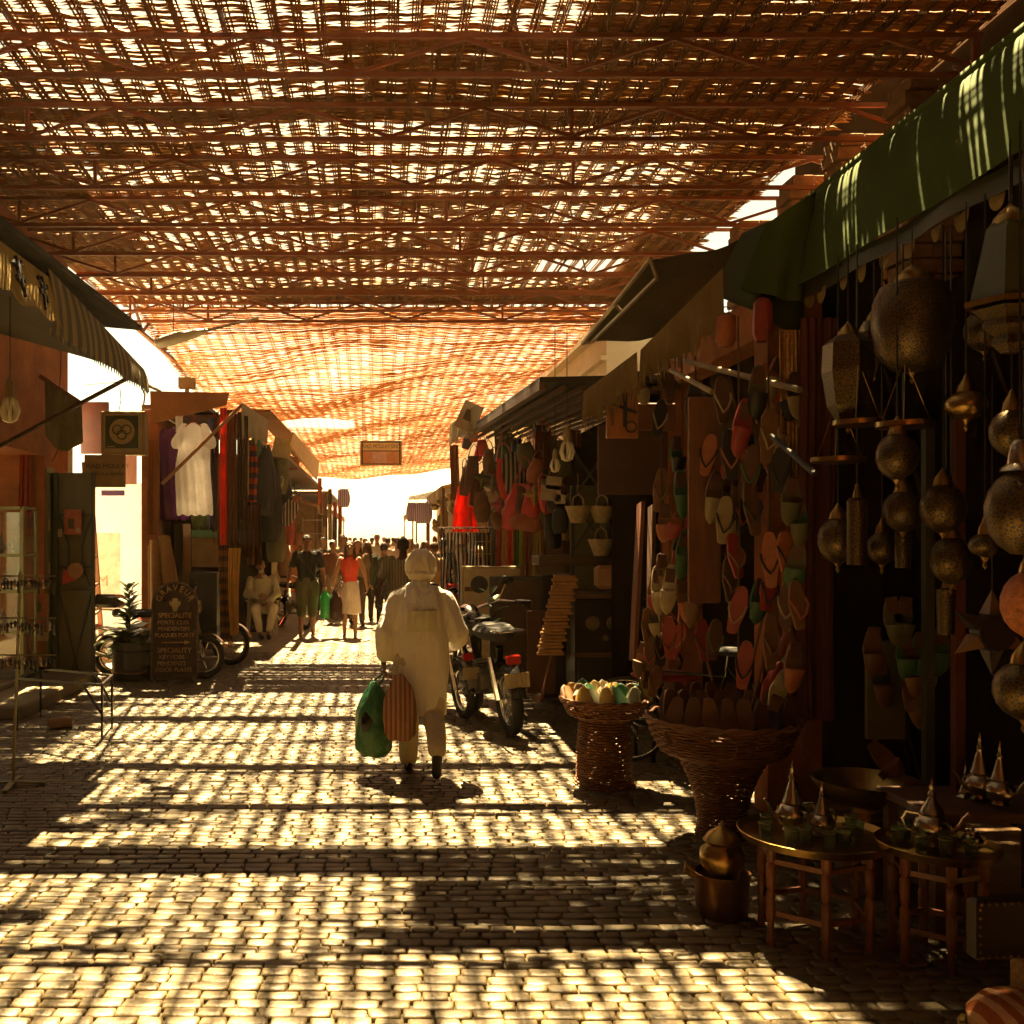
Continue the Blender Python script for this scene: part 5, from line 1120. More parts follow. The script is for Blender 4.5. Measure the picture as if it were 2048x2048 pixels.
    for i in (0, 1):
        if q['sleeve'] == 'none': continue
        e2 = el[i] if q['sleeve'] in ('long', 'wide') else sh[i] * .35 + el[i] * .65
        sr = .060 if q['sleeve'] != 'wide' else .072
        cap(tm, sh[i], e2, (sr + .008) * s * w, (sr + (.004 if q['sleeve'] == 'short' else 0)) * s)
        if q['sleeve'] in ('long', 'wide'): cap(tm, el[i], wr[i] * .94 + el[i] * .06, sr * s, (sr * .75 if q['sleeve'] == 'long' else .062) * s)
    mesh_obj(q.get('topname', 'shirt'), remesh(tm, max(vox, .012), 4, q.get('fold', .012), 8, (1.4, 1.4, .7)), q['topm'], t)
    # shoes
    if q['shoem']:
        sm = MB()
        for i in (0, 1):
            tiltz = max(0, ft[i] - .12) * 2.2
            toe = an[i] + S(0, -.165 * math.cos(tiltz * 2.2), -.05 - .12 * math.sin(tiltz * 2.2)); toe.z = max(toe.z, .036 * s)
            m1_ = MB(); cap(m1_, an[i] + S(0, .035, -.04), toe, .042 * s, .040 * s); mesh_obj('shoe', remesh(m1_, max(vox, .010), 2), q['shoem'], t)
    return t
# the man in white, walking away
m_kurta = cloth('white cotton', (0.80, 0.74, 0.64), var=0.08, scale=3, bump=0.003, wrinkle=.012)
m_pants = cloth('cream trousers', (0.55, 0.46, 0.30), var=0.10)
tx = P(421, 772, 7.4).x
s_ = 1.6 / 1.75
def un(*p): return tuple(q / s_ for q in p)
t = person('man in long white shirt and white turban walking away with shopping bags', (tx, 7.4, 0), 180, h=1.60, w=1.12, skin=m_skinD, hair='none', vox=.010, sleeve='none', topm=m_kurta, topname='undershirt', fold=0, hem=.9, hemr=.12,
       legs='loose', legm=m_pants, la=(un(-.275, .03, 1.04), un(-.255, -.14, .93)), ra=(un(.26, .03, 1.05), un(.275, -.02, .83)), lf=.44, rf=-.08, curl=.9, lean=-.02)
km = MB(); km.loft([((-.02, .015, .43), .180, .145), ((-.015, .01, .60), .190, .155), ((-.01, 0, .80), .205, .165), ((0, 0, .95), .205, .168), ((0, 0, 1.10), .190, .155), ((0, -.005, 1.22), .198, .148), ((0, -.015, 1.31), .192, .130), ((0, -.02, 1.365), .155, .110), ((0, -.02, 1.40), .095, .082), ((0, -.02, 1.43), .070, .070)], 32)
cap(km, (-.175, -.01, 1.29), (-.275, .03, 1.04), .072, .074); cap(km, (-.275, .03, 1.04), (-.262, -.12, .94), .074, .056)
cap(km, (.175, -.01, 1.29), (.262, .03, 1.05), .072, .072); cap(km, (.262, .03, 1.05), (.275, -.015, .86), .072, .050)
cap(km, (.24, .02, 1.0), (.22, .0, .86), .05, .04)
mesh_obj('long_shirt', remesh(km, .010, 6, .018, 11, (1.6, 1.6, .35)), m_kurta, t)
hc = V3((0, -.035, 1.50))
tb = MB(); tb.ball(hc + V3((0, .012, .035)), (.100, .112, .100), 22, 14)
for k_, zz_ in ((-.03, .092), (-.055, .080)): tb.torus(hc + V3((0, .02, k_)), zz_, .018, 24, 7)
for k in range(6):
    a = -1.1 + k * .42; M_ = Matrix.Translation(hc + V3((0, .01, .03))) @ Matrix.Rotation(R(62), 4, 'X') @ Matrix.Rotation(a, 4, 'Y')
    tb.torus((0, 0, 0), .100, .016, 26, 7, M_) if False else tb.tube([M_ @ V3((.103 * math.cos(2 * math.pi * i / 26), .112 * math.sin(2 * math.pi * i / 26), 0)) for i in range(26)], .021, 8, closed=True)
mesh_obj('turban', remesh(tb, .007, 1, .003, 40), cloth('turban cotton', (0.78, 0.70, 0.55), var=.06), t)
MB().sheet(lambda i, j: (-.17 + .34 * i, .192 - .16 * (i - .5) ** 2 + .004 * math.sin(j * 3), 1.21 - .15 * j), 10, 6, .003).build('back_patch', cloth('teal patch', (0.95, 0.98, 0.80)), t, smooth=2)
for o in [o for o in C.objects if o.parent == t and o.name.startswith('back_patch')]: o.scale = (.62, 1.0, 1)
def bag(label, loc, dims, m, handle_to, group, patch=None, knot=None):
    t = thing('carrier_bag', label, 'bag', loc, 0, group)
    mb = MB(); a, b, h = dims
    mb.loft([((0, 0, 0.01), a * .55, b * .5), ((0, 0, h * .12), a * .92, b * .9), ((0, 0, h * .35), a, b), ((0, 0, h * .6), a * .88, b * .85), ((0, 0, h * .8), a * .55, b * .5), ((0, 0, h), a * .16, b * .16)], 24)
    mesh_obj('sack', remesh(mb, .009, 1, .020, 17, (1, 1, .5)), m, t)
    hb = V3(handle_to) - V3(loc)
    for sx in (-1, 1): MB().tube([(sx * .02, 0, h * .93), (sx * .03 + hb.x * .5, hb.y * .5, h * .97 + (hb.z - h) * .5), hb + V3((sx * .012, 0, 0))], [.014, .008, .007], 7).build('handle', m, t, smooth=2)
    if patch: o = mesh_obj('dark_patch', remesh(MB().ball((-a * .1, -b * .62, h * .48), (a * .62, b * .45, h * .17), 18, 10), .010, 1, .006, 20), patch, t)
    return t
hx = (tx - .34 * 1.46 / 1.6, 7.4 + .02, .74)     # the hand on the left of the picture
hnd = P(384, 674, 7.36)
bag('teal and green plastic bag carried by the man in white', P(373, 757, 7.30), (.145, .12, .55), mat('teal plastic', (0.035, 0.20, 0.11), rough=0.3, scale=3, col2=(0.10, 0.36, 0.16), bump=0.03, bscale=9), hnd, 'bags carried by the man in white', patch=mat('dark plastic', (0.012, 0.02, 0.012), rough=0.3))
bag('brown and pink striped plastic bag carried by the man in white', P(399, 741, 7.16), (.125, .10, .48), cloth('striped plastic bag', (0.34, 0.17, 0.11), stripes=(0.42, 0.22, 0.14), axis=0, freq=30), hnd + V3((.01, -.03, 0)), 'bags carried by the man in white')
# the couple
t = person('young man in a black polo shirt and green shorts holding a bag and a bottle', (P(307, 0, 17.3).x, 17.3, 0), 0, h=1.76, w=1.08, skin=m_skin, hair='short', vox=.010, sleeve='short', topm=cloth('black polo', (0.018, 0.018, 0.016)), legs='short', legm=cloth('green shorts', (0.12, 0.125, 0.06)), shoem=None,
       la=((-.28, .03, 1.15), (-.33, -.04, .90)), ra=((.27, .03, 1.15), (.30, -.06, .90)), lf=-.06, rf=.06, turn=.25, nod=.12, curl=.9)
for sx in (-1, 1): MB().box((sx * .13, .0, 1.455), (.085, .14, .06), M=Matrix.Rotation(sx * .25, 4, 'Y'), bev=.015).build('shoulder_panel', cloth('pale blue panel', (0.42, 0.48, 0.55)), t, smooth=2)
MB().tube([(-.16, -.10, 1.44), (-.02, -.145, 1.28), (.12, -.14, 1.08), (.17, -.05, 1.0)], .010, 6).build('bag_strap', m_shoe, t, smooth=2)
t = person('woman in a red top', (P(350, 0, 17.3).x, 17.25, 0), 0, h=1.66, w=.95, skin=m_skinL, hair='long', hairm=m_hairB, vox=.010, sleeve='none', topm=cloth('red vest', (0.72, 0.08, 0.035)), hem=.96, hemr=.155, legs='none', skirt=(.44, .215, cloth('white skirt', (0.72, 0.60, 0.52))), shoem=None,
       la=((-.26, .02, 1.15), (-.31, -.03, .92)), ra=((.27, .02, 1.15), (.31, .0, .92)), lf=.05, rf=-.06, nod=-.25, curl=.8)
t['label'] = 'woman in a red top, sunglasses and white wrap skirt walking beside the young man'
hcw = V3((0, -.015, 1.635 * 1.66 / 1.75)); g_ = MB()
for sx in (-1, 1): g_.ball(hcw + V3((sx * .034, -.092, .034)), (.026, .010, .020), 12, 7)
g_.bar(hcw + V3((-.03, -.095, .036)), hcw + V3((.03, -.095, .036)), .006); g_.build('sunglasses', m_black, t, smooth=2)
bt = P(325, 606, 17.15)
t = thing('bottle', 'bright green bottle held by the young man in shorts', 'bottle', (bt.x, bt.y, P(0, 618, 17.15).z)); MB().lathe([(.075, 0), (.085, .02), (.085, .36), (.05, .42), (.03, .45), (.03, .49)], n=18).build('body', mat('green plastic', (0.03, 0.42, 0.10), rough=0.3), t, smooth=2); MB().lathe([(.034, .47), (.034, .52), (0, .52)], n=12).build('cap', m_cream, t, smooth=2)
hb2 = V3((P(307, 0, 17.3).x + .30, 17.22, .88))
bag('large dark maroon bag carried between the young man and the woman', P(334, 623, 17.2), (.17, .11, .56), mat('maroon bag', (0.06, 0.018, 0.012), rough=0.45), P(346, 575, 17.2), 'bags carried by the couple')
# seated old man
sy = 17.4; sx0 = P(262, 0, sy).x
def seated(label, loc, rz):
    t = thing('person', label, 'person', loc, R(rz)); m = cloth('pale green robe', (0.50, 0.46, 0.28), var=.1); mp = cloth('ivory trousers', (0.62, 0.54, 0.38))
    mb = MB()
    for sx in (-1, 1):
        sh = V3((sx * .18, .12, 1.0)); el = V3((sx * .25, .02, .74)); wr = V3((sx * .06, -.20, .72 if sx < 0 else .60))
        cap(mb, sh, el, .05, .04); cap(mb, el, wr, .038, .026); hand(mb, wr, wr - el, sx, .9)
        hp = V3((sx * .10, .10, .50)); kn = V3((sx * .14, -.32, .50)); an = V3((sx * .07, -.42, .10)); cap(mb, hp, kn, .08, .06); cap(mb, kn, an, .055, .038); cap(mb, an, an + V3((0, -.15, -.06)), .036, .032)
    mb.loft([((0, .12, .44), .17, .14), ((0, .13, .65), .16, .12), ((0, .12, .9), .17, .12), ((0, .10, 1.02), .15, .10), ((0, .09, 1.08), .06, .06)], 18); cap(mb, (0, .09, 1.05), (-.01, .06, 1.16), .055, .05)
    hc = V3((-.02, .04, 1.22)); Mh = Matrix.Rotation(R(-8), 4, 'Y') @ Matrix.Rotation(.15, 4, 'X'); head_shape(mb, hc, 1, Mh); mesh_obj('body', remesh(mb, .010, 3), m_skin, t)
    e = MB(); [e.ball(hc + Mh @ V3((q * .032, -.084, .012)), (.012, .006, .006), 8, 5) for q in (-1, 1)]; e.build('eyes', m_hair, t)
    b = MB(); b.ball(hc + V3((0, -.055, -.075)), (.052, .045, .045), 12, 8); mesh_obj('beard', remesh(b, .009, 1, .004, 60), cloth('grey beard', (0.5, 0.45, 0.38)), t)
    hh = MB(); hh.ball(hc + V3((0, .02, .055)), (.080, .088, .065), 14, 9); mesh_obj('hair', remesh(hh, .01, 2, .004, 60), cloth('grey hair', (0.22, 0.18, 0.14)), t)
    tp = MB(); tp.loft([((0, .05, .42), .26, .24), ((0, .10, .60), .21, .17), ((0, .12, .85), .20, .14), ((0, .11, 1.0), .19, .12), ((0, .09, 1.07), .08, .08)], 22)
    for sx in (-1, 1): cap(tp, (sx * .19, .12, 1.0), (sx * .26, .01, .74), .068, .075); cap(tp, (sx * .26, .01, .74), (sx * .09, -.17, .71 if sx < 0 else .61), .07, .06)
    mesh_obj('robe', remesh(tp, .012, 3, .020, 9), m, t)
    lp = MB()
    for sx in (-1, 1): cap(lp, (sx * .10, .06, .50), (sx * .15, -.32, .50), .11, .09); cap(lp, (sx * .15, -.32, .50), (sx * .08, -.41, .15), .088, .062)
    mesh_obj('trousers', remesh(lp, .012, 3, .012, 9), mp, t)
    for sx in (-1, 1): s_ = MB(); cap(s_, (sx * .07, -.42, .06), (sx * .06, -.60, .045), .045, .042); mesh_obj('shoe', remesh(s_, .011, 2), m_shoe, t)
    return t
seated('bearded old man in a pale green robe seated on a white chair by the stalls', (sx0, sy, 0), 12)
t = thing('chair', 'white plastic chair under the seated old man', 'chair', (sx0, sy + .05, 0), R(12)); m_wp = mat('white plastic', (0.62, 0.56, 0.42), rough=0.4)
MB().box((0, .08, .41), (.48, .46, .03), bev=.012).build('seat', m_wp, t, smooth=2); MB().box((0, .32, .66), (.44, .03, .46), bev=.012).build('backrest', m_wp, t, smooth=2)
for sx in (-1, 1):
    for yy in (-.14, .29): MB().bar((sx * .22, yy, .395), (sx * .25, yy - .02, 0), .035).build('leg', m_wp, t)
    MB().tube([(sx * .25, .30, .60), (sx * .26, -.08, .62), (sx * .25, -.13, .42)], .018, 8).build('armrest', m_wp, t, smooth=2)
# the man in the plaid shirt and the crowd
m_plaid = cloth('plaid shirt', (0.50, 0.45, 0.34), stripes=(0.20, 0.17, 0.12), axis=0, freq=26)
person('man in a pale plaid shirt walking away just ahead of the turbaned man', (P(398, 0, 12.9).x + .08, 13.4, 0), 180, h=1.72, w=1.16, skin=m_skinD, vox=.013, sleeve='short', topm=m_plaid, hem=.80, hemr=.19, legs='long', legm=cloth('dark jeans', (0.05, 0.045, 0.05)), la=((-.28, .02, 1.15), (-.30, -.12, .95)), ra=((.30, .05, 1.15), (.36, .0, .90)), lf=-.12, rf=.14)
crowd = [ # u, y, h, rz, top colour, leg colour, hair, label
 (357, 19.5, 1.66, 10, (0.30, 0.20, 0.12), (0.10, 0.07, 0.05), 'long', 'blonde haired woman just behind the woman in red', m_hairB),
 (367, 20.5, 1.63, 170, (0.10, 0.07, 0.05), (0.05, 0.04, 0.03), 'long', 'woman in brown with long fair hair walking away', m_hairB),
 (384, 19.0, 1.62, 180, (0.05, 0.07, 0.04), (0.03, 0.03, 0.025), 'short', 'man in a dark green jacket walking away, left of the plaid shirt', m_hair),
 (333, 20.2, 1.66, 20, (0.22, 0.10, 0.05), (0.30, 0.25, 0.2), 'short', 'bare armed man between the couple, seen behind them', m_hair),
 (342, 22.0, 1.78, 5, (0.45, 0.40, 0.32), (0.06, 0.05, 0.04), 'short', 'taller man in a pale shirt coming toward the couple', m_hairB),
 (323, 22.5, 1.72, 0, (0.03, 0.03, 0.025), (0.03, 0.03, 0.03), 'short', 'man in black at the left stalls behind the young man', m_hair),
 (425, 18.0, 1.66, 175, (0.58, 0.34, 0.10), (0.10, 0.07, 0.05), 'long', 'woman in a yellow top right of the turban', m_hairB),
 (434, 16.5, 1.64, 200, (0.42, 0.26, 0.12), (0.12, 0.10, 0.05), 'short', 'person in a tan jacket right of the yellow top', m_hairB),
 (443, 19.0, 1.70, 180, (0.03, 0.03, 0.02), (0.03, 0.03, 0.02), 'short', 'person in black beside the clothes rack', m_hair),
 (397, 24, 1.72, 180, (0.60, 0.46, 0.44), (0.2, 0.15, 0.1), 'short', 'person in a pale pink top in the crowd beyond the plaid shirt', m_hairB),
 (377, 27, 1.80, 0, (0.55, 0.5, 0.45), (0.1, 0.1, 0.1), 'short', 'tall man whose head stands out against the bright street end', m_hairB),
 (388, 29, 1.70, 180, (0.5, 0.35, 0.25), (0.1, 0.1, 0.1), 'short', 'pedestrian in a light brown top in the far crowd', m_hair),
 (365, 30, 1.68, 0, (0.25, 0.15, 0.10), (0.1, 0.08, 0.06), 'short', 'pedestrian in a dark brown top in the far crowd', m_hair),
 (355, 33, 1.7, 180, (0.5, 0.42, 0.35), (0.1, 0.08, 0.06), 'short', 'pedestrian in a grey top left in the far crowd', m_hair),
 (372, 36, 1.7, 180, (0.6, 0.25, 0.18), (0.1, 0.08, 0.06), 'short', 'pedestrian in a reddish top in the far crowd', m_hair),
 (384, 38, 1.72, 0, (0.6, 0.55, 0.5), (0.2, 0.15, 0.1), 'short', 'pedestrian in a whitish top at the far street end', m_hair),
 (403, 33, 1.75, 180, (0.3, 0.2, 0.15), (0.1, 0.08, 0.06), 'short', 'pedestrian in dull brown right in the far crowd', m_hair),
 (345, 27, 1.74, 180, (0.2, 0.12, 0.08), (0.1, 0.08, 0.06), 'short', 'pedestrian in dark clothes left in the far crowd', m_hair),
 (410, 27, 1.68, 0, (0.55, 0.42, 0.25), (0.2, 0.15, 0.1), 'long', 'long haired pedestrian in sandy clothes right in the far crowd', m_hairB),
 (393, 42, 1.7, 180, (0.4, 0.3, 0.25), (0.1, 0.08, 0.06), 'short', 'tiny figure in brown at the end of the street', m_hair),
 (350, 41, 1.7, 0, (0.5, 0.3, 0.25), (0.1, 0.08, 0.06), 'short', 'tiny figure in pinkish brown at the end of the street', m_hair),
 (361, 46, 1.7, 180, (0.3, 0.3, 0.35), (0.1, 0.08, 0.06), 'short', 'tiny bluish figure at the end of the street', m_hair),
 (416, 22, 1.6, 0, (0.62, 0.5, 0.32), (0.4, 0.32, 0.22), 'short', 'person in cream clothes beside the white goods stall', m_hair)]
for i, (u, y, h, rz, tc, lc, hr, lab, hm_) in enumerate(crowd):
    person(lab, (P(u, 0, y).x, y, 0), rz, 'people in the street', h=h, w=rnd.uniform(.95, 1.1), skin=m_skin if i % 3 else m_skinL, hair=hr, hairm=hm_, vox=.017 if y < 21 else .026, sleeve='short' if i % 2 else 'long', topm=cloth('crowd cloth %d' % i, tc), legs='long', legm=cloth('crowd legs %d' % i, lc), lf=rnd.uniform(-.2, .2), rf=rnd.uniform(-.2, .2), face=y < 21, curl=.6)
# ---------------------------------------------------------------- mopeds and bicycle
m_tyre = mat('tyre rubber', (0.02, 0.018, 0.015), rough=0.8, scale=20); m_chr = mat('chrome', (0.7, 0.66, 0.58), rough=0.15, metal=1.0, var=.1)
m_blk = mat('black enamel', (0.02, 0.018, 0.014), rough=0.25); m_eng = mat('engine metal', (0.22, 0.19, 0.14), rough=0.4, metal=0.8, scale=12); m_redp = mat('red lens', (0.55, 0.02, 0.01), rough=0.2)
AX_X = Matrix.Rotation(R(90), 4, 'X')
def wheel(t, name, x, r_, w=.060, spokes=18, cast=False):
    wl_ = MB().torus((x, 0, r_ + w * .0), r_ - w * .5, w * .55, 36, 10, AX_X).build(name, m_tyre, t, smooth=True)
    MB().torus((x, 0, r_), r_ - w * 1.15, w * .30, 32, 6, AX_X).build('rim', m_chr, wl_, smooth=True)
    mb = MB(); mb.lathe([(.03, -.035), (.035, -.02), (.035, .02), (.03, .035)], (x, 0, r_), 14, AX_X)
    n = 5 if cast else spokes
    for k in range(n):
        a = 2 * math.pi * k / n; a2 = a + (.12 if not cast and k % 2 else 0); rr = r_ - w * 1.2
        mb.tube([(x + .03 * math.cos(a), (.02 if k % 2 else -.02) if not cast else 0, r_ + .03 * math.sin(a)), (x + rr * math.cos(a2), 0, r_ + rr * math.sin(a2))], .010 if cast else .0022, 5)
    mb.build('spokes', m_chr, wl_, smooth=True); return wl_
def moped(label, loc, rz, col=m_blk, cast=False, box=True, leanx=-4):
    t = thing('moped', label, 'moped', loc, 0, 'parked mopeds'); t.rotation_euler = (R(leanx), 0, R(rz))
    r_ = .27; wheel(t, 'front_wheel', .58, r_, cast=cast); wheel(t, 'rear_wheel', -.56, r_, .070, cast=cast)
    B = lambda f, n_, m, s=2: f.build(n_, m, t, smooth=s)
    B(MB().tube([(.46, 0, .84), (.36, 0, .55), (.10, 0, .36), (-.15, 0, .33), (-.35, 0, .50), (-.42, 0, .68)], .026, 8), 'frame', col)
    for sy_ in (-1, 1):
        B(MB().tube([(.44, sy_ * .055, .86), (.50, sy_ * .058, .60), (.58, sy_ * .05, .27)], [.018, .022, .016], 8), 'fork', m_chr)
        B(MB().tube([(-.42, sy_ * .07, .60), (-.56, sy_ * .065, .28)], [.022, .026], 8), 'shock', m_chr)
        B(MB().tube([(.40, sy_ * .05, .93), (.36, sy_ * .20, .98), (.28, sy_ * .33, .96)], .012, 7), 'handlebar', m_chr)
        B(MB().tube([(.29, sy_ * .315, .962), (.20, sy_ * .40, .95)], .018, 8), 'grip', m_tyre)
        B(MB().tube([(.36, sy_ * .2, .98), (.38, sy_ * .27, 1.12)], .005, 5), 'mirror_stem', m_chr); B(MB().ball((.38, sy_ * .28, 1.15), (.012, .055, .04), 12, 8), 'mirror', m_blk)
        B(MB().tube([(-.15, sy_ * .04, .30), (-.15, sy_ * .17, .28)], .012, 6), 'foot_peg', m_tyre)
    B(MB().loft([((.30, 0, .70), .06, .07), ((.28, 0, .74), .17, .10), ((.22, 0, .80), .20, .12), ((.18, 0, .87), .14, .09), ((.16, 0, .89), .05, .05)], 18), 'tank', col)
    B(MB().loft([((-.28, 0, .74), .30, .09), ((-.28, 0, .77), .33, .125), ((-.28, 0, .81), .33, .13), ((-.29, 0, .845), .28, .10)], 20), 'seat', m_tyre)
    B(MB().box((-.02, 0, .36), (.26, .18, .20), bev=.03), 'engine', m_eng); B(MB().lathe([(.07, -.12), (.09, -.10), (.09, .10), (.07, .12)], (.06, 0, .34), 18, AX_X), 'crankcase', m_eng)
    fins = MB(); [fins.box((.10, 0, .42 + k * .022), (.16, .14, .010)) for k in range(5)]; B(fins, 'cooling_fins', m_eng, False)
    B(MB().tube([(.10, -.09, .30), (-.05, -.12, .20), (-.35, -.13, .22), (-.75, -.14, .30)], [.016, .02, .034, .036], 10), 'exhaust', m_chr)
    for nm, x0, r2, a0, a1 in (('front_mudguard', .58, .305, 20, 165), ('rear_mudguard', -.56, .315, 10, 170)):
        B(MB().sheet(lambda i, j: (x0 + r2 * math.cos(R(a0 + (a1 - a0) * i)) , (-.045 + .09 * j), .27 + r2 * math.sin(R(a0 + (a1 - a0) * i)) + .012 * math.sin(math.pi * j)), 16, 4, .004), nm, m_chr if nm[0] == 'f' else col)
    B(MB().lathe([(.03, -.10), (.07, -.05), (.085, .02), (.080, .03), (0, .035)], (.50, 0, .88), 20, Matrix.Rotation(R(90), 4, 'Y')), 'headlight', m_chr)
    B(MB().box((-.78, 0, .62), (.05, .09, .07), bev=.01), 'tail_light', m_redp); B(MB().box((-.84, 0, .47), (.012, .16, .11)), 'number_plate', m_cream, False)
    rk = MB(); [rk.tube([(-.45, y_, .82), (-.80, y_, .84)], .008, 6) for y_ in (-.08, 0, .08)]; rk.tube([(-.80, -.08, .84), (-.80, .08, .84)], .008, 6); B(rk, 'rack', m_chr)
    if box: B(MB().box((-.64, 0, .94), (.30, .34, .17), bev=.04), 'top_box', m_blk)
    B(MB().tube([(-.1, -.08, .28), (-.06, -.24, .03)], .010, 6), 'kick_stand', m_chr)
    return t
GB = G(512, 735)
t = moped('black moped parked on the right seen from behind, near the wicker basket', (GB.x - .10, GB.y + .62, 0), 99, box=False)
t.rotation_euler = (R(-5), 0, R(99)); t.scale = (1.12, 1.35, 1.12)
h_ = thing('helmet', 'dark shiny helmet resting on the handlebar of the near moped', 'helmet', P(474, 624, 9.6)); MB().ball((0, 0, 0), (.125, .15, .13), 20, 12).build('shell', m_blk, h_, smooth=True); MB().torus((0, 0, -.06), .115, .012, 24, 6).build('trim', m_chr, h_, smooth=True); MB().ball((.0, -.10, .01), (.09, .06, .05), 14, 8).build('visor', mat('smoked visor', (0.05, 0.04, 0.03), rough=0.08), h_, smooth=True)
t = moped('second moped parked beyond the near one on the right, mostly hidden', (GB.x - .48, GB.y + 1.35, 0), 104, mat('silver enamel', (0.25, 0.22, 0.17), rough=0.3, metal=.5), box=False)
G1 = G(206, 679); G2 = G(233, 665)
moped('moped with spoked front wheel parked behind the engraver sign', (G1.x - .62, G1.y + .1, 0), -8, mat('teal enamel', (0.03, 0.08, 0.07), rough=0.3), cast=True)
moped('black moped parked behind the first one beside the clothes stall', (G2.x - .60, G2.y + .15, 0), -14, box=False)
moped('dark moped parked by the left stalls beyond the old man', (P(292, 0, 19.2).x, 19.2, 0), -60, box=False)
def bicycle(label, loc, rz):
    t = thing('bicycle', label, 'bicycle', loc, R(rz)); r_ = .33; wheel(t, 'front_wheel', .52, r_, .024, 24); wheel(t, 'rear_wheel', -.52, r_, .024, 24)
    B = lambda f, n_, m: f.build(n_, m, t, smooth=2)
    B(MB().tube([(-.52, 0, .33), (-.10, 0, .30), (-.22, 0, .78), (-.52, 0, .33)], .014, 7), 'frame', m_blk); B(MB().tube([(-.10, 0, .30), (.36, 0, .72), (-.20, 0, .70)], .015, 7), 'down_tube', m_blk)
    B(MB().tube([(.34, 0, .86), (.40, 0, .66), (.52, 0, .33)], .014, 7), 'fork', m_chr); B(MB().tube([(.22, -.26, .98), (.34, -.1, 1.0), (.35, .1, 1.0), (.22, .26, .98)], .011, 7), 'handlebar', m_chr)
    B(MB().tube([(-.21, 0, .70), (-.23, 0, .86)], .012, 7), 'seat_post', m_chr); B(MB().ball((-.24, 0, .89), (.14, .075, .035), 14, 8), 'saddle', m_tyre)
    B(MB().lathe([(.09, -.004), (.09, .004)], (-.10, .03, .30), 20, AX_X), 'chainring', m_chr); B(MB().tube([(-.10, .05, .30), (.0, .06, .16), (.0, .13, .16)], .009, 6), 'crank', m_chr); return t
bicycle('bicycle leaning in the dark between the cabinet and the large basket', (P(690, 0, 7.7).x, 7.55, 0), 155)
cy_ = 7.9; cx_ = P(665, 0, cy_).x; zt_ = P(0, 676, cy_).z
t = thing('chair', 'black chair with a bright red seat between the two wicker baskets', 'chair', (cx_, cy_, 0), R(14))
MB().box((0, 0, zt_), (.42, .34, .05), bev=.02).build('seat', mat('red vinyl', (0.42, 0.03, 0.012), rough=0.45), t, smooth=2)
MB().tube([(-.18, -.15, zt_ + .02), (-.17, -.14, zt_ + .17), (.12, .0, zt_ + .18), (.22, .12, zt_ + .10), (.20, .14, zt_)], .012, 7).build('armrest', m_tyre, t, smooth=2)
for sx, sy_ in ((-1, -1), (1, -1), (-1, 1), (1, 1)): MB().tube([(sx * .17, sy_ * .13, zt_ - .02), (sx * .18, sy_ * .14, 0)], .016, 7).build('leg', m_tyre, t, smooth=2)
# ---------------------------------------------------------------- furniture at the right
m_ebony = mat('black lacquer', (0.018, 0.012, 0.008), rough=0.35, scale=4)
cb = P(614, 0, 9.6); t = thing('cabinet', 'black lacquered cabinet with carved medallions behind the near wicker basket', 'cabinet', (cb.x, 9.75, 0))
MB().box((0, 0, .58), (.78, .45, 1.15), bev=.012).build('carcass', m_ebony, t); MB().box((-.02, -.02, 1.18), (.86, .5, .05), bev=.01).build('top', m_wood, t); MB().box((0, -.24, .62), (.80, .05, .04)).build('ledge', m_wood, t)
for i, (dx, dz, r_) in enumerate(((-.22, .92, .07), (-.02, .92, .07), (.2, .92, .06), (-.1, .78, .03), (.1, .78, .03))): MB().lathe([(0, .01), (r_ * .3, .014), (r_ * .5, .006), (r_ * .8, .012), (r_, .0)], (dx, -.226, dz), 16, FACE).build('medallion', mat('bone inlay', (0.22, 0.16, 0.08), rough=.5), t, smooth=2)
for sx in (-1, 1): MB().box((sx * .19, -.232, .32), (.34, .015, .5), bev=.004).build('door', m_ebony, t)
t = thing('table', 'long dark sideboard with a pale edge behind the framed panels', 'table', (P(573, 0, 10.6).x, 10.6, 0)); MB().box((0, 0, P(0, 560, 10.6).z), (.80, .5, .10), bev=.01).build('top', mat('grey brown wood', (0.15, 0.10, 0.055), rough=.5), t); MB().box((0, .02, .70), (.72, .4, 1.28)).build('carcass', m_ebony, t)
# leaning carved panel
t = thing('carved_panel', 'golden brown panel of carved mouldings leaning on a pole by the black cabinet', 'panel', (0, 0, 0)); m_carv = mat('gilded carving', (0.42, 0.22, 0.07), rough=0.35, metal=.3, scale=16, bump=.004)
pa, pb = P(566, 575, 9.4), P(549, 655, 9.2)
for k in range(6):
    c0 = pa.lerp(pb, (k + .5) / 6); mb = MB(); 
    for j_, (dz, w_) in enumerate(((.045, .20), (.015, .24), (-.02, .21), (-.05, .245))): mb.box((c0.x, c0.y, c0.z + dz), (w_, .06 - .01 * (j_ % 2), .028), bev=.006)
    mb.build('moulding', m_carv, t, smooth=2)
MB().tube([P(553, 650, 9.25), P(541, 702, 9.3)], .016, 7).build('prop', m_woodR, t, smooth=2)
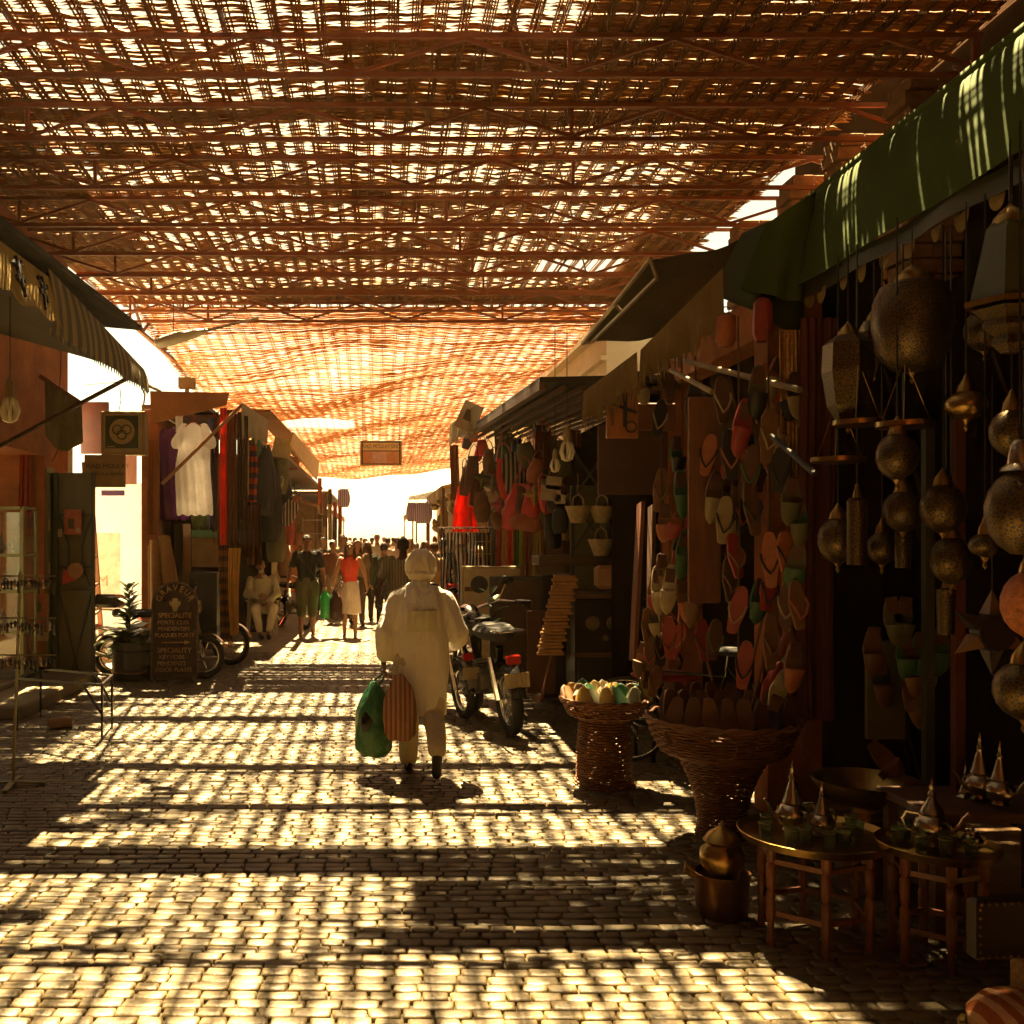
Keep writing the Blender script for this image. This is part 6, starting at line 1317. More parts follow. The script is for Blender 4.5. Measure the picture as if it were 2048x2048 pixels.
# framed panels
t = thing('framed_panel', 'dark framed panel with a carved arch leaning behind the moped', 'panel', P(516, 632, 10.2)); MB().box((0, .03, 0), (.54, .04, 1.14), bev=.008).build('board', mat('carved brown panel', (0.13, 0.075, 0.03), rough=.6, scale=18, bump=.004), t)
for sx in (-1, 1): MB().box((sx * .25, -.005, 0), (.04, .04, 1.14), bev=.006).build('stile', m_gmd, t)
MB().box((0, -.005, .55), (.46, .04, .04), bev=.006).build('rail', m_gmd, t); MB().torus((0, .0, .12), .19, .012, 30, 6, AX_X).build('arch', m_wood, t, smooth=True)
o = MB().box(P(541, 652, 9.9), (.28, .05, .82), bev=.01).build('red_board', mat('red brown board', (0.13, 0.04, 0.02), rough=.5, scale=5, col2=(.2, .07, .03))); tag(o, 'red brown board standing between framed panel and carved panel', 'board')
t = thing('sign', 'cream framed sign with a black disc and a leaf sprig, behind the moped', 'sign', P(492, 612, 10.9)); MB().box((0, .02, 0), (.66, .03, 1.0), bev=.004).build('frame', m_frame, t); MB().box((0, 0.0, 0), (.61, .02, .95)).build('panel', mat('cream sign board', (0.52, 0.42, 0.24), rough=.6), t)
MB().lathe([(.095, -.004), (.095, .004)], (-.14, -.016, .30), 24, AX_X).build('disc', m_black, t); MB().box((.24, -.014, .36), (.20, .01, .05)).build('bar', m_black, t); MB().box((-.2, -.012, .25), (.2, .006, .05)).build('tint_bar', m_woodR, t)
MB().tube([(.02, -.016, .18), (.05, -.016, .28), (.10, -.016, .36)], .004, 4).build('stem', m_black, t)
for a_, b_ in (((.10, .36), .8), ((.07, .31), -.4), ((.12, .33), .1)): MB().ball((a_[0] + .03 * math.cos(b_), -.016, a_[1] + .03 * math.sin(b_)), (.035, .004, .012), 10, 6, Matrix.Rotation(-b_, 4, 'Y')).build('leaf', m_black, t, smooth=True)
text_part('lettering', 'artis', .07, m_gmd, t, Matrix.Translation((.05, -.016, .08)) @ FACE)
# potted rubber plant leaves by the handlebar
def plant(name, label, loc, n, L_, m, h0=.0, spread=.8, pot=None, stem=.3, up=.5, seed=1):
    r_ = random.Random(seed); t = thing(name, label, 'plant', loc)
    if pot: MB().lathe([(pot * .7, 0), (pot, pot * 1.6), (pot * 1.05, pot * 1.6), (pot * .9, pot * 1.5), (0, pot * 1.5)], n=20).build('pot', mat('terracotta pot', (0.34, 0.12, 0.05), rough=.8), t, smooth=2)
    MB().tube([(0, 0, h0), (.01, 0, h0 + stem * .5), (0, .01, h0 + stem)], [.012, .008, .005], 6).build('stem', m_wood, t)
    for k in range(n):
        a = k * 2.4 + r_.uniform(-.3, .3); z = h0 + stem * (.1 + .9 * k / n); l = L_ * r_.uniform(.7, 1.15); e = up * (0.3 + k / n) + r_.uniform(-.1, .1); w = l * .20
        d = Vector((math.cos(a), math.sin(a), e)).normalized(); s_ = d.cross(Vector((0, 0, 1))).normalized(); p0 = Vector((0, 0, z))
        pts = [p0, p0 + d * l * .35 + s_ * w, p0 + d * l * .35 - s_ * w + Vector((0, 0, .01)), p0 + d * l * .75 + s_ * w * .7 - Vector((0, 0, l * .12)), p0 + d * l * .75 - s_ * w * .7 - Vector((0, 0, l * .12)), p0 + d * l - Vector((0, 0, l * .3)), p0 + d * l * .35 - Vector((0, 0, .012)), p0 + d * l * .75 - Vector((0, 0, l * .15))]
        MB().add(pts, [(0, 1, 6), (0, 6, 2), (1, 3, 7, 6), (6, 7, 4, 2), (3, 5, 7), (7, 5, 4)]).build('leaf', m, t, smooth=True)
    return t
m_leaf = mat('glossy leaf', (0.05, 0.09, 0.02), rough=.3, scale=8); m_leaf2 = mat('sunlit leaf', (0.12, 0.16, 0.03), rough=.4, scale=8)
plant('rubber_plant', 'dark leafed plant standing beside the near moped handlebar', P(492, 640, 9.9), 11, .22, m_leaf, 0.0, stem=.5, up=1.0, seed=4)
# ---------------------------------------------------------------- metal door and bag stall
t = thing('metal_door', 'grey green metal door with crossed braces between bags and planks', 'door', P(590, 500, 10.4)); W_, H_ = .37, 2.0; 
dz = 1.0 - t.location.z
MB().box((0, .03, dz + .1), (W_, .03, 2.35)).build('panel', m_gm, t)
for sx in (-1, 1): MB().box((sx * W_ / 2, .0, dz + .1), (.04, .05, 2.35)).build('stile', m_gmd, t)
zc = [P(0, v, 10.4).z - t.location.z for v in (449, 500, 551)]
for a_, b_ in ((0, 1), (1, 2)):
    MB().bar((-W_ / 2, 0, zc[a_]), (W_ / 2, 0, zc[b_]), .022, .02).build('brace', m_gmd, t); MB().bar((-W_ / 2, -.012, zc[b_]), (W_ / 2, -.012, zc[a_]), .022, .02).build('brace', m_gmd, t)
m_bask = mat('pale palm straw', (0.55, 0.44, 0.24), rough=.7, scale=20, bump=.003)
for (u, v, lab) in ((578, 513, 'small straw basket hanging at the left of the metal door'), (602, 513, 'small straw basket with coins of colour hanging at the right of the metal door'), (601, 546, 'straw basket hanging lowest on the metal door')):
    t = thing('straw_basket', lab, 'basket', P(u, v, 10.1), 0, 'straw baskets on the metal door'); MB().lathe([(.07, -.10), (.10, -.02), (.135, .07), (.13, .07), (.09, -.02), (.06, -.09), (0, -.09)], n=20).build('bowl', m_bask, t, smooth=2); MB().tube([(-.06, 0, .07), (-.05, 0, .15), (0, 0, .19), (.05, 0, .15), (.06, 0, .07)], .009, 6).build('handle', m_bask, t, smooth=2); MB().tube([(0, 0, .19), (0, 0, .4)], .003, 4).build('string', m_cream, t)
o = MB().box(P(612, 577, 9.5), (.30, .2, .22), bev=.03).build('cushion', mat('patterned cushion', (0.40, 0.13, 0.05), rough=.8, scale=40, col2=(.55, .4, .2))); tag(o, 'small patterned cushion on the black cabinet', 'cushion')
def sack_thing(name, label, cat, u, v, y, w, h, m, group, strap=True, rot=0.0, star=False, th=.10):
    t = thing(name, label, cat, P(u, v, y), rnd.uniform(-.4, .4), group); M_ = Matrix.Rotation(rot, 4, 'Y'); mb = MB(); rg = []
    for k in range(8):
        f = k / 7; z = (f - .5) * h; r_ = w / 2 * (math.sin(math.pi * (.12 + .76 * f)) ** .45) * (1.0 - .15 * f); rg.append(((M_ @ Vector((0, 0, z))), r_, th / 2 * math.sin(math.pi * (.1 + .8 * f)) ** .6, M_.to_3x3()))
    if 'star cushion' in label:       # four pointed padded star
        c0 = MB(); pts = [(w * .62 * math.cos(k * math.pi / 4 + rot) * (1 if k % 2 == 0 else .42), w * .62 * math.sin(k * math.pi / 4 + rot) * (1 if k % 2 == 0 else .42)) for k in range(8)]
        vs = [(x, 0, z) for x, z in pts] + [(0, -th * .6, 0), (0, th * .6, 0)]; c0.add(vs, [(k, (k + 1) % 8, 8) for k in range(8)] + [((k + 1) % 8, k, 9) for k in range(8)]); c0.build('body', m, t)
    else: mb.loft(rg, 16); mb.build('body', m, t, smooth=2)
    if strap: MB().tube([M_ @ Vector(p) for p in ((-w * .35, 0, h * .42), (-w * .2, 0, h * .75), (0, 0, h * .88), (w * .2, 0, h * .75), (w * .35, 0, h * .42))], .008, 6).build('strap', m, t, smooth=2)
    else: MB().tube([M_ @ Vector((0, 0, h * .45)), (0, 0, h * .9)], .004, 4).build('string', m_black, t)
    return t
m_check = cloth('black white check', (0.55, 0.52, 0.48), stripes=(0.03, 0.03, 0.03), axis=0, freq=18); m_rbag = mat('red patent', (0.60, 0.035, 0.02), rough=.3); m_pink = mat('magenta leather', (0.40, 0.06, 0.08), rough=.5)
GR = 'bags and cushions hung at the bag stall'
for row_ in ((508, 478, 12.6, .34, .52, m_rbag, 'shiny round red bag at the left of the bag cluster'), (517, 476, 12.4, .42, .60, m_check, 'black and white checked bag at the top of the bag cluster'), (526, 455, 12.2, .26, .30, lea('olive'), 'olive triangular cushion above the checked bag'), (529, 486, 12.1, .22, .42, m_pink, 'magenta star cushion beside the checked bag'),
             (514, 507, 12.3, .26, .58, m_rbag, 'red glossy bag with a dark front, below the checked bag'), (523, 508, 12.25, .22, .55, lea('brown'), 'dark brown shiny bag between the two red ones'), (531, 508, 12.1, .24, .58, m_rbag, 'red bag with a green side pocket, right of the brown one'), (535, 494, 12.0, .26, .24, lea('yellow'), 'yellow green star cushion right of the magenta one'),
             (526, 523, 12.1, .42, .20, lea('orange'), 'rolled orange pouch lying lowest in the bag cluster'), (535, 471, 12.0, .2, .3, lea('orange'), 'small orange pouch at the upper right of the cluster'), (483, 478, 14.5, .28, .34, lea('olive'), 'tan star cushion hanging left of the bag cluster'), (493, 486, 14.0, .24, .42, lea('olive'), 'olive star cushion next to the tan one'),
             (472, 472, 15.5, .24, .50, lea('brown'), 'brown leather satchel at the upper left of the bag stall'), (477, 490, 15.0, .22, .50, lea('brown'), 'long brown leather bag under the upper satchel'), (466, 482, 16.5, .22, .46, lea('brown'), 'brown leather bag beside the red dress'), (481, 507, 14.8, .24, .46, lea('tan'), 'tan leather bag low beside the red dress'), (499, 505, 13.6, .24, .3, m_pink, 'small pinkish pouch hanging under the olive star cushion'),
             (548, 499, 11.4, .26, .34, m_rbag, 'red and black small bag hung left of the metal door'), (556, 503, 11.2, .22, .30, lea('black'), 'black small bag hung close to the metal door'), (553, 531, 11.2, .22, .40, lea('black'), 'black backpack with a red pocket under the small bags'), (560, 520, 11.0, .2, .3, lea('black'), 'black pouch beside the backpack'), (503, 455, 14.0, .22, .34, lea('green'), 'dull green pouch high behind the red round bag'), (489, 462, 14.2, .2, .36, lea('tan'), 'long tan bag hung high in the stall')):
    u, v, y, w, h, m, lab = row_; sack_thing('hanging_bag', lab, 'bag', u, v, y, w, h, m, GR, rot=rnd.uniform(-.3, .3))
for (u, v, w, h, lab) in ((554, 483, .17, .14, 'upper white price card by the metal door'), (551, 493, .22, .17, 'larger white price card left of the upper one'), (560, 499, .12, .1, 'small white price card nearest the metal door')):
    o = MB().box(P(u, v, 10.9), (w, .01, h), M=Matrix.Rotation(rnd.uniform(-.2, .2), 4, 'Y')).build('price_card', mat('white card', (0.7, 0.64, 0.5), rough=.7)); tag(o, lab, 'card')
dress = [('red_dress', 'glowing red dress hanging over the clothes rail on the right', 'dress', 458, 472, 486, 532, 17.0, cloth('red dress cloth', (0.85, 0.05, 0.02), trans=.35), -.5)]
hang(*dress[0][:3], *dress[0][3:8], dress[0][8], 2, .05, None, -.9)
cols = [('grey', (0.2, 0.17, .12)), ('red', (.5, .06, .03)), ('orange', (.55, .22, .06)), ('scarlet', (.7, .07, .03)), ('grass green', (.16, .28, .05)), ('lime', (.35, .42, .08)), ('rust', (.5, .16, .06)), ('ivory', (.55, .42, .2)), ('yellow', (.6, .45, .12)), ('tan', (.4, .2, .08))]
for k, (cn, cc) in enumerate(cols):
    u0 = 491 + k * 5.6; hang('scarf', '%s scarf on the rail under the bag cluster, %s from the left' % (cn, ('first', 'second', 'third', 'fourth', 'fifth', 'sixth', 'seventh', 'eighth', 'ninth', 'tenth')[k]), 'scarf', u0, u0 + 5, 529, 560 + (k * 7) % 9 + (12 if k < 8 else 0), 12.9, cloth('scarf ' + cn, cc), 1, .012, 'scarves on the rail', nu=10)
for k, (u0, u1, v0, v1, cc, lab) in enumerate(((535, 543, 432, 478, (.45, .06, .03), 'red jacket hanging high behind the bags'), (543, 549, 432, 470, (.30, .05, .03), 'dark red jacket hanging beside the red one'), (556, 565, 440, 475, (.45, .26, .08), 'golden brown cloth hanging left of the bulbs'), (549, 556, 436, 468, (.35, .08, .04), 'reddish cloth between jackets and golden cloth'), (569, 581, 430, 447, (.40, .14, .06), 'striped orange cloth over the metal door top'), (450, 459, 445, 500, (.22, .12, .05), 'brown clothes hanging at the far end of the bag stall'), (494, 503, 425, 470, (.08, .06, .03), 'dark garment in the middle of the bag stall'))):
    hang('garment', lab, 'garment', u0, u1, v0, v1, 12.4 if u0 > 500 else 18, cloth('garment %d' % k, cc), 2, .03, 'garments at the bag stall', nu=12)
q3 = random.Random(21)
for k in range(44):
    u = 462 + 106 * ((k * .618 + .1) % 1); v = 432 + 104 * ((k * .43) % 1); y = 17.0 - (u - 462) / 106 * 5.6 + .5; cn = q3.choice(['brown', 'red', 'tan', 'black', 'orange', 'olive', 'red', 'brown', 'yellow'])
    lab = '%s bag in the second layer of the bag stall, %s %s' % (cn, ('top', 'upper', 'middle', 'lower')[min(3, int((v - 432) / 26))], ('far left', 'left', 'centre', 'right', 'far right')[min(4, int((u - 462) / 21.2))])
    if lab in _seen: lab = lab.replace('bag in', 'narrow bag in')
    if lab in _seen: lab = lab.replace('second layer', 'darkest part')
    _seen[lab] = 1
    sack_thing('hanging_bag', lab, 'bag', u, v, y, q3.uniform(.14, .26), q3.uniform(.25, .5), lea(cn) if cn != 'red' else m_rbag, GR, rot=q3.uniform(-.4, .4))
# clothes rack with black and brown trousers
t = thing('clothes_rack', 'metal clothes rack full of dark trousers on the right of the street', 'clothes rack', P(465, 530, 15.0)); z0 = -t.location.z
for sx in (-.36, .36): MB().tube([(sx, 0, .03), (sx, 0, z0 + .03)], .014, 7).build('upright', m_chr, t, smooth=2); MB().tube([(sx, -.2, z0 + .02), (sx, .2, z0 + .02)], .014, 7).build('foot', m_chr, t, smooth=2)
MB().tube([(-.4, 0, .03), (.4, 0, .03)], .014, 7).build('rail', m_chr, t, smooth=2)
for k in range(13):
    cc = ((.02, .017, .012), (.10, .06, .03), (.03, .025, .02), (.22, .15, .08))[k % 4 if k < 6 else 0]; x = -.34 + k * .056
    o = MB().sheet(lambda i, j: (x + .01 * math.sin(j * 6 + k) + .012 * i, -.16 + .32 * i, -.04 - 1.18 * j), 5, 8, .02).build('garment', cloth('rack cloth %d' % (k % 4 if k < 6 else 9), cc), t, smooth=2)
    MB().tube([(x, 0, -.04), (x, 0, .03), (x + .01, .0, .05), (x, .0, .06)], .004, 5).build('hanger', m_chr, t)
o = MB().box(P(452, 618, 14.6), (.16, .14, 1.0), bev=.02).build('red_roll', cloth('red roll', (.5, .03, .015))); tag(o, 'tall scarlet roll of cloth standing beside the clothes rack', 'cloth')
t = thing('display_stand', 'small white stand of coloured trinkets in front of the scarves', 'display stand', P(487, 543, 13.0)); MB().box((0, 0, .02), (.30, .16, .012)).build('top_shelf', m_cream, t); MB().box((0, 0, -.14), (.30, .16, .012)).build('shelf', m_cream, t); MB().tube([(0, 0, .1), (0, 0, -1.6)], .01, 6).build('post', m_cream, t)
for k in range(12): MB().lathe([(.016, 0), (.018, .05), (.008, .07), (.008, .09)], (-.13 + (k % 6) * .05, 0, -.13 if k < 6 else -.09 - .08), 8).build('trinket', [lea('red'), lea('cream'), lea('green'), m_sgn, lea('yellow'), m_silver][k % 6], t, smooth=2)
t = thing('placard', 'white printed placard on the corner of the dark canopy', 'sign', P(452 + 17, 417, 14.6)); 
MB().box((0, 0, 0), (.30, .015, .42), M=Matrix.Rotation(R(24), 4, 'Y')).build('card', mat('white plastic card', (.7, .64, .5), rough=.5), t); MB().box((.0, -.012, .02), (.14, .008, .16), M=Matrix.Rotation(R(24), 4, 'Y')).build('print', m_gm, t)
# far right: white awning, lilac bags, bric-a-brac
o = MB().hexa([Vector(p) + Vector((0, 0, dz_)) for dz_ in (0, .10) for p in (P(409, 500, 30), P(452, 492, 20), (P(452, 492, 20) + Vector((.9, 0, .05))), (P(409, 500, 30) + Vector((1.3, 0, .05))))]).build('white_awning', cloth('white awning', (.72, .66, .55), trans=.3)); tag(o, 'sunlit white awning over the stall at the far right', 'awning')
for (u, v, w, h, lab) in ((412, 512, .30, .42, 'smaller lilac checked bag hanging at the far right'), (423, 513, .46, .46, 'larger lilac checked bag hanging at the far right'), (344, 498, .3, .4, 'lilac bag hanging at the far left stalls')):
    sack_thing('checked_bag', lab, 'bag', u, v, 22, w, h, cloth('lilac check', (.42, .32, .62), stripes=(.62, .52, .72), axis=0, freq=22), 'lilac checked bags')
rr = random.Random(5)
for k in range(46):
    y = rr.uniform(17, 30); u = 375 + 1000 * rr.uniform(1.72, 2.0) / y; v = 536 - rr.uniform(-.5, 1.0) * 1000 / y; c = rr.choice([(.55, .35, .15), (.6, .5, .35), (.35, .2, .08), (.5, .2, .1), (.55, .5, .55), (.3, .25, .1)])
    kd = ('round', 'long', 'bell shaped')[k % 3]; cn = {(.55, .35, .15): 'tan', (.6, .5, .35): 'cream', (.35, .2, .08): 'brown', (.5, .2, .1): 'rusty', (.55, .5, .55): 'greyish', (.3, .25, .1): 'olive'}[c]
    nm = '%s %s ware hung at the far right stalls, %s, %s' % (cn, kd, ('high', 'head high', 'low')[0 if v < 500 else 1 if v < 540 else 2], ('far end', 'half way', 'near end')[0 if y > 26 else 1 if y > 21 else 2])
    if nm in _seen: nm = nm.replace('hung', 'hung deeper')
    if nm in _seen: nm = nm.replace('hung', 'half hidden, hung')
    _seen[nm] = 1
    t = thing('hanging_ware', nm, 'ware', P(u, v, y), rr.uniform(0, 3), 'wares at the far right stalls')
    m = cloth('ware %d' % (k % 6), c)
    if k % 3 == 0: MB().ball((0, 0, 0), (.12, .05, .14), 12, 8).build('body', m, t, smooth=True)
    elif k % 3 == 1: MB().loft([((0, 0, -.3), .09, .03), ((0, 0, -.1), .10, .04), ((0, 0, .15), .06, .03), ((0, 0, .25), .03, .02)], 12).build('body', m, t, smooth=2)
    else: MB().lathe([(.05, -.08), (.11, -.02), (.13, .05), (.08, .10), (.03, .12)], n=12).build('body', m, t, smooth=2)
    MB().tube([(0, 0, .1), (0, 0, .5)], .004, 4).build('string', m_black, t)
t = thing('trestle', 'low table heaped with pale goods at the far right stalls', 'table', (1.35, 24, 0)); MB().box((0, 0, .8), (.7, 6, .06)).build('top', m_wood, t)
for sy_ in (-2.6, 0, 2.6): MB().box((-.25, sy_, .385), (.06, .06, .77)).build('leg', m_wood, t); MB().box((.25, sy_, .385), (.06, .06, .77)).build('leg', m_wood, t)
for k in range(24): 
    t = thing('pottery', '%s on the low table at the far right' % ('cream jar standing', 'greyish jar standing', 'rusty jar standing')[k % 3] + (', nearest end', ', near end', ', nearer middle', ', middle', ', beyond the middle', ', farther part', ', far end', ', farthest end')[k // 3], 'pottery', (1.35 + rr.uniform(-.25, .25), 21.3 + k * .23, .832), 0, 'pale wares on the far right table'); MB().lathe([(.05, 0), (.09, .08), (.07, .18), (.04, .22), (.05, .25)], n=12).build('body', mat('pale ware %d' % (k % 3), ((.7, .6, .45), (.55, .5, .5), (.6, .35, .18))[k % 3], rough=.4), t, smooth=2)
# ---------------------------------------------------------------- left side
Y0 = 12.0
# folded steel door leaf
t = thing('steel_door', 'grey green steel door leaf with crossed braces beside the shelves', 'door', P(75, 576, 12.0)); W_ = .44; H_ = 2.48
MB().box((0, .04, 0), (W_, .03, H_)).build('panel', m_gm, t)
for sx in (-1, 1): MB().box((sx * W_ / 2, .0, 0), (.035, .06, H_)).build('stile', m_gmd, t)
MB().box((-W_ / 2 - .09, .05, 0), (.12, .04, H_)).build('side_panel', m_gmd, t)
zs = [P(0, v, 12).z - P(0, 576, 12).z for v in (515, 545, 567, 590, 680)]
for z in (zs[0], zs[2] + .0, zs[3]): MB().box((0, .012, z), (W_ - .04, .02, .02)).build('cross_rail', m_gmd, t)
for a_, b_, x0, x1 in ((zs[0], zs[1], -.2, -.08), (zs[1], zs[2], -.08, -.08), (zs[2], zs[3], -.08, -.2), (zs[3], zs[4], -.2, .06), (zs[0], zs[1], .2, .08), (zs[1], zs[2], .08, .08), (zs[2], zs[3], .08, .2), (zs[3], zs[4], .2, -.06)):
    MB().bar((x0, .008, a_), (x1, .008, b_), .022, .02).build('brace', m_gmd, t)
t = thing('wall_notice', 'red and yellow poster of drinks pasted on the steel door', 'poster', P(73, 522, 11.93)); MB().box((0, 0, 0), (.20, .008, .30)).build('sheet', mat('red print', (0.50, 0.04, 0.02), rough=.6, scale=16, col2=(.55, .25, .12)), t); MB().box((-.02, -.007, -.02), (.07, .004, .12)).build('picture', mat('print figure', (.10, .09, .04), rough=.6), t); MB().lathe([(.03, -.003), (.03, .003)], (.06, -.007, -.10), 14, FACE).build('round_print', m_sf, t)
t = thing('hand_fan', 'red paper fan with a tan disc hung on the steel door', 'fan', P(72, 573, 11.92)); MB().prism([(-.12, -.14), (-.10, .06), (.07, -.08)], .01).build('blade', mat('red paper', (.55, .05, .03), rough=.6), t); MB().lathe([(.095, -.006), (.095, .006)], (.045, -.012, .03), 22, FACE).build('disc', mat('tan paper', (.40, .20, .07), rough=.6), t)
o = MB().box(P(60, 533, 11.94), (.05, .012, .10), bev=.003).build('tag', m_cream); tag(o, 'small cream tag on the left edge of the steel door', 'tag')
# ladder
t = thing('ladder', 'brown wooden ladder leaning at the mouth of the white alley', 'ladder', (0, 0, 0)); m_lad = mat('ladder wood', (.30, .12, .04), rough=.7, scale=6)
la0, la1 = P(104, 676, 13.2), P(89, 460, 12.9); lb0, lb1 = P(96, 684, 12.6), P(84, 462, 12.4)
MB().bar(la0, la1, .06, .04, up=(0, 1, 0)).build('rail', m_lad, t); MB().bar(lb0, lb1, .05, .04, up=(0, 1, 0)).build('rail', m_lad, t)
for k in range(8): f = (k + .5) / 8; MB().bar(la0.lerp(la1, f), lb0.lerp(lb1, f), .045, .03).build('rung', m_lad, t)
# shelf unit with bottles
t = thing('shelf_unit', 'green painted shelf unit of bottles inside the left shop', 'shelf', P(36, 530, 12.0)); m_sh = mat('green shelf paint', (.14, .19, .08), rough=.5); zb_ = -t.location.z + .25
for x in (-.19, .16): MB().box((x, 0, (zb_ + .50) / 2 + .12), (.03, .3, .76 - zb_)).build('side', m_sh, t)
for v in (462, 484, 504, 520, 545, 565, 590): MB().box((-.015, 0, P(0, v, 12).z - P(0, 530, 12).z), (.34, .28, .022)).build('shelf', m_sh, t)
MB().box((-.015, .15, -.1), (.34, .02, 1.6)).build('back', m_gmd, t)
m_b = [mat('green shampoo', (.03, .30, .10), rough=.3), mat('cream bottle', (.55, .52, .30), rough=.3), mat('olive bottle', (.22, .25, .08), rough=.3), mat('red box', (.5, .06, .03), rough=.5)]
bot = [(25, 504, 0, .18, 'green bottle, left on the second shelf'), (31, 504, 1, .10, 'square cream jar on the second shelf'), (31, 520, 1, .24, 'tall cream bottle on the third shelf'), (36, 520, 1, .15, 'small cream bottle on the third shelf'), (40, 520, 2, .14, 'small olive bottle on the third shelf'), (26, 545, 0, .16, 'green bottle, left on the fourth shelf'), (32, 545, 2, .15, 'olive bottle in the middle of the fourth shelf'), (38, 545, 0, .14, 'green bottle, right on the fourth shelf'), (29, 565, 0, .09, 'low green tub on the fifth shelf'), (36, 565, 0, .09, 'second low green tub on the fifth shelf'), (28, 484, 3, .15, 'reddish jar on the top shelf'), (35, 484, 2, .15, 'olive jar on the top shelf')]
for (u, v, mi, h, lab) in bot:
    p = P(u, v, 11.9); p.z += .012; b_ = thing('bottle', lab + ' of the left shop', 'bottle', p, 0, 'bottles on the left shop shelves'); MB().lathe([(.028, 0), (.034, .01), (.034, h * .65), (.018, h * .82), (.012, h * .85)], n=14).build('body', m_b[mi], b_, smooth=2); MB().lathe([(.015, h * .84), (.015, h), (0, h)], n=10).build('cap', m_cream, b_, smooth=2)
for (u, v, mi, lab) in ((47, 525, 1, 'cream packet beside the shelf unit, upper'), (47, 568, 1, 'cream packet beside the shelf unit, middle'), (47, 583, 3, 'red packet beside the shelf unit, lower')):
    o = MB().box(P(u, v, 11.95), (.06, .04, .14), bev=.004).build('packet', m_b[mi]); tag(o, lab, 'packet')
t = thing('poster_stand', 'red and cream advertising card with a bottle, low by the shelf unit', 'poster', P(41, 612, 11.5)); MB().box((0, 0, 0), (.17, .02, .42)).build('card', mat('red advert', (.50, .07, .03), rough=.5, scale=9, col2=(.55, .30, .14)), t); MB().box((-.02, -.014, .06), (.05, .008, .12)).build('picture', m_gm, t); MB().box((0, 0, -.28), (.16, .05, .1), bev=.005).build('base', m_cream, t)
hang('red_cloth', 'red cloth strip hanging in front of the left shop shelves', 'cloth', 20, 30, 450, 536, 11.7, cloth('dull red cloth', (.42, .08, .04)), 2, .02, taper=-.5)
# glass display case
t = thing('display_case', 'tall glass display case with pale green frame at the left edge', 'display case', (P(10, 0, 11.2).x, 11.2, .12), 0); m_cg = mat('pale green frame', (.38, .44, .20), rough=.4); W_, D_, H_ = .42, .42, 1.92
m_glass = mat('case glass', (.8, .85, .75), rough=.03, trans=.95, var=.02)
for sx in (-1, 1):
    for sy_ in (-1, 1): MB().box((sx * W_ / 2, sy_ * D_ / 2, H_ / 2), (.035, .035, H_)).build('post', m_cg, t)
for z in (.0, .55, 1.0, 1.4, H_):
    for (c_, d_) in (((0, -D_ / 2, z + .018), (W_ - .04, .03, .03)), ((0, D_ / 2, z + .018), (W_ - .04, .03, .03)), ((-W_ / 2, 0, z + .018), (.03, D_ - .04, .03)), ((W_ / 2, 0, z + .018), (.03, D_ - .04, .03))): MB().box(c_, d_).build('rail', m_cg, t)
    MB().box((0, 0, z + .018), (W_ - .05, D_ - .05, .008)).build('shelf', m_glass, t)
MB().box((0, -D_ / 2 - .004, H_ / 2), (W_ - .05, .004, H_ - .06)).build('pane', m_glass, t); MB().box((W_ / 2 + .004, 0, H_ / 2), (.004, D_ - .05, H_ - .06)).build('pane', m_glass, t)
for i, (dx, dz, s_) in enumerate(((-.1, 1.435, 1.0), (.06, 1.435, .9), (.1, 1.035, 1.2), (-.05, 1.035, .9), (.08, .585, 1.1), (-.08, .585, 1.1))):
    tea_pot('small silver pot in the display case, %s' % ('top shelf left', 'top shelf right', 'middle shelf right', 'middle shelf left', 'lower shelf right', 'lower shelf left')[i], (P(10, 0, 11.2).x + dx, 11.2, dz + .12), s_, 1.3, i)
o = MB().box((-4.0, 10.8, .06), (1.3, 2.6, .14), bev=.02).build('door_step', m_conc); tag(o, 'worn concrete step in front of the left shop', 'step')
# trinket stand near the left edge
px_ = P(13, 790, 7.0); t = thing('trinket_stand', 'metal post stand hung with rows of dark trinkets at the left edge', 'display stand', (px_.x, 7.0, 0)); m_ps = mat('olive metal post', (.30, .27, .12), rough=.4, metal=.4)
MB().tube([(0, 0, .04), (.03, 0, .9), (.05, 0, 1.5)], .011, 8).build('post', m_ps, t, smooth=2)
for a_ in (0, 1.57, 3.14, 4.71): MB().bar((0, 0, .03), (.22 * math.cos(a_ + .1), .22 * math.sin(a_ + .1), .015), .04, .018).build('foot', m_ps, t)
m_tr = mat('dark beads', (.05, .045, .02), rough=.35, scale=30, var=.6)
rr2 = random.Random(8)
for lv, (v, n_, w_) in enumerate(((576, 24, .40), (618, 22, .36), (655, 20, .34))):
    z = P(0, v, 7.0).z
    MB().tube([(-.30, 0, z), (.30, 0, z)], .006, 6).build('arm', m_ps, t)
    for k in range(n_):
        x = -.28 + .56 * k / (n_ - 1); l_ = rr2.uniform(.06, .13); mb = MB(); mb.tube([(x, 0, z), (x + .005, -.01, z - l_ * .4)], .002, 4)
        mb.tube([(x + .003, -.008, z - l_ * .3), (x + .004, -.01, z - l_ * .5), (x + .005, -.01, z - l_ * .75), (x + .006, -.01, z - l_)], [.004, .015, .006, .012], 6); mb.build('trinket', m_tr if k % 4 else m_silver, t, smooth=True)
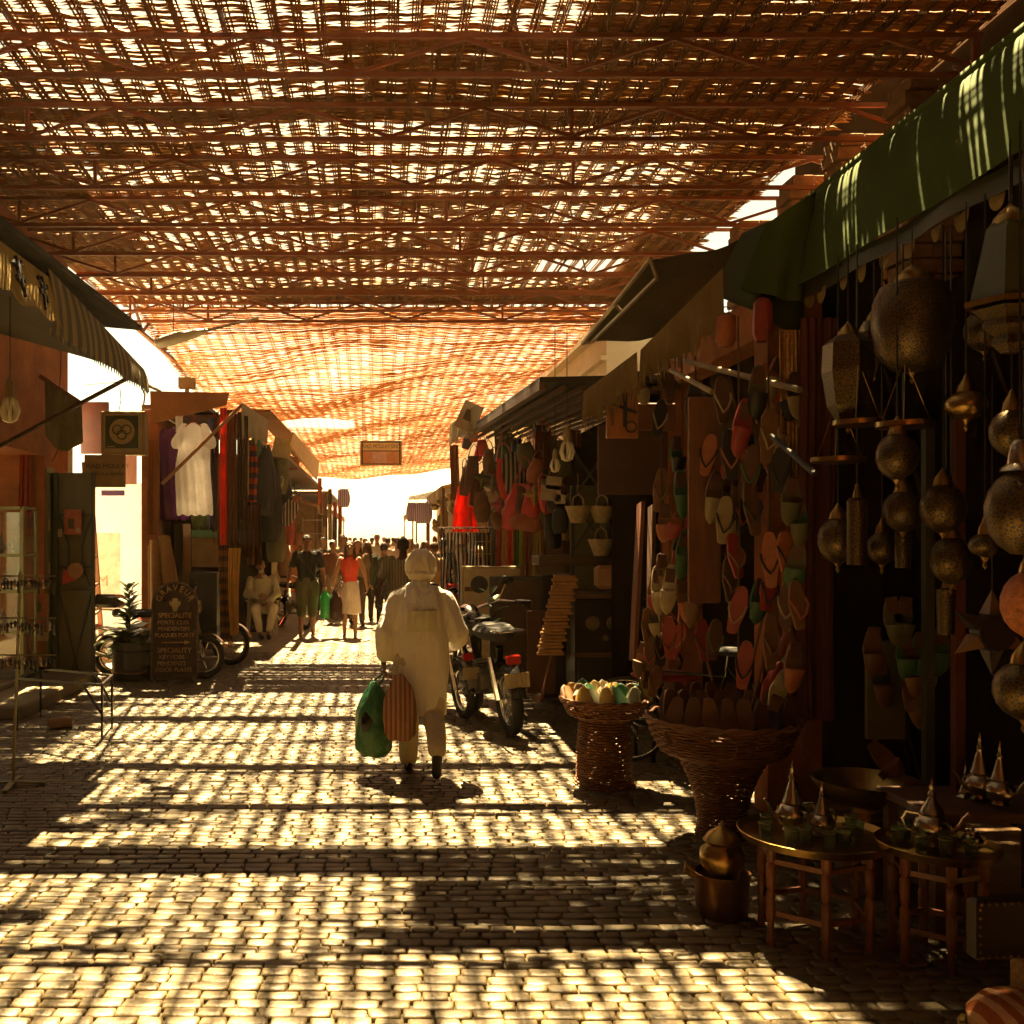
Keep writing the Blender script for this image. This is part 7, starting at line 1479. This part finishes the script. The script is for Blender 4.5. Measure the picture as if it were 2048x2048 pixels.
# low iron table frame
t = thing('iron_table', 'low black iron table frame standing on the cobbles at the left', 'table', (0, 0, 0)); q_ = [G(102, 739), G(111, 728), G(42, 722), G(46, 735)]
tp_ = []; ht = .46
pA, pB = G(102, 740), G(112, 727); pC, pD = pB + Vector((-.82, .5, 0)), pA + Vector((-.88, .42, 0))
for p in (pA, pB, pC, pD): MB().bar((p.x, p.y, 0), (p.x, p.y, ht), .018).build('leg', m_blk, t)
for p, q in ((pA, pB), (pB, pC), (pC, pD), (pD, pA)): MB().bar((p.x, p.y, ht + .01), (q.x, q.y, ht + .01), .022).build('rail', m_blk, t)
for p, q in ((pA, pD), (pB, pC)): d = (q - p) * .22; MB().bar((p.x, p.y, .22), (p.x + d.x, p.y + d.y, ht), .016).build('brace', m_blk, t)
mb = MB()
for k in range(60): mb.ball((pA.lerp(pD, rr2.random()).x + rr2.uniform(-.1, .1), (pA.y + pC.y) / 2 + rr2.uniform(-.2, .2), .035 + rr2.uniform(0, .03)), rr2.uniform(.012, .03), 6, 4)
for (u, v, lab) in ((60, 728, 'loose block lying by the shop step'), (112, 662, 'loose brick lying at the foot of the ladder')): o = MB().box(G(u, v) + Vector((0, 0, .05)), (.2, .12, .08), rz=.5, bev=.008).build('loose_brick', m_brick); tag(o, lab, 'brick')
# engraver's A-board
g0 = G(174, 683); t = thing('sign_board', 'black arched GRAVEUR pavement sign with gold painted lettering', 'sign', (g0.x, g0.y, 0), R(3)); m_goldp = mat('gold paint', (.62, .40, .16), rough=.5)
W_ = .54; out = [(-W_ / 2, .05), (W_ / 2, .05)] + [(W_ / 2 * math.cos(a), .93 + .27 * math.sin(a)) for a in [math.pi * k / 16 for k in range(17)]]
Mt = Matrix.Rotation(R(-6), 4, 'X')
MB().prism(out, .02, Mt @ Matrix.Translation((0, .0, 0))).build('panel', m_blk, t)
MB().tube([Mt @ Vector((x, -.012, z)) for x, z in out[1:] + out[:1]], .012, 6).build('frame', mat('dark bronze', (.12, .06, .02), rough=.4), t, smooth=2)
MB().prism([(-.24, .05), (.24, .05), (.24, .95), (-.24, .95)], .015, Matrix.Translation((0, .36, 0)) @ Matrix.Rotation(R(11), 4, 'X')).build('back_leaf', m_blk, t)
for sx in (-1, 1): MB().bar(Mt @ Vector((sx * .24, 0, .06)), (sx * .24, -.012, 0), .022).build('foot', m_blk, t); MB().bar((sx * .22, .36, .06), (sx * .22, .37, 0), .022).build('foot', m_blk, t)
def put(s, x, z, size, sx=1.0, rot=0.0): text_part('lettering', s, size, m_goldp, t, Mt @ Matrix.Translation((x, -.014, z)) @ Matrix.Rotation(rot, 4, 'Y') @ FACE, sx=sx)
for i, ch in enumerate('GRAVEUR'): a_ = R(158 - i * 22.6); put(ch, .20 * math.cos(a_), .93 + .20 * math.sin(a_), .105, .9, math.pi / 2 - a_)
put('SPECIALITE', 0, .80, .085, .95); put('PORTE CLES', -.02, .715, .068); put('PENDENTIFS', -.01, .64, .068); put('PLAQUES PORTE', 0, .565, .068, .92)
put('SPECIALITY', 0, .385, .085, .95); put('KEY FOBS', -.03, .305, .07); put('PENDENTS', -.03, .23, .07); put('DOOR PLATES', 0, .155, .07, .95)
MB().bar(Mt @ Vector((-.15, -.016, .48)), Mt @ Vector((.13, -.016, .48)), .008, .010).build('arrow', m_goldp, t); MB().prism([(.12, .455), (.19, .48), (.12, .505)], .008, Mt @ Matrix.Translation((0, -.014, 0))).build('arrow_head', m_goldp, t)
MB().prism([(-.02, .85), (.02, .85), (.035, .90), (.07, .94), (.06, .98), (.035, .96), (.035, 1.0), (.012, 1.01), (-.012, 1.01), (-.035, 1.0), (-.035, .96), (-.06, .98), (-.07, .94), (-.035, .90)], .008, Mt @ Matrix.Translation((0, -.014, 0))).build('hand_emblem', m_sf, t)
# barrel planter and plants
p_ = G(129, 682); t = thing('barrel_planter', 'dark half barrel planter with a brass band in front of the white alley', 'planter', (p_.x + .0, p_.y + .25, 0)); m_bar = mat('tarred wood', (.035, .03, .015), rough=.5, scale=5)
MB().lathe([(.24, 0), (.26, .05), (.265, .25), (.25, .46), (.235, .46), (.235, .40), (0, .40)], n=28).build('barrel', m_bar, t, smooth=2); MB().torus((0, 0, .10), .263, .010, 30, 5).build('band', m_cop, t, smooth=True); MB().torus((0, 0, .36), .262, .008, 30, 5).build('band', m_blk, t, smooth=True)
bp_ = Vector((p_.x, p_.y + .25, .40))
plant('leafy_plant', 'tall thin leafed plant growing in the barrel planter', bp_ + Vector((-.06, 0, 0)), 46, .24, m_leaf2, stem=.72, up=.9, seed=2)
plant('leafy_plant', 'low arching broad leafed plant spilling over the barrel planter', bp_ + Vector((-.1, .02, 0)), 26, .46, m_leaf2, stem=.14, up=.5, seed=3)
plant('leafy_plant', 'bright ground leaves at the right of the barrel planter', bp_ + Vector((.12, .02, 0)), 22, .28, m_leaf2, stem=.08, up=.9, seed=6)
# clothes at the stall beyond the alley
hang('orange_drape', 'burnt orange drape knotted on the pillar beside the clothes stall', 'drape', 147, 157, 440, 535, 12.75, cloth('burnt orange cloth', (.42, .15, .04)), 3, .03, taper=.2)
def dress_thing(label, u0, u1, v0, v1, y, m, sleeves=True, hanger=None, name='dress'):
    a, b = P(u0, v0, y), P(u1, v1, y); W_ = b.x - a.x; H_ = a.z - b.z; t = thing(name, label, 'dress', ((a.x + b.x) / 2, y, a.z), 0, 'dresses on the clothes stall')
    mb = MB(); rg = []
    for k in range(14):
        f = k / 13; z = -H_ * f; wd = W_ / 2 * (.16 + .5 * min(1, f / .035) if f < .035 else .66 + (.28 if f > .1 else .1) * min(1, (f - .03) / .3) + .06 * f) ; rg.append(((.008 * math.sin(f * 9), 0, z), wd, .05 + .03 * f))
    mb.loft(rg, 36)
    if sleeves:
        for sx in (-1, 1): cap(mb, (sx * W_ * .28, 0, -.06), (sx * W_ * .47, -.01, -H_ * .22), .06, .075)
    me = remesh(mb, .012, 2, 0)
    n_ = len(me.vertices); co = np.empty(n_ * 3, np.float32); me.vertices.foreach_get('co', co); co = co.reshape(-1, 3); nr = np.empty(n_ * 3, np.float32); me.vertex_normals.foreach_get('vector', nr); nr = nr.reshape(-1, 3)
    co += nr * (.012 * np.sin(co[:, 0] * 60 + co[:, 2] * 5) * np.minimum(1, -co[:, 2] / H_ * 2))[:, None]; me.vertices.foreach_set('co', co.ravel()); me.update()
    mesh_obj('cloth', me, m, t)
    if hanger: MB().tube([(-.10, -.06, -.05), (0, -.05, .02), (.10, -.06, -.05)], .008, 6).build('hanger', hanger, t, smooth=2); MB().tube([(0, -.05, .02), (0, -.05, .05), (.02, -.05, .075), (.0, -.05, .10), (-.02, -.05, .085)], .006, 6).build('hook', hanger, t, smooth=2)
    return t
m_pur = cloth('purple cotton', (.16, .02, .22), trans=.1)
dress_thing('purple short sleeved dress hanging left of the white one', 158, 189, 428, 520, 13.05, m_pur)
dress_thing('white embroidered dress on a red hanger, front of the clothes stall', 176, 212, 423, 515, 12.8, cloth('white dress cotton', (.85, .80, .74), trans=.5), hanger=mat('red plastic', (.6, .04, .02), rough=.3))
o = hang('white_scarf', 'small white cloth peeking out above the two dresses', 'cloth', 176, 183, 416, 432, 12.9, m_white, 1, .01)
stripes_ = [(207, 212, 418, 530, (.10, .12, .25), 'dark blue'), (212, 216, 418, 532, (.05, .06, .10), 'navy'), (214, 219, 412, 545, (.13, .08, .04), 'brown'), (226, 231, 410, 548, (.14, .08, .04), 'brown'), (231, 237, 410, 550, (.18, .10, .05), 'light brown'), (237, 242, 412, 552, (.08, .05, .03), 'dark brown'), (242, 248, 416, 560, (.11, .06, .03), 'umber')]
for k, (u0, u1, v0, v1, cc, cn) in enumerate(stripes_): hang('long_scarf', '%s long scarf hanging at the clothes stall, %s from the white dress' % (cn, ('first', 'second', 'third', 'fourth', 'fifth', 'sixth', 'seventh')[k]), 'scarf', u0, u1, v0, v1, 12.95 + .02 * k, cloth('long scarf %d' % k, cc), 1, .02, 'long scarves at the clothes stall', nu=10)
hang('long_scarf', 'vivid red long scarf hanging in the middle of the clothes stall', 'scarf', 220, 227, 408, 545, 12.85, cloth('vivid red', (.75, .05, .02), trans=.25), 1, .02, 'long scarves at the clothes stall', nu=10)
o = MB().tube([P(162, 484, 12.5), P(243, 404, 12.5)], .022, 8).build('awning_strut', mat('orange pole', (.45, .22, .09), rough=.5), smooth=2); tag(o, 'tan wooden pole slanting across the purple and white dresses', 'pole')
hang('batik_cloth', 'brown and gold striped batik cloth draped at the stall corner', 'cloth', 220, 232, 545, 640, 13.0, cloth('batik', (.40, .17, .05), stripes=(.10, .04, .015), axis=2, freq=7), 2, .04)
hang('yellow_cloth', 'golden yellow cloth hanging over the batik at the stall corner', 'cloth', 228, 240, 548, 635, 12.9, cloth('golden cloth', (.75, .42, .08), trans=.2), 2, .04, taper=.3)
hang('olive_garment', 'olive garment hanging under the white dress', 'garment', 192, 216, 512, 535, 13.1, cloth('olive cloth', (.08, .10, .03)), 2, .02)
t = thing('notice_board', 'brown board with a wavy turquoise top edge below the dresses', 'board', P(205, 547, 13.0)); MB().box((0, 0, -.05), (.34, .03, .42)).build('board', mat('ochre board', (.28, .18, .07), rough=.7), t)
MB().prism([(-.17, .22), (.17, .22), (.17, .13), (.10, .11), (.04, .14), (-.03, .11), (-.10, .14), (-.17, .11)], .012, Matrix.Translation((0, -.022, 0))).build('turquoise_band', mat('turquoise paint', (.10, .32, .22), rough=.6), t)
o = MB().box(P(205, 610, 13.2), (.36, .3, 1.0), bev=.01).build('dark_crate', m_ebony); tag(o, 'dark tall crate under the brown board at the clothes stall', 'crate')
m_mat_ = mat('rolled straw mat', (.42, .22, .07), rough=.8, scale=10, col2=(.55, .32, .12), stretch=(1, 1, 6), bump=.006)
for k, (u0, v0, u1, v1, r_, lab) in enumerate(((157, 655, 155, 540, .075, 'straw carpet roll, left one of the pair'), (176, 650, 164, 536, .085, 'straw carpet roll, right one of the pair'), (190, 650, 170, 545, .022, 'thin pale pole leaning on the carpet rolls'), (150, 650, 149, 545, .016, 'thin pole left of the carpet rolls'))):
    o = MB().tube([P(u0, v0, 12.75), P((u0 + u1) / 2, (v0 + v1) / 2, 12.8), P(u1, v1, 12.85)], [r_ * 1.05, r_, r_ * .92], 16).build('carpet_roll' if k < 2 else 'pole', m_mat_, smooth=2); tag(o, lab, 'carpet roll' if k < 2 else 'pole')
o = MB().box(P(187, 560, 13.3), (.10, .02, .95)).build('light_slit', m_silver); tag(o, 'narrow silver strip added as the bright slit behind the dresses', 'mirror')  # silver strip stands in for a slit of light
hang('striped_rug', 'narrow red and cream striped rug hanging at the left stalls', 'rug', 247, 257, 440, 502, 15.2, cloth('rug stripes', (.55, .10, .05), stripes=(.07, .04, .05), axis=2, freq=6), 1, .02)
hang('cream_cloth', 'cream cloth strip hanging beside the striped rug', 'cloth', 245, 249, 440, 495, 15.1, m_cream, 1, .02)
o = hang('brown_blanket', 'brown blanket draped over a frame above the old man', 'blanket', 247, 262, 505, 565, 16.0, cloth('brown blanket', (.20, .08, .03)), 3, .05)
for k, (u, v, y, w, h, c, lab) in enumerate(((262, 480, 17, .5, 1.2, 'black', 'black leather coat hanging highest at the left stalls'), (271, 505, 17.5, .45, 1.3, 'black', 'long black leather coat beside the highest one'), (279, 470, 18.5, .4, .9, 'olive', 'olive jacket hanging among the black coats'), (257, 452, 17, .3, .5, 'green', 'green garment high under the canopy'), (284, 500, 19, .4, .9, 'black', 'black jacket hanging near the checked bag'), (276, 540, 18, .4, .8, 'olive', 'pale olive garment behind the old man'), (287, 530, 19.5, .35, .6, 'red', 'red bag hanging under the checked bag'), (268, 555, 18.5, .4, .7, 'cream', 'cream cloth hanging beside the old man'), (284, 560, 19, .3, .6, 'tan', 'tan garment low at the left stalls'))):
    sack_thing('hanging_coat', lab, 'coat', u, v, y, w, h, lea(c), 'coats at the left stalls', strap=False, th=.2)
sack_thing('checked_bag', 'black and white checked bag hanging at the left stalls', 'bag', 288, 513, 18.0, .34, .46, m_check, 'coats at the left stalls', rot=.5)
sack_thing('white_bag', 'small white patterned pouch among the black coats', 'bag', 276, 492, 17.6, .20, .34, lea('white'), 'coats at the left stalls', rot=.4)
o = MB().box(P(282, 448, 17.5), (.32, .04, .34), M=Matrix.Rotation(.2, 4, 'Y')).build('paper_sign', m_cream); tag(o, 'pale patterned card hanging under the canopy of the left stalls', 'card')
o = MB().hexa([q + Vector((dx, 0, 0)) for dx in (0, .03) for q in (P(288, 445, 17.0), P(316, 480, 24), P(318, 462, 24), P(292, 432, 17.0))]).build('yellow_awning', mat('yellow sheet', (.62, .36, .06), rough=.6)); tag(o, 'yellow awning edge at the far left stalls', 'awning')
o = MB().hexa([q + Vector((0, 0, dz_)) for dz_ in (0, .04) for q in (P(270, 412, 16.0), P(318, 462, 24), P(300, 462, 24), P(250, 412, 16.0))]).build('reed_cover', m_reed); tag(o, 'brown reed cover over the far left stalls', 'awning')
for k, (u, v, y, lab) in enumerate(((293, 470, 21, 'orange hanging planter of flowers, upper'), (294, 508, 21, 'orange pot with trailing yellow green leaves, middle'), (297, 545, 21, 'trailing plant lowest at the left stalls'))):
    plant('hanging_plant', lab, P(u, v, y), 26, .20, m_leaf2, h0=.15, stem=.45, up=.2, seed=20 + k, pot=.16)
t = thing('white_crate', 'white wire display rack of goods behind the young man', 'rack', P(313, 545, 22)); m_wr = mat('white wire', (.5, .46, .34), rough=.5)
for z in (-.45, -.1, .25, .55): MB().box((0, 0, z), (.42, .3, .02)).build('shelf', m_wr, t)
for sx in (-1, 1): MB().box((sx * .21, -.15, 0), (.02, .02, 1.2)).build('post', m_wr, t)
for k in range(10):
    u = 318 + (k % 5) * 5; v = 478 + (k * 13) % 40; y = 26 + k * .6; cc = [(.5, .12, .04), (.2, .1, .05), (.45, .3, .12), (.1, .08, .04)][k % 4]
    hang('garment', '%s garment hanging at the farthest left stalls, %s' % (['rusty', 'brown', 'sandy', 'dark'][k % 4], ('nearest', 'in the middle', 'deepest')[k // 4]), 'garment', u, u + 4, v, v + 36, y, cloth('far garment %d' % (k % 4), cc), 1, .04, 'garments at the farthest left stalls', nu=8)
# ---------------------------------------------------------------- thin haze, added for the glow over the far street
hz = MB(); hz.box((0, 41, 2.9), (68, 124, 7.9)); 
mh_ = bpy.data.materials.new('glow haze'); mh_.use_nodes = True; nt = mh_.node_tree; nt.nodes.clear()
pv = nt.nodes.new('ShaderNodeVolumePrincipled'); pv.inputs['Color'].default_value = (1, .72, .40, 1); pv.inputs['Density'].default_value = 0.0007; pv.inputs['Anisotropy'].default_value = 0.6
mo_ = nt.nodes.new('ShaderNodeOutputMaterial'); nt.links.new(pv.outputs[0], mo_.inputs['Volume'])
hz.build('haze', mh_, kind='stuff')
